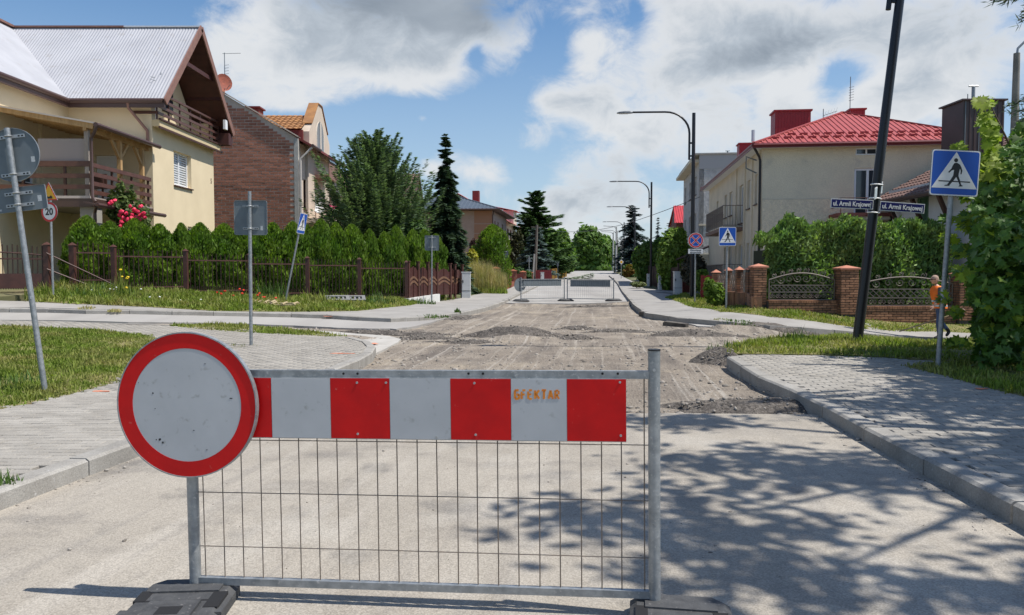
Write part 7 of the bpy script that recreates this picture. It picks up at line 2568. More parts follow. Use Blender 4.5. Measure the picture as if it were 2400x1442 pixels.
def spruce_mesh(seed, levels=26, nb_=9, droop=.35, seg=9, spr=.16, sz=.5, top=.02, pw=.85, upturn=0.0, fan=3, jag=.25):
    """conifer of unit height and unit bottom radius: whorled boughs hung with flat sprigs"""
    g = np.random.default_rng(seed)
    out = []
    for L in range(levels):
        t = (L + g.random() * .6) / levels
        zt0 = .03 + .955 * t
        rad = (1 - t) ** pw * (.85 + .3 * g.random()) + top
        m = max(4, int(nb_ * (1 - .45 * t)))
        a0 = g.random() * 6.28
        for b in range(m):
            a = a0 + 6.2832 * b / m + g.normal(0, .14)
            ln = rad * (1 + g.normal(0, jag))
            if ln <= .01:
                continue
            ca, sa = math.cos(a), math.sin(a)
            zj = g.normal(0, .75 / levels)
            ns = max(4, int(seg * (ln * .8 + .3)))
            s = (np.arange(ns) + g.random(ns) * .8) / ns
            s = np.repeat(s, fan * 2)
            n = len(s)
            x = ln * s
            dz_ = -droop * ln * s * .16 * (1 if t < .8 else -.4) + upturn * (s ** 2) * ln * .16 + .012
            side = np.tile([-1, 1], n // 2) * (.25 + .75 * g.random(n)) * ln * .30 * (1.05 - s)
            px = ca * x - sa * side
            py = sa * x + ca * side
            C = np.stack([px, py, np.full(n, zt0 + zj) + dz_ - .035 * g.random(n) ** 1.5 * ln], -1)
            # sprig axis: outwards and sideways, drooping
            A = np.stack([ca - sa * np.sign(side) * .8, sa + ca * np.sign(side) * .8, np.full(n, -.10 - .06 * droop + .16 * upturn)], -1) + g.normal(0, .22, (n, 3)) * [1, 1, .35]
            A /= np.linalg.norm(A, axis=1, keepdims=True)
            U = np.stack([np.zeros(n), np.zeros(n), np.ones(n)], -1) + g.normal(0, .45, (n, 3)) * [1, 1, .15]
            B = np.cross(A, U)
            B /= np.linalg.norm(B, axis=1, keepdims=True)
            out.append((C, A, B, spr * (.55 + .5 * g.random(n)) * sz))
    C = np.concatenate([o_[0] for o_ in out])
    A = np.concatenate([o_[1] for o_ in out])
    B = np.concatenate([o_[2] for o_ in out])
    S = np.concatenate([o_[3] for o_ in out])
    return C, A, B, S
def conifer(name, label, px, Y, ptop, wpx, m, seed, group=None, zbase=None, wide=1.0, **kw):
    p = P(px, 640, Y)
    zz = z0(p.x, Y) if zbase is None else zbase
    h = P(px, ptop, Y).z - zz
    r = wpx / 2 / 1800 * Y
    C, A, B, S = spruce_mesh(seed, **kw)
    sc = np.array([r, r, h])
    C = C * sc
    A = A * [1, 1, .9]
    V, Q = quads(C, A, B, (S * r * 1.6 * .5 + .05) * .95, (S * r * .55 * .5 + .022) * wide * .5)
    t = thing(name, label, 'tree', (p.x, Y, zz), (0, 0, 0), group)
    part('crown', np_mesh('crown', V, Q, m), None, t)
    part('trunk', MB().tube([(0, 0, -.2), (0, 0, h * .5), (0, 0, h * .985)], [h * .018 + .04, h * .011 + .02, .008], 8), M_bark, t)
    return t
conifer('spruce_tree', 'slim dark spruce with tiered drooping boughs behind the brown gate', 1046, 38, 316, 150, M_spruce, 3, levels=34, nb_=11, droop=1.0, seg=26, spr=.26, pw=.92, jag=.16, fan=5)
conifer('pine_tree', 'bushy blue green pine with upturned shoots behind the thuja row', 880, 36, 326, 262, M_pine, 5, levels=36, nb_=15, droop=-.3, seg=30, spr=.105, pw=.6, upturn=2.4, jag=.16, fan=7)
conifer('spruce_tree', 'big bushy green spruce beyond the round clipped thuja', 1256, 76, 446, 132, leafmat('mid_spruce', (.075, .15, .05), (.12, .20, .07), .5, .15), 7, levels=32, nb_=14, droop=.4, seg=26, spr=.24, pw=.62, jag=.36, fan=6, upturn=.5)
conifer('blue_spruce_tree', 'silvery blue spruce beside the leaning wooden pole', 1256, 68, 532, 98, M_spruceb, 8, levels=22, nb_=12, droop=.6, seg=20, spr=.32, pw=.6, jag=.15)
conifer('blue_spruce_tree', 'tall dull blue spruce behind the third lamp post', 1481, 92, 482, 84, M_spruced, 9, levels=24, nb_=12, droop=.7, seg=20, spr=.34, pw=.55, jag=.25)
conifer('spruce_tree', 'small dark spruce between the lamp post and the red roofed cottage', 1541, 74, 512, 44, M_spruced, 10, levels=20, nb_=9, droop=.5, seg=11, spr=.36, pw=.8, jag=.25)
conifer('spruce_tree', 'low dark spruce just left of the red roofed cottage', 1567, 60, 524, 50, M_spruce, 11, levels=18, nb_=10, droop=.3, seg=11, spr=.36, pw=.7, jag=.3)
conifer('spruce_tree', 'narrow dark spruce behind the pale concrete poles', 1447, 120, 560, 30, M_spruce, 12, levels=18, nb_=9, droop=.5, seg=11, spr=.4, pw=.7)

def crown_cloud(g, lobes, n, leaf, shell=.55, up=.35):
    """leaves spread through overlapping lobes [(x, y, z, rx, ry, rz)], clumped"""
    vol = np.array([l[3] * l[4] * l[5] for l in lobes]) ** .75
    pick = g.choice(len(lobes), n, p=vol / vol.sum())
    Lb = np.array(lobes)[pick]
    nc = max(40, n // 26)
    d = g.normal(size=(nc, 3))
    d /= np.linalg.norm(d, axis=1, keepdims=True)
    rad = shell + (1 - shell) * g.random(nc) ** .6
    cidx = g.integers(0, nc, n)
    off = d[cidx] * rad[cidx][:, None] + g.normal(0, .11, (n, 3))
    C = Lb[:, :3] + off * Lb[:, 3:6]
    nd = off + g.normal(0, .7, (n, 3)) + [0, 0, up]
    D, A, B = frames(n, nd)
    s = leaf * (.6 + .8 * g.random(n))
    return quads(C, A, B, s, s * .55)
def broadleaf(name, label, px, Y, lobes_px, n, leaf, m, seed, group=None, trunk=True, cat='tree', inner=False):
    """lobes_px: (px, py, rx_px, rz_px, depth factor) in the picture at depth Y"""
    g = np.random.default_rng(seed)
    p = P(px, 640, Y)
    zz = z0(p.x, Y)
    k = Y / 1800
    lobes = []
    for lx, ly, rx_, rz_2, dd in lobes_px:
        q = P(lx, ly, Y)
        lobes.append((q.x - p.x, dd * rx_ * k * .5, q.z - zz, rx_ * k, rx_ * k * .85, rz_2 * k))
    t = thing(name, label, cat, (p.x, Y, zz), (0, 0, 0), group)
    V, Q = crown_cloud(g, lobes, n, leaf)
    part('crown' if trunk else 'foliage', np_mesh('crown', V, Q, m), None, t, kind=None if trunk else 'stuff')
    zc = np.mean([l[2] for l in lobes])
    zm = max(l[2] for l in lobes)
    if trunk:
        tm = MB().tube([(0, 0, -.2), (.05, 0, zc * .6), (0, 0, zm)], [.05 + zm * .025, .04 + zm * .016, .02], 8)
        part('trunk', tm, M_bark, t)
        for l in lobes[:6]:
            part('limb', MB().tube([(0, 0, zc * .45), (l[0] * .5, l[1] * .5, (zc * .45 + l[2]) / 2), (l[0], l[1], l[2])], [.05 + zm * .008, .04, .015], 6), M_bark, t)
    return t
# far end of the road and its left flank
broadleaf('leafy_tree', 'broad green tree closing the view at the crest of the road', 1378, 165, [(1375, 580, 34, 46, 0), (1352, 600, 14, 32, .4), (1400, 595, 30, 40, -.4), (1380, 556, 22, 20, 0), (1370, 628, 34, 14, .3), (1400, 630, 34, 12, -.2)], 10500, .55, M_leaf, 21, 'trees at the far end of the road')
broadleaf('leafy_tree', 'paler green tree at the right of the crest of the road', 1418, 172, [(1420, 596, 26, 38, 0), (1436, 606, 16, 30, .5), (1412, 575, 18, 22, 0), (1425, 630, 24, 12, 0)], 7000, .55, M_leaf, 22, 'trees at the far end of the road')
broadleaf('leafy_tree', 'darker green tree peeping behind the crest trees', 1345, 190, [(1345, 612, 18, 30, 0), (1360, 590, 16, 26, 0)], 4000, .55, M_leafd, 23, 'trees at the far end of the road')
broadleaf('leafy_tree', 'dense leafy tree right of the blue spruce along the left pavement', 1312, 92, [(1312, 590, 26, 42, 0), (1296, 570, 20, 30, .5), (1328, 606, 20, 30, -.5), (1290, 604, 22, 34, .3), (1318, 560, 14, 22, 0)], 9000, .34, M_leaf, 24)
broadleaf('leafy_tree', 'dark leafy tree behind the big spruce on the left side', 1222, 88, [(1222, 590, 16, 44, 0), (1232, 560, 18, 30, .4), (1205, 606, 12, 28, 0)], 5000, .32, M_leafd, 25)
broadleaf('low_tree', 'pale bush at the top of the left pavement', 1330, 100, [(1331, 636, 10, 6, 0)], 900, .22, M_leafl, 26, trunk=False, cat='bush')
# right side
broadleaf('leafy_tree', 'bright green bushy tree left of the no stopping sign', 1580, 46, [(1578, 585, 26, 44, 0), (1590, 560, 18, 24, .3), (1562, 610, 22, 50, -.3), (1600, 610, 18, 46, .3), (1572, 645, 26, 34, 0), (1592, 545, 12, 10, 0)], 11000, .15, M_leafl, 31)
broadleaf('leafy_tree', 'medium green tree behind the thin cabinets on the right', 1520, 64, [(1520, 590, 26, 24, 0), (1505, 610, 20, 28, .3), (1538, 606, 20, 34, -.3), (1518, 636, 24, 26, 0), (1548, 570, 12, 14, 0)], 9000, .20, M_leaf, 32)
broadleaf('round_bush', 'large round bare brown clipped bush behind the no stopping sign', 1625, 36.5, [(1626, 632, 26, 36, 0)], 5200, .085, leafmat('brown_bush', (.060, .062, .040), (.085, .075, .05), .4, .2), 33, trunk=False, cat='bush')
broadleaf('leafy_shrub', 'leafy green shrub with pale blooms before the brick pillars', 1673, 27.0, [(1673, 685, 20, 24, 0), (1664, 668, 12, 14, .3), (1682, 700, 18, 16, -.3)], 3200, .085, M_leafl, 34, trunk=False, cat='shrub')
broadleaf('leafy_shrub', 'thin climbing shrub on the red gate by the second lamp', 1645, 31.5, [(1637, 660, 7, 22, 0), (1645, 640, 14, 7, 0)], 900, .07, M_leafl, 35, trunk=False, cat='shrub')
broadleaf('leafy_shrub', 'yellow and rust coloured shrub beyond the fourth lamp', 1476, 80, [(1478, 632, 10, 10, 0), (1470, 640, 8, 8, 0)], 1400, .2, leafmat('rusty_shrub', (.20, .16, .03), (.24, .07, .03), .4, .3), 36, trunk=False, cat='shrub')
broadleaf('dark_bush', 'dark bush by the fence beyond the priority diamond', 1464, 84, [(1466, 640, 8, 18, 0), (1486, 644, 10, 10, 0)], 1500, .2, M_leafd, 37, trunk=False, cat='bush')
broadleaf('ground_shrub', 'low grey green planting on the right pavement edge', 1496, 50, [(1495, 667, 17, 6, 0)], 1600, .07, leafmat('sage_leaf', (.13, .17, .06), (.18, .20, .08), .35, .3), 38, trunk=False, cat='shrub')
# left side further along
q = P(1155, 640, 46)
zz = z0(q.x, 46)
thuja_var.append(np_mesh('thuja_crown', *thuja_mesh(77, n=11000, leaf=.8), M_thuja))
t = thuja((q.x, 46, zz), P(1155, 528, 46).z - zz, 78 / 1800 * 46, 'large clipped round topped thuja beyond the dry grass', 5, None, thuja_var[5])
t['group'] = ''
del t['group']
broadleaf('yellow_shrub', 'bright yellow shrub between the spruce and the round thuja', 1108, 42, [(1106, 603, 14, 18, 0), (1100, 620, 14, 12, 0)], 1900, .075, M_yellow, 41, trunk=False, cat='shrub')
broadleaf('purple_shrub', 'dark purple leaved shrub above the yellow shrub', 1112, 47, [(1112, 582, 10, 20, 0)], 1200, .09, leafmat('purple_leaf', (.085, .030, .035), (.06, .035, .03), .4, .2), 42, trunk=False, cat='shrub')
broadleaf('leafy_tree', 'brownish dark tree between the red roofed house and the spruce', 1207, 72, [(1206, 590, 12, 38, 0), (1214, 565, 10, 26, 0)], 2600, .20, leafmat('olive_dark', (.045, .055, .022), (.07, .07, .03), .5, .2), 43)
broadleaf('dark_bush', 'dark hedge bush at the foot of the pine and spruce', 985, 35, [(975, 560, 30, 40, 0), (930, 540, 40, 40, .3), (1005, 590, 26, 30, 0)], 5200, .11, M_leafd, 44, trunk=False, cat='bush')
broadleaf('dark_bush', 'low dark growth between the brick pickets and blue spruce', 1228, 60, [(1232, 650, 14, 14, 0), (1216, 640, 12, 12, 0)], 1500, .14, M_leafd, 45, trunk=False, cat='bush')
# rose bush with red blooms
g = np.random.default_rng(91)
q = P(300, 560, 24.6)
zz = z0(q.x, q.y)
t = broadleaf('rose_bush', 'climbing rose with crimson blooms under the timber deck corner', 300, 24.9, [(292, 495, 34, 36, 0), (276, 470, 22, 26, .2), (318, 505, 32, 32, -.2), (330, 520, 22, 26, 0), (283, 445, 10, 24, 0), (306, 452, 9, 18, 0)], 2600, .075, leafmat('rose_leaf', (.055, .10, .030), (.11, .15, .04), .45, .3), 92, trunk=False, cat='rose bush')
rm = MB()
fl_me = []
bm = bmesh.new()
bmesh.ops.create_icosphere(bm, subdivisions=1, radius=1)
for v in bm.verts:
    v.co *= 1 + .25 * rng.normal()
me = bpy.data.meshes.new('bloom')
bm.to_mesh(me)
bm.free()
me.materials.append(mat('crimson_petals', (.52, .008, .035), .6, col2=(.62, .03, .10), scale=1.2, island=.2))
for px, py, s in ((262, 475, 2.6), (270, 470, 2.2), (255, 478, 1.8), (285, 497, 2.6), (296, 500, 2.4), (290, 512, 2.8), (300, 515, 2.6), (308, 512, 2.5), (284, 521, 2.4), (315, 492, 2.6), (322, 496, 2.5), (330, 505, 2.8), (336, 500, 2.4), (340, 510, 2.2), (328, 485, 2.0), (305, 483, 2.0), (279, 505, 2.2), (318, 510, 2.2), (294, 545, 1.8), (332, 482, 1.7), (283, 530, 1.9), (310, 503, 2.0), (326, 515, 2.2)):
    c = P(px, py, 24.9 - .55 - .2 * rng.random())
    sz_ = s * .026
    part('bloom', me, None, t, loc=(c.x - t.location.x, c.y - t.location.y, c.z - t.location.z), scale=(sz_ * 1.2, sz_, sz_), rot=tuple(rng.uniform(0, 3, 3)))
# clipped juniper hedge, right
def hedge():
    g = np.random.default_rng(61)
    n = 26000
    xa, xb = 7.75, 13.4
    X = g.uniform(xa, xb, n)
    zb = zt(X, np.full(n, 23.6)) + .1
    topz = 2.75 + .13 * np.sin(X * 3.1) + .10 * np.sin(X * 7.3 + 1) + .06 * np.sin(X * 17) - np.where(X < 8.6, (8.6 - X) * .5, 0) - np.where(X > 12.4, (X - 12.4) * .25, 0)
    q = g.random(n)
    face = q < .62
    t = g.random(n) ** .8
    Z = np.where(face, zb + (topz - zb) * t, topz + g.normal(0, .05, n))
    bulge = .22 * np.sin(X * 2.3 + Z * 1.7) + .14 * np.sin(X * 5.1 - Z * 4.2) + .09 * g.normal(size=n)
    Y = np.where(face, 23.35 + .12 * (1 - t) + bulge * .6 + .25 * g.random(n) ** 2, 23.3 + 1.5 * g.random(n))
    Z = np.where(face, Z, Z + .10 * np.sin(Y * 5 + X * 3))
    C = np.stack([X, Y, Z], -1)
    A = np.stack([g.normal(0, .5, n), -.35 + g.normal(0, .4, n), np.where(face, .55, .9) + g.normal(0, .4, n)], -1)
    A /= np.linalg.norm(A, axis=1, keepdims=True)
    B = np.cross(A, np.stack([g.normal(0, .5, n), -np.ones(n), g.normal(0, .5, n)], -1))
    B /= np.linalg.norm(B, axis=1, keepdims=True) + 1e-9
    s = .6 + .9 * g.random(n)
    V, Q = quads(C, A, B, .075 * s, .026 * s)
    loc = Vector((10.5, 24.2, z0(10.5, 24.2)))
    o = thing('juniper_hedge', 'dense shaggy green hedge behind the wrought iron fence', 'hedge', loc)
    part('foliage', np_mesh('foliage', V - np.array(loc), Q, M_hedge), None, o, kind='stuff')
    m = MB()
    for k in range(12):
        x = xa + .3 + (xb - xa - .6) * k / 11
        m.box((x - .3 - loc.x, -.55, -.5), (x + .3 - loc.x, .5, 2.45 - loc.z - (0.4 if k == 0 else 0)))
    part('inner_fill', m, M_core, o, kind='stuff')  # added dark blocks closing the view through the hedge
    # strong upright shoots above the clipped line
    for px, top in ((1948, 512), (1962, 520), (2150, 532)):
        b = P(px, 560, 23.5)
        tt = P(px, top, 23.5)
        n2 = 140
        q = g.random(n2)
        C = np.stack([b.x + g.normal(0, .05, n2), b.y + g.normal(0, .05, n2), b.z + (tt.z - b.z) * q], -1) - np.array(loc)
        _, A, B = frames(n2)
        A[:, 2] = np.abs(A[:, 2]) + .6
        A /= np.linalg.norm(A, axis=1, keepdims=True)
        V, Q = quads(C, A, B, .06, .02)
        part('shoot', np_mesh('shoot', V, Q, M_hedge), None, o)
hedge()
# dry grass clump and weeds
def tuft(name, label, cat, px, py, n, h, spread, m, seed, lean=.35, wid=.010, dz=.1, group=None, heads=None, flat=1.0, Y=None):
    g = np.random.default_rng(seed)
    c = G(px, py, dz) if Y is None else Vector((P(px, py, Y).x, Y, z0(P(px, py, Y).x, Y) + dz))
    a = g.uniform(0, 6.283, n)
    r = spread * np.sqrt(g.random(n))
    b = g.uniform(0, 6.283, n)
    X, Yy = r * np.cos(b), r * np.sin(b) * flat
    hh = h * (.4 + .7 * g.random(n)) * (1 - .45 * (r / spread) ** 2)
    l = lean * hh * g.random(n)
    w = wid * (.6 + .8 * g.random(n))
    ca, sa = np.cos(a), np.sin(a)
    Z = zt(c.x + X, c.y + Yy) + dz - c.z - .03
    p0 = np.stack([X - sa * w, Yy + ca * w, Z], -1)
    p1 = np.stack([X + sa * w, Yy - ca * w, Z], -1)
    p2 = np.stack([X + ca * l * .35 + sa * w * .8, Yy + sa * l * .35 - ca * w * .8, Z + hh * .6], -1)
    p3 = np.stack([X + ca * l * .35 - sa * w * .8, Yy + sa * l * .35 + ca * w * .8, Z + hh * .6], -1)
    p4 = np.stack([X + ca * l, Yy + sa * l, Z + hh], -1)
    V = np.stack([p0, p1, p2, p3, p4], 1).reshape(-1, 3)
    i = np.arange(n)[:, None] * 5
    Q = np.concatenate([i + [0, 1, 2], i + [0, 2, 3], i + [3, 2, 4]], 0)
    t = thing(name, label, cat, c, (0, 0, 0), group)
    part('blades', np_mesh('blades', V, Q, m), None, t, kind='stuff')
    if heads:
        hm, cnt, s = heads
        k = g.choice(n, cnt, replace=False)
        for j in k:
            part('flower', hm, None, t, loc=tuple(p4[j]), scale=(s, s, s * .7), rot=(g.uniform(-.5, .5), g.uniform(-.5, .5), g.uniform(0, 3)))
    return t
tuft('dry_grass_clump', 'tall straw coloured grass clump between the cabinet and the brick fence', 'grass clump', 1128, 690, 6500, 1.75, 1.3, M_dry, 71, .45, .010, Y=39.5)
tuft('dry_grass_clump', 'greener foot of the tall dry grass beside the orange brick fence', 'grass clump', 1140, 690, 1500, .6, 1.1, M_grass, 72, .6, .014, Y=39)
fm = bpy.data.meshes.new('poppy')
bm = bmesh.new()
bmesh.ops.create_icosphere(bm, subdivisions=1, radius=1)
bm.to_mesh(fm)
bm.free()
fm.materials.append(mat('poppy_red', (.62, .035, .012), .7))
tuft('poppies', 'cluster of red poppies in the verge right of the square sign post', 'poppies', 535, 705, 200, .42, .9, M_grass, 73, heads=(fm, 9, .045), flat=.5)
tuft('poppies', 'few red poppies by the leaning crossing sign post', 'poppies', 640, 708, 140, .35, .7, M_grass, 74, heads=(fm, 5, .045), flat=.5)
fy2 = fm.copy()
fy2.materials.clear()
fy2.materials.append(mat('yellow_bloom', (.72, .50, .02), .7))
tuft('yellow_wildflower', 'tall yellow wildflower growing at the fence below the rose bush', 'wildflower', 282, 692, 60, .85, .25, M_grass, 75, .2, heads=(fy2, 5, .05))
fw3 = fm.copy()
fw3.materials.clear()
fw3.materials.append(mat('white_bloom', (.75, .76, .70), .7))
tuft('white_wildflowers', 'white flowers scattered along the low plinth on the left', 'wildflowers', 330, 700, 400, .3, 1.8, M_grass, 76, heads=(fw3, 12, .03), flat=.4)
ms_ = np.random.default_rng(5)
for k, (px, py, h, s, lab) in enumerate(((150, 690, .5, 1.0, 'tall weeds round the foot of the speed limit sign'), (230, 690, .42, 1.0, 'tall weeds beside the driveway gate stays'), (640, 700, .75, .5, 'bushy weed by the foot of the leaning crossing sign'), (735, 712, .55, .6, 'dark green weed clump right of the wooden frames'),
                                        (890, 716, .5, .55, 'weed clump before the last fence post'), (985, 712, .3, .6, 'weeds along the white plinth of the brown gate'), (1040, 703, .3, .5, 'grass tufts beside the gate sign post'), (1025, 704, .25, .5, 'low weeds in front of the brown gate step'),
                                        (205, 724, .14, .22, 'dry weed growing from the kerb at the far left'), (268, 728, .10, .16, 'small dry weed growing from the far left kerb'), (1015, 741, .10, .5, 'row of weeds along the far corner kerb'), (1072, 733, .22, .10, 'upright weed at the corner of the far kerb'),
                                        (560, 813, .1, .35, 'grass growing at the foot of the square sign post'), (8, 1140, .14, .10, 'dark weed sprouting from the kerb joint at the near left'), (1738, 756, .12, .5, 'weeds along the far right kerb'), (1690, 750, .10, .3, 'small weeds on the kerb left of the side street'),
                                        (1700, 822, .25, .3, 'coarse grass at the right kerb corner heap'), (1870, 800, .35, .35, 'tall grass tuft left of the leaning lamp post'), (2020, 805, .22, .3, 'grass round the foot of the leaning lamp post'), (2010, 832, .14, .7, 'broad leaved weeds along the edge of the right paving'), (2200, 868, .12, .35, 'grass round the foot of the large crossing sign'), (1740, 716, .35, .5, 'grey green lavender tuft below the leafy shrub'), (30, 900, .22, .35, 'dark green weed clump in the near left lawn'))):
    dry = k in (8, 9)
    tuft('weed_clump', lab, 'weeds', px, py, int(300 * max(s, .3)), h, s, M_dry if dry else (leafmat('weed_green', (.06, .12, .025), (.10, .16, .04), .4, .3) if k % 3 else M_grass), 80 + k, .6, .013 if py < 800 else .007, group='weeds')
# ---- maple at the right edge
def maple_leaf_poly():
    pts = [(0, -.05), (.10, .02), (.42, -.10), (.34, .12), (.56, .26), (.36, .34), (.40, .56), (.18, .48), (.0, .92)]
    return pts + [(-x, y) for x, y in pts[-2:0:-1]]
mp = maple_leaf_poly()
def leaf_mesh(m, name, fold=.18):
    vs = [(x, y, fold * abs(x) - .10 * y * y) for x, y in mp]
    n = len(vs)
    cv = vs + [(0, .3, 0)]
    return MB().add(cv, [(i, (i + 1) % n, n) for i in range(n)]).mesh(name, m)
leaf_a, leaf_b = leaf_mesh(M_maple, 'leaf'), leaf_mesh(M_maplel, 'leaf', .1)
LV = np.array([(x, y, .18 * abs(x) - .10 * y * y) for x, y in mp] + [(0, .3, 0)])
LQ = np.array([(i, (i + 1) % len(mp), len(mp)) for i in range(len(mp))])
mb_ = Vector((7.35, 10.7, z0(7.35, 10.7) + .1))
mpl = thing('maple_tree', 'young leafy maple hanging over the verge at the right edge', 'maple', mb_)
g = np.random.default_rng(101)
# crown outline, from the picture: (px, py, rx px, ry px, depth offset)
lob = [(2430, 470, 130, 150, .2), (2390, 620, 110, 120, -.1), (2350, 560, 60, 60, -.4), (2400, 760, 110, 110, -.1), (2340, 780, 50, 70, -.3), (2440, 350, 70, 80, .3), (2370, 400, 50, 55, -.1), (2322, 425, 36, 40, .15), (2318, 290, 16, 34, .1), (2312, 238, 24, 12, 0), (2252, 342, 16, 7, .3), (2228, 512, 14, 7, .2), (2214, 700, 14, 7, -.2), (2225, 560, 18, 9, .4), (2262, 585, 30, 14, .2), (2248, 800, 22, 9, -.3), (2268, 455, 16, 10, .4), (2300, 385, 36, 22, .45), (2330, 690, 60, 40, -.4), (2320, 700, 40, 30, 0), (2470, 560, 120, 260, .3), (2330, 330, 16, 50, .2), (2292, 640, 34, 24, -.4), (2262, 640, 22, 12, -.4), (2246, 730, 12, 10, -.4), (2320, 850, 40, 18, -.2), (2430, 860, 70, 30, -.2), (2285, 520, 32, 24, .3), (2335, 490, 50, 60, -.2)]
pts = []
for px, py, rx_, ry_, dd in lob:
    n = int(5 + rx_ * ry_ * .135)
    for _ in range(n):
        a = g.uniform(0, 6.283)
        q = math.sqrt(g.random())
        Yd = mb_.y + dd * 2.0 + g.normal(0, .2 + rx_ * .003)
        pts.append(tuple(P(px + rx_ * q * math.cos(a), py + ry_ * q * math.sin(a), Yd)))
pts = np.array(pts)
nL = len(pts)
young = np.zeros(nL, bool)
ppx = CX + F * pts[:, 0] / pts[:, 1]
ppy = HOR - F * (pts[:, 2] - H) / pts[:, 1]
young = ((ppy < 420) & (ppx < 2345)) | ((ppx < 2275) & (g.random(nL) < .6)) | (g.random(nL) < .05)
# each leaf hangs: axis outwards-down, blade facing up and out
ax = np.stack([pts[:, 0] - mb_.x - .6, pts[:, 1] - mb_.y, np.full(nL, -.9)], -1)
ax = ax / (np.linalg.norm(ax, axis=1, keepdims=True) + 1e-6) + g.normal(0, .45, (nL, 3))
ax /= np.linalg.norm(ax, axis=1, keepdims=True)
nrm = np.stack([-.35 + g.normal(0, .45, nL), -.55 + g.normal(0, .4, nL), .75 + g.normal(0, .35, nL)], -1)
sx = np.cross(ax, nrm)
sx /= np.linalg.norm(sx, axis=1, keepdims=True)
nz = np.cross(sx, ax)
size = .135 * g.uniform(.5, 1.35, nL)
near = np.argsort(np.where(ppx < 2420, pts[:, 1], 99))
for i in near[:290]:
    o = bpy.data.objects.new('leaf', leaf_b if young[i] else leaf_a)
    COL.objects.link(o)
    o.parent = mpl
    M4 = Matrix((sx[i] * size[i], ax[i] * size[i], nz[i] * size[i])).transposed().to_4x4()
    M4.translation = Vector(pts[i]) - mb_
    o.matrix_local = M4
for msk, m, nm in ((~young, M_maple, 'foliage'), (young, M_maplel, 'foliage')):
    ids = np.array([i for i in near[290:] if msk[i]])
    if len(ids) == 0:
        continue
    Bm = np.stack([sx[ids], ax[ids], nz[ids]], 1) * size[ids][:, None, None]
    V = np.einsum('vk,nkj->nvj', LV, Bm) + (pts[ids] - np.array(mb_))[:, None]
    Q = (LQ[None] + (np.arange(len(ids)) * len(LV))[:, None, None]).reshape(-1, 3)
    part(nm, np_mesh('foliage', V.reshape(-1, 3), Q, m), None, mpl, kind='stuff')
part('trunk', MB().tube([(0, 0, -.2), (.05, .05, .9), (-.02, .1, 2.2), (.0, .1, 3.3)], [.07, .06, .045, .02], 8), M_bark, mpl, smooth=True)
for px, py, dd in ((2316, 235, .1), (2306, 400, .9), (2280, 520, -.2), (2262, 640, -.6), (2250, 740, -.6), (2330, 850, -.4), (2390, 600, -.3), (2440, 330, .3), (2420, 760, -.2), (2470, 500, .4)):
    c = P(px, py, mb_.y + dd) - mb_
    h0 = max(.3, min(c.z * .55, 2.6))
    part('limb', MB().tube([(0, .05, h0), (c.x * .45, c.y * .5 + .05, h0 + (c.z - h0) * .45 + .12), tuple(c)], [.03, .018, .005], 6), M_bark, mpl, smooth=True)
# ---- tall trees standing just right of the frame: their crowns reach over the pavement and cast the dappled shade
def tall_tree(label, loc, lobes, n, leaf, m, seed, kind='leafy_tree'):
    g = np.random.default_rng(seed)
    t = thing(kind, label, 'tree', loc)
    V, Q = crown_cloud(g, lobes, n, leaf, .15)
    part('crown', np_mesh('crown', V, Q, m), None, t)
    zm = max(l[2] for l in lobes)
    part('trunk', MB().tube([(0, 0, -.2), (.1, .1, zm * .5), (0, .1, zm)], [.19, .14, .04], 10), M_bark, t, smooth=True)
    for l in lobes:
        part('limb', MB().tube([(0, .05, max(l[2] - 2.2, 1.6)), (l[0] * .5, l[1] * .5, l[2] - .9), (l[0], l[1], l[2])], [.07, .045, .012], 6), M_bark, t)
    return t
tall_tree('tall leafy roadside tree whose crown shades the right kerb', (7.0, 5.2, z0(7, 5.2)), [(-2.2, -1.9, 7.0, 1.05, .9, .7), (-1.1, -.7, 7.4, 1.1, .7, .7), (-2.4, -2.8, 6.4, .6, .5, .45), (-1.3, .9, 7.6, .8, .5, .5), (.6, -1.2, 7.9, 1.3, 1.0, 1.0), (-.5, -3.0, 6.8, 1.4, .9, .9), (.8, 1.0, 7.0, 1.2, 1.0, 1.0), (1.5, 1.6, 6.3, 1.2, 1.2, .8), (-1.5, -3.7, 6.0, 1.1, .8, .6)], 6000, .095, M_leafd, 111)
tall_tree('second leafy tree beside it, shading the right pavement', (9.6, 8.6, z0(9.6, 8.6)), [(-1.4, -1.0, 5.6, 1.3, 1.0, .8), (-.4, -.2, 6.6, 1.4, 1.3, 1.0), (.5, -1.6, 6.2, 1.4, 1.1, .9), (-1.0, -2.0, 5.0, .8, .7, .5)], 4600, .10, M_leafd, 112)
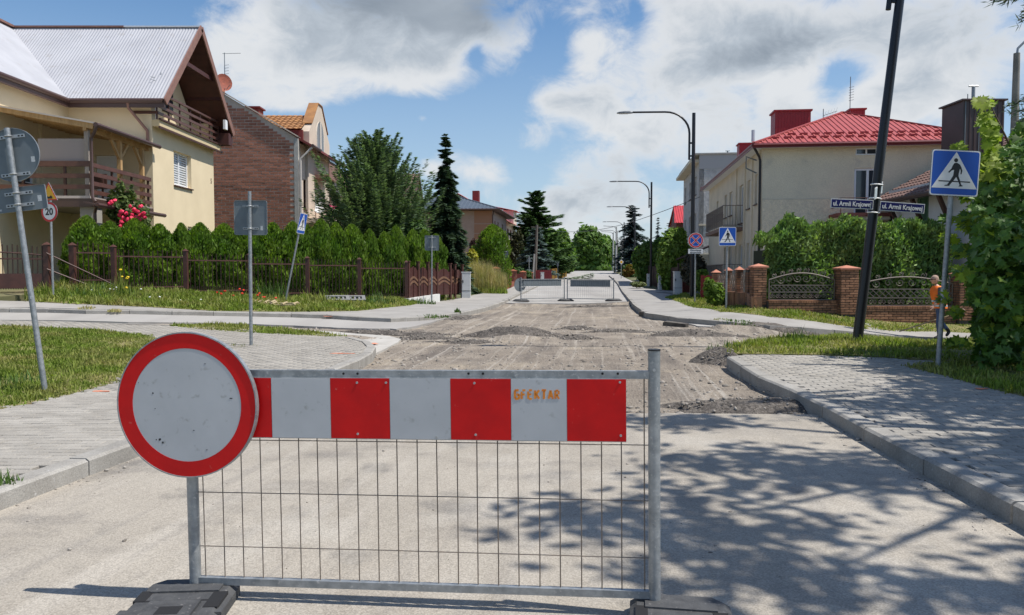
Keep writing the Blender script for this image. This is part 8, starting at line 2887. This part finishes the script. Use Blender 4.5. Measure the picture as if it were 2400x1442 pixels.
# dark spruce boughs reaching in at the top right corner
sp = thing('spruce_tree', 'dark spruce at the right edge with boughs reaching into the top corner', 'tree', (8.6, 9.2, z0(8.6, 9.2)))
part('trunk', MB().tube([(0, 0, -.2), (0, 0, 9)], [.16, .04], 8), M_bark, sp, smooth=True)
g = np.random.default_rng(121)
for (px, py, Y, back) in ((2322, 2, 7.2, .9), (2352, 4, 7.2, .8), (2392, 28, 7.0, .9), (2386, 48, 7.1, .8), (2370, 268, 9.4, 1.2), (2360, 250, 9.6, 1.1), (2384, 285, 9.2, 1.0), (2395, 230, 9.4, 1.0)):
    tip = P(px, py, Y) - sp.location
    root = Vector((tip.x + back + .5, tip.y + .3, tip.z + .55))
    n = 260
    s = g.random(n)
    base = np.array(root)[None] * (1 - s)[:, None] + np.array(tip)[None] * s[:, None]
    base += g.normal(0, .02, (n, 3))
    d = np.array(tip - root)
    d /= np.linalg.norm(d)
    A = d[None] * .7 + g.normal(0, .55, (n, 3))
    A /= np.linalg.norm(A, axis=1, keepdims=True)
    _, _, B = frames(n, A)
    V, Q = quads(base + A * .03, A, B, .05, .007)
    bo = part('bough', np_mesh('bough', V, Q, M_spruce), None, sp)
    part('twig', MB().tube([tuple(root), tuple(tip)], [.018, .004], 5), M_bark, bo)
# ================================================================== WORKER
M_skin = mat('skin', (.62, .36, .26), .6, col2=(.56, .30, .21), scale=12)
M_vest = mat('orange_vest', (.95, .20, .015), .7, col2=(.85, .16, .012), scale=6)
M_refl = mat('reflective_band', (.62, .64, .64), .5)
M_shirt = mat('dark_grey_shirt', (.075, .085, .085), .9)
M_jeans = mat('blue_jeans', (.055, .085, .17), .9, col2=(.08, .115, .21), scale=7)
M_boot = mat('dark_boots', (.02, .02, .022), .7)
def skin_body(name, verts, edges, radii, mats, pick, parent, root=0, sub=2):
    me = bpy.data.meshes.new(name)
    me.from_pydata(verts, edges, [])
    o = bpy.data.objects.new(name, me)
    COL.objects.link(o)
    sk = o.modifiers.new('skin', 'SKIN')
    sk.use_smooth_shade = True
    for i, r in enumerate(radii):
        v = me.skin_vertices[0].data[i]
        v.radius = r if isinstance(r, tuple) else (r, r)
        v.use_root = i == root
    ss = o.modifiers.new('sub', 'SUBSURF')
    ss.levels = ss.render_levels = sub
    dg = bpy.context.evaluated_depsgraph_get()
    dg.update()
    nm = bpy.data.meshes.new_from_object(o.evaluated_get(dg))
    bpy.data.objects.remove(o)
    nm.materials.clear()
    for m in mats:
        nm.materials.append(m)
    for p in nm.polygons:
        p.material_index = pick(p.center)
        p.use_smooth = True
    r = bpy.data.objects.new(name, nm)
    COL.objects.link(r)
    r.parent = parent
    return r
wf = G(2193, 795, 0)
Yw = 20.3
wl = P(2196, 796, Yw)
wk = thing('person', 'worker in an orange reflective vest and jeans walking left past the brick fence', 'person', (wl.x, Yw, wl.z))
# local: x right, y away, z up; he walks towards -x, bent slightly forward, 1.66 m to the crown
J = {'pel': (.06, 0, .86), 'waist': (.03, 0, 1.02), 'chest': (-.02, 0, 1.22), 'neck': (-.05, 0, 1.40), 'nk2': (-.065, 0, 1.47),
     'hl': (.05, -.09, .84), 'kl': (-.03, -.10, .47), 'al': (.0, -.10, .09), 'tl': (-.15, -.11, .035),
     'hr': (.07, .09, .84), 'kr': (.13, .10, .47), 'ar': (.38, .10, .20), 'tr': (.29, .10, .075),
     'sl': (-.03, -.19, 1.36), 'el': (-.10, -.25, 1.10), 'wl': (-.24, -.24, .90),
     'sr': (-.02, .19, 1.36), 'er': (.08, .25, 1.10), 'wr': (.10, .22, .86)}
names = list(J)
E_ = [('pel', 'waist'), ('waist', 'chest'), ('chest', 'neck'), ('neck', 'nk2'), ('pel', 'hl'), ('hl', 'kl'), ('kl', 'al'), ('al', 'tl'), ('pel', 'hr'), ('hr', 'kr'), ('kr', 'ar'), ('ar', 'tr'),
      ('chest', 'sl'), ('sl', 'el'), ('el', 'wl'), ('chest', 'sr'), ('sr', 'er'), ('er', 'wr')]
Rr = {'pel': (.13, .15), 'waist': (.12, .145), 'chest': (.13, .165), 'neck': (.065, .075), 'nk2': .055, 'hl': .095, 'kl': .068, 'al': .05, 'tl': .038, 'hr': .095, 'kr': .068, 'ar': .05, 'tr': .038,
      'sl': .06, 'el': .046, 'wl': .031, 'sr': .06, 'er': .046, 'wr': .031}
def pick(c):
    if c.z < .17 or (c.x > .27 and c.z < .29):
        return 3
    if c.z < .93 and not (c.y < -.165 or c.y > .165):
        return 2
    if c.z > 1.40 or (abs(c.y) > .165 and c.z < 1.15):
        return 0
    return 1
body = skin_body('body', [J[n] for n in names], [(names.index(a), names.index(b)) for a, b in E_], [Rr[n] for n in names], [M_skin, M_shirt, M_jeans, M_boot], pick, wk)
# head, facing -x
def ell(c, r, n=16, m=10, f=None):
    vs, fs = [], []
    for j in range(m + 1):
        a = math.pi * j / m
        for i in range(n):
            b = 2 * math.pi * i / n
            p = [math.sin(a) * math.cos(b), math.sin(a) * math.sin(b), math.cos(a)]
            if f:
                p = f(p)
            vs.append((c[0] + p[0] * r[0], c[1] + p[1] * r[1], c[2] + p[2] * r[2]))
    for j in range(m):
        for i in range(n):
            fs.append((j * n + i, (j + 1) * n + i, (j + 1) * n + (i + 1) % n, j * n + (i + 1) % n))
    return vs, fs
def headf(p):
    x, y, z = p
    if x < 0 and z < 0:
        x *= 1.02
        y *= 1 - .25 * (-z)
    if x > 0 and z < -.3:
        x *= .8
    return [x, y, z]
hc = (-.105, 0, 1.585)
hd = part('head', MB().add(*ell(hc, (.10, .078, .118), f=headf)), M_skin, wk, smooth=True)
part('nose', MB().add([(hc[0] - .092, -.014, hc[2] - .035), (hc[0] - .092, .014, hc[2] - .035), (hc[0] - .128, 0, hc[2] - .034), (hc[0] - .096, 0, hc[2] + .02)], [(0, 1, 2), (0, 2, 3), (1, 3, 2)]), M_skin, hd)
part('mouth', MB().box((hc[0] - .094, -.022, hc[2] - .066), (hc[0] - .084, .022, hc[2] - .058)), mat('lips', (.30, .10, .08), .6), hd)
for s in (-1, 1):
    part('eye', MB().add(*ell((hc[0] - .086, s * .032, hc[2] + .008), (.010, .012, .009), 8, 6)), M_black, hd)
    part('ear', MB().add(*ell((hc[0] + .01, s * .078, hc[2] - .01), (.022, .012, .034), 8, 6)), M_skin, hd)
part('glasses', MB().beam((hc[0] - .10, -.07, hc[2] + .010), (hc[0] - .10, .07, hc[2] + .010), .012, .022).beam((hc[0] - .10, -.078, hc[2] + .012), (hc[0] + .02, -.082, hc[2] + .012), .008, .012), M_black, hd)
def hairf(p):
    x, y, z = p
    if z < .25 and x < .35:
        return [x * .9, y * .9, z]
    return [x * 1.04, y * 1.05, z * 1.03]
part('hair', MB().add(*ell((hc[0] + .006, 0, hc[2] + .006), (.099, .077, .116), f=hairf)), mat('short_grey_hair', (.36, .25, .19), .9), hd, smooth=True)
# vest: shell over the torso
def vest_ring(z, cx, rx_, ry_):
    return [(cx + rx_ * math.cos(6.2832 * i / 20), ry_ * math.sin(6.2832 * i / 20), z) for i in range(20)]
rows = [(.83, .065, .165, .19), (.95, .045, .16, .19), (1.10, .01, .165, .205), (1.25, -.025, .165, .215), (1.36, -.04, .13, .20), (1.425, -.045, .085, .115)]
vs, fs = [], []
for z, cx, a, b in rows:
    vs += vest_ring(z, cx, a, b)
for j in range(len(rows) - 1):
    for i in range(20):
        fs.append((j * 20 + i, j * 20 + (i + 1) % 20, (j + 1) * 20 + (i + 1) % 20, (j + 1) * 20 + i))
vest = part('vest', MB().add(vs, fs), M_vest, wk, smooth=True)
for z, cx, a, b in ((.90, .055, .167, .195), (1.02, .03, .168, .202)):
    vs, fs = vest_ring(z - .025, cx, a, b) + vest_ring(z + .025, cx - .004, a, b), []
    fs = [(i, (i + 1) % 20, 20 + (i + 1) % 20, 20 + i) for i in range(20)]
    part('reflective_band', MB().add(vs, fs), M_refl, vest, smooth=True)
for s in (-1, 1):
    part('sleeve', MB().tube([(-.03, s * .17, 1.37), (-.06, s * .225, 1.22), (-.085, s * .245, 1.14)] if s < 0 else [(-.02, s * .17, 1.37), (.03, s * .225, 1.22), (.06, s * .245, 1.14)], [.072, .066, .060], 10), M_shirt, wk, smooth=True)
# hands with fingers
def hand(w, d, thumb, curl, name='hand'):
    w, d = Vector(w), Vector(d).normalized()
    side = d.cross(Vector((0, 1, 0)))
    acr = Vector((0, 1, 0))
    m = MB()
    m.tube([w - d * .01, w + d * .04, w + d * .085], [.024, .034, .030], 8)
    for k, ln in enumerate((.060, .072, .068, .052)):
        b = w + d * .078 + acr * (-.024 + .016 * k)
        m.tube([b, b + d * ln * .5 + side * curl * .4, b + d * ln * .8 + side * curl], [.0095, .009, .007], 6)
    b = w + d * .03 + side * thumb * .024
    m.tube([b, b + d * .03 + side * thumb * .025, b + d * .055 + side * thumb * .028], [.011, .010, .008], 6)
    return part(name, m, M_skin, wk, smooth=True)
hand((-.24, -.24, .90), (-.5, 0, -.75), -1, -.018)
hand((.10, .22, .86), (.1, 0, -1), 1, .03)
# long-handled shovel held low in the far hand, trailing blade up behind
tl = P(2108, 777, Yw + .22)
tr_ = P(2236, 736, Yw + .22)
sh_ = thing('shovel', 'long handled shovel carried by the worker, blade behind him', 'shovel', (wl.x, Yw + .22, wl.z))
a, b = tl - sh_.location, tr_ - sh_.location
part('handle', MB().tube([a, b], .017, 8), mat('wood_handle', (.42, .30, .17), .8, col2=(.34, .24, .13), scale=9), sh_, smooth=True)
d = (b - a).normalized()
n_ = Vector((-d.z, 0, d.x))
vs = []
for s, w in ((0, .05), (.06, .11), (.2, .12), (.28, .07), (.32, .0)):
    for k in (-1, 0, 1):
        vs.append(b + d * s + n_ * (w * k) + Vector((0, -.03 * (1 - k * k), 0)))
fs = [(i * 3 + k, i * 3 + k + 1, (i + 1) * 3 + k + 1, (i + 1) * 3 + k) for i in range(4) for k in range(2)]
part('blade', MB().add(vs, fs), mat('worn_blade', (.24, .14, .09), .6, .3, col2=(.3, .22, .17), scale=9), sh_)
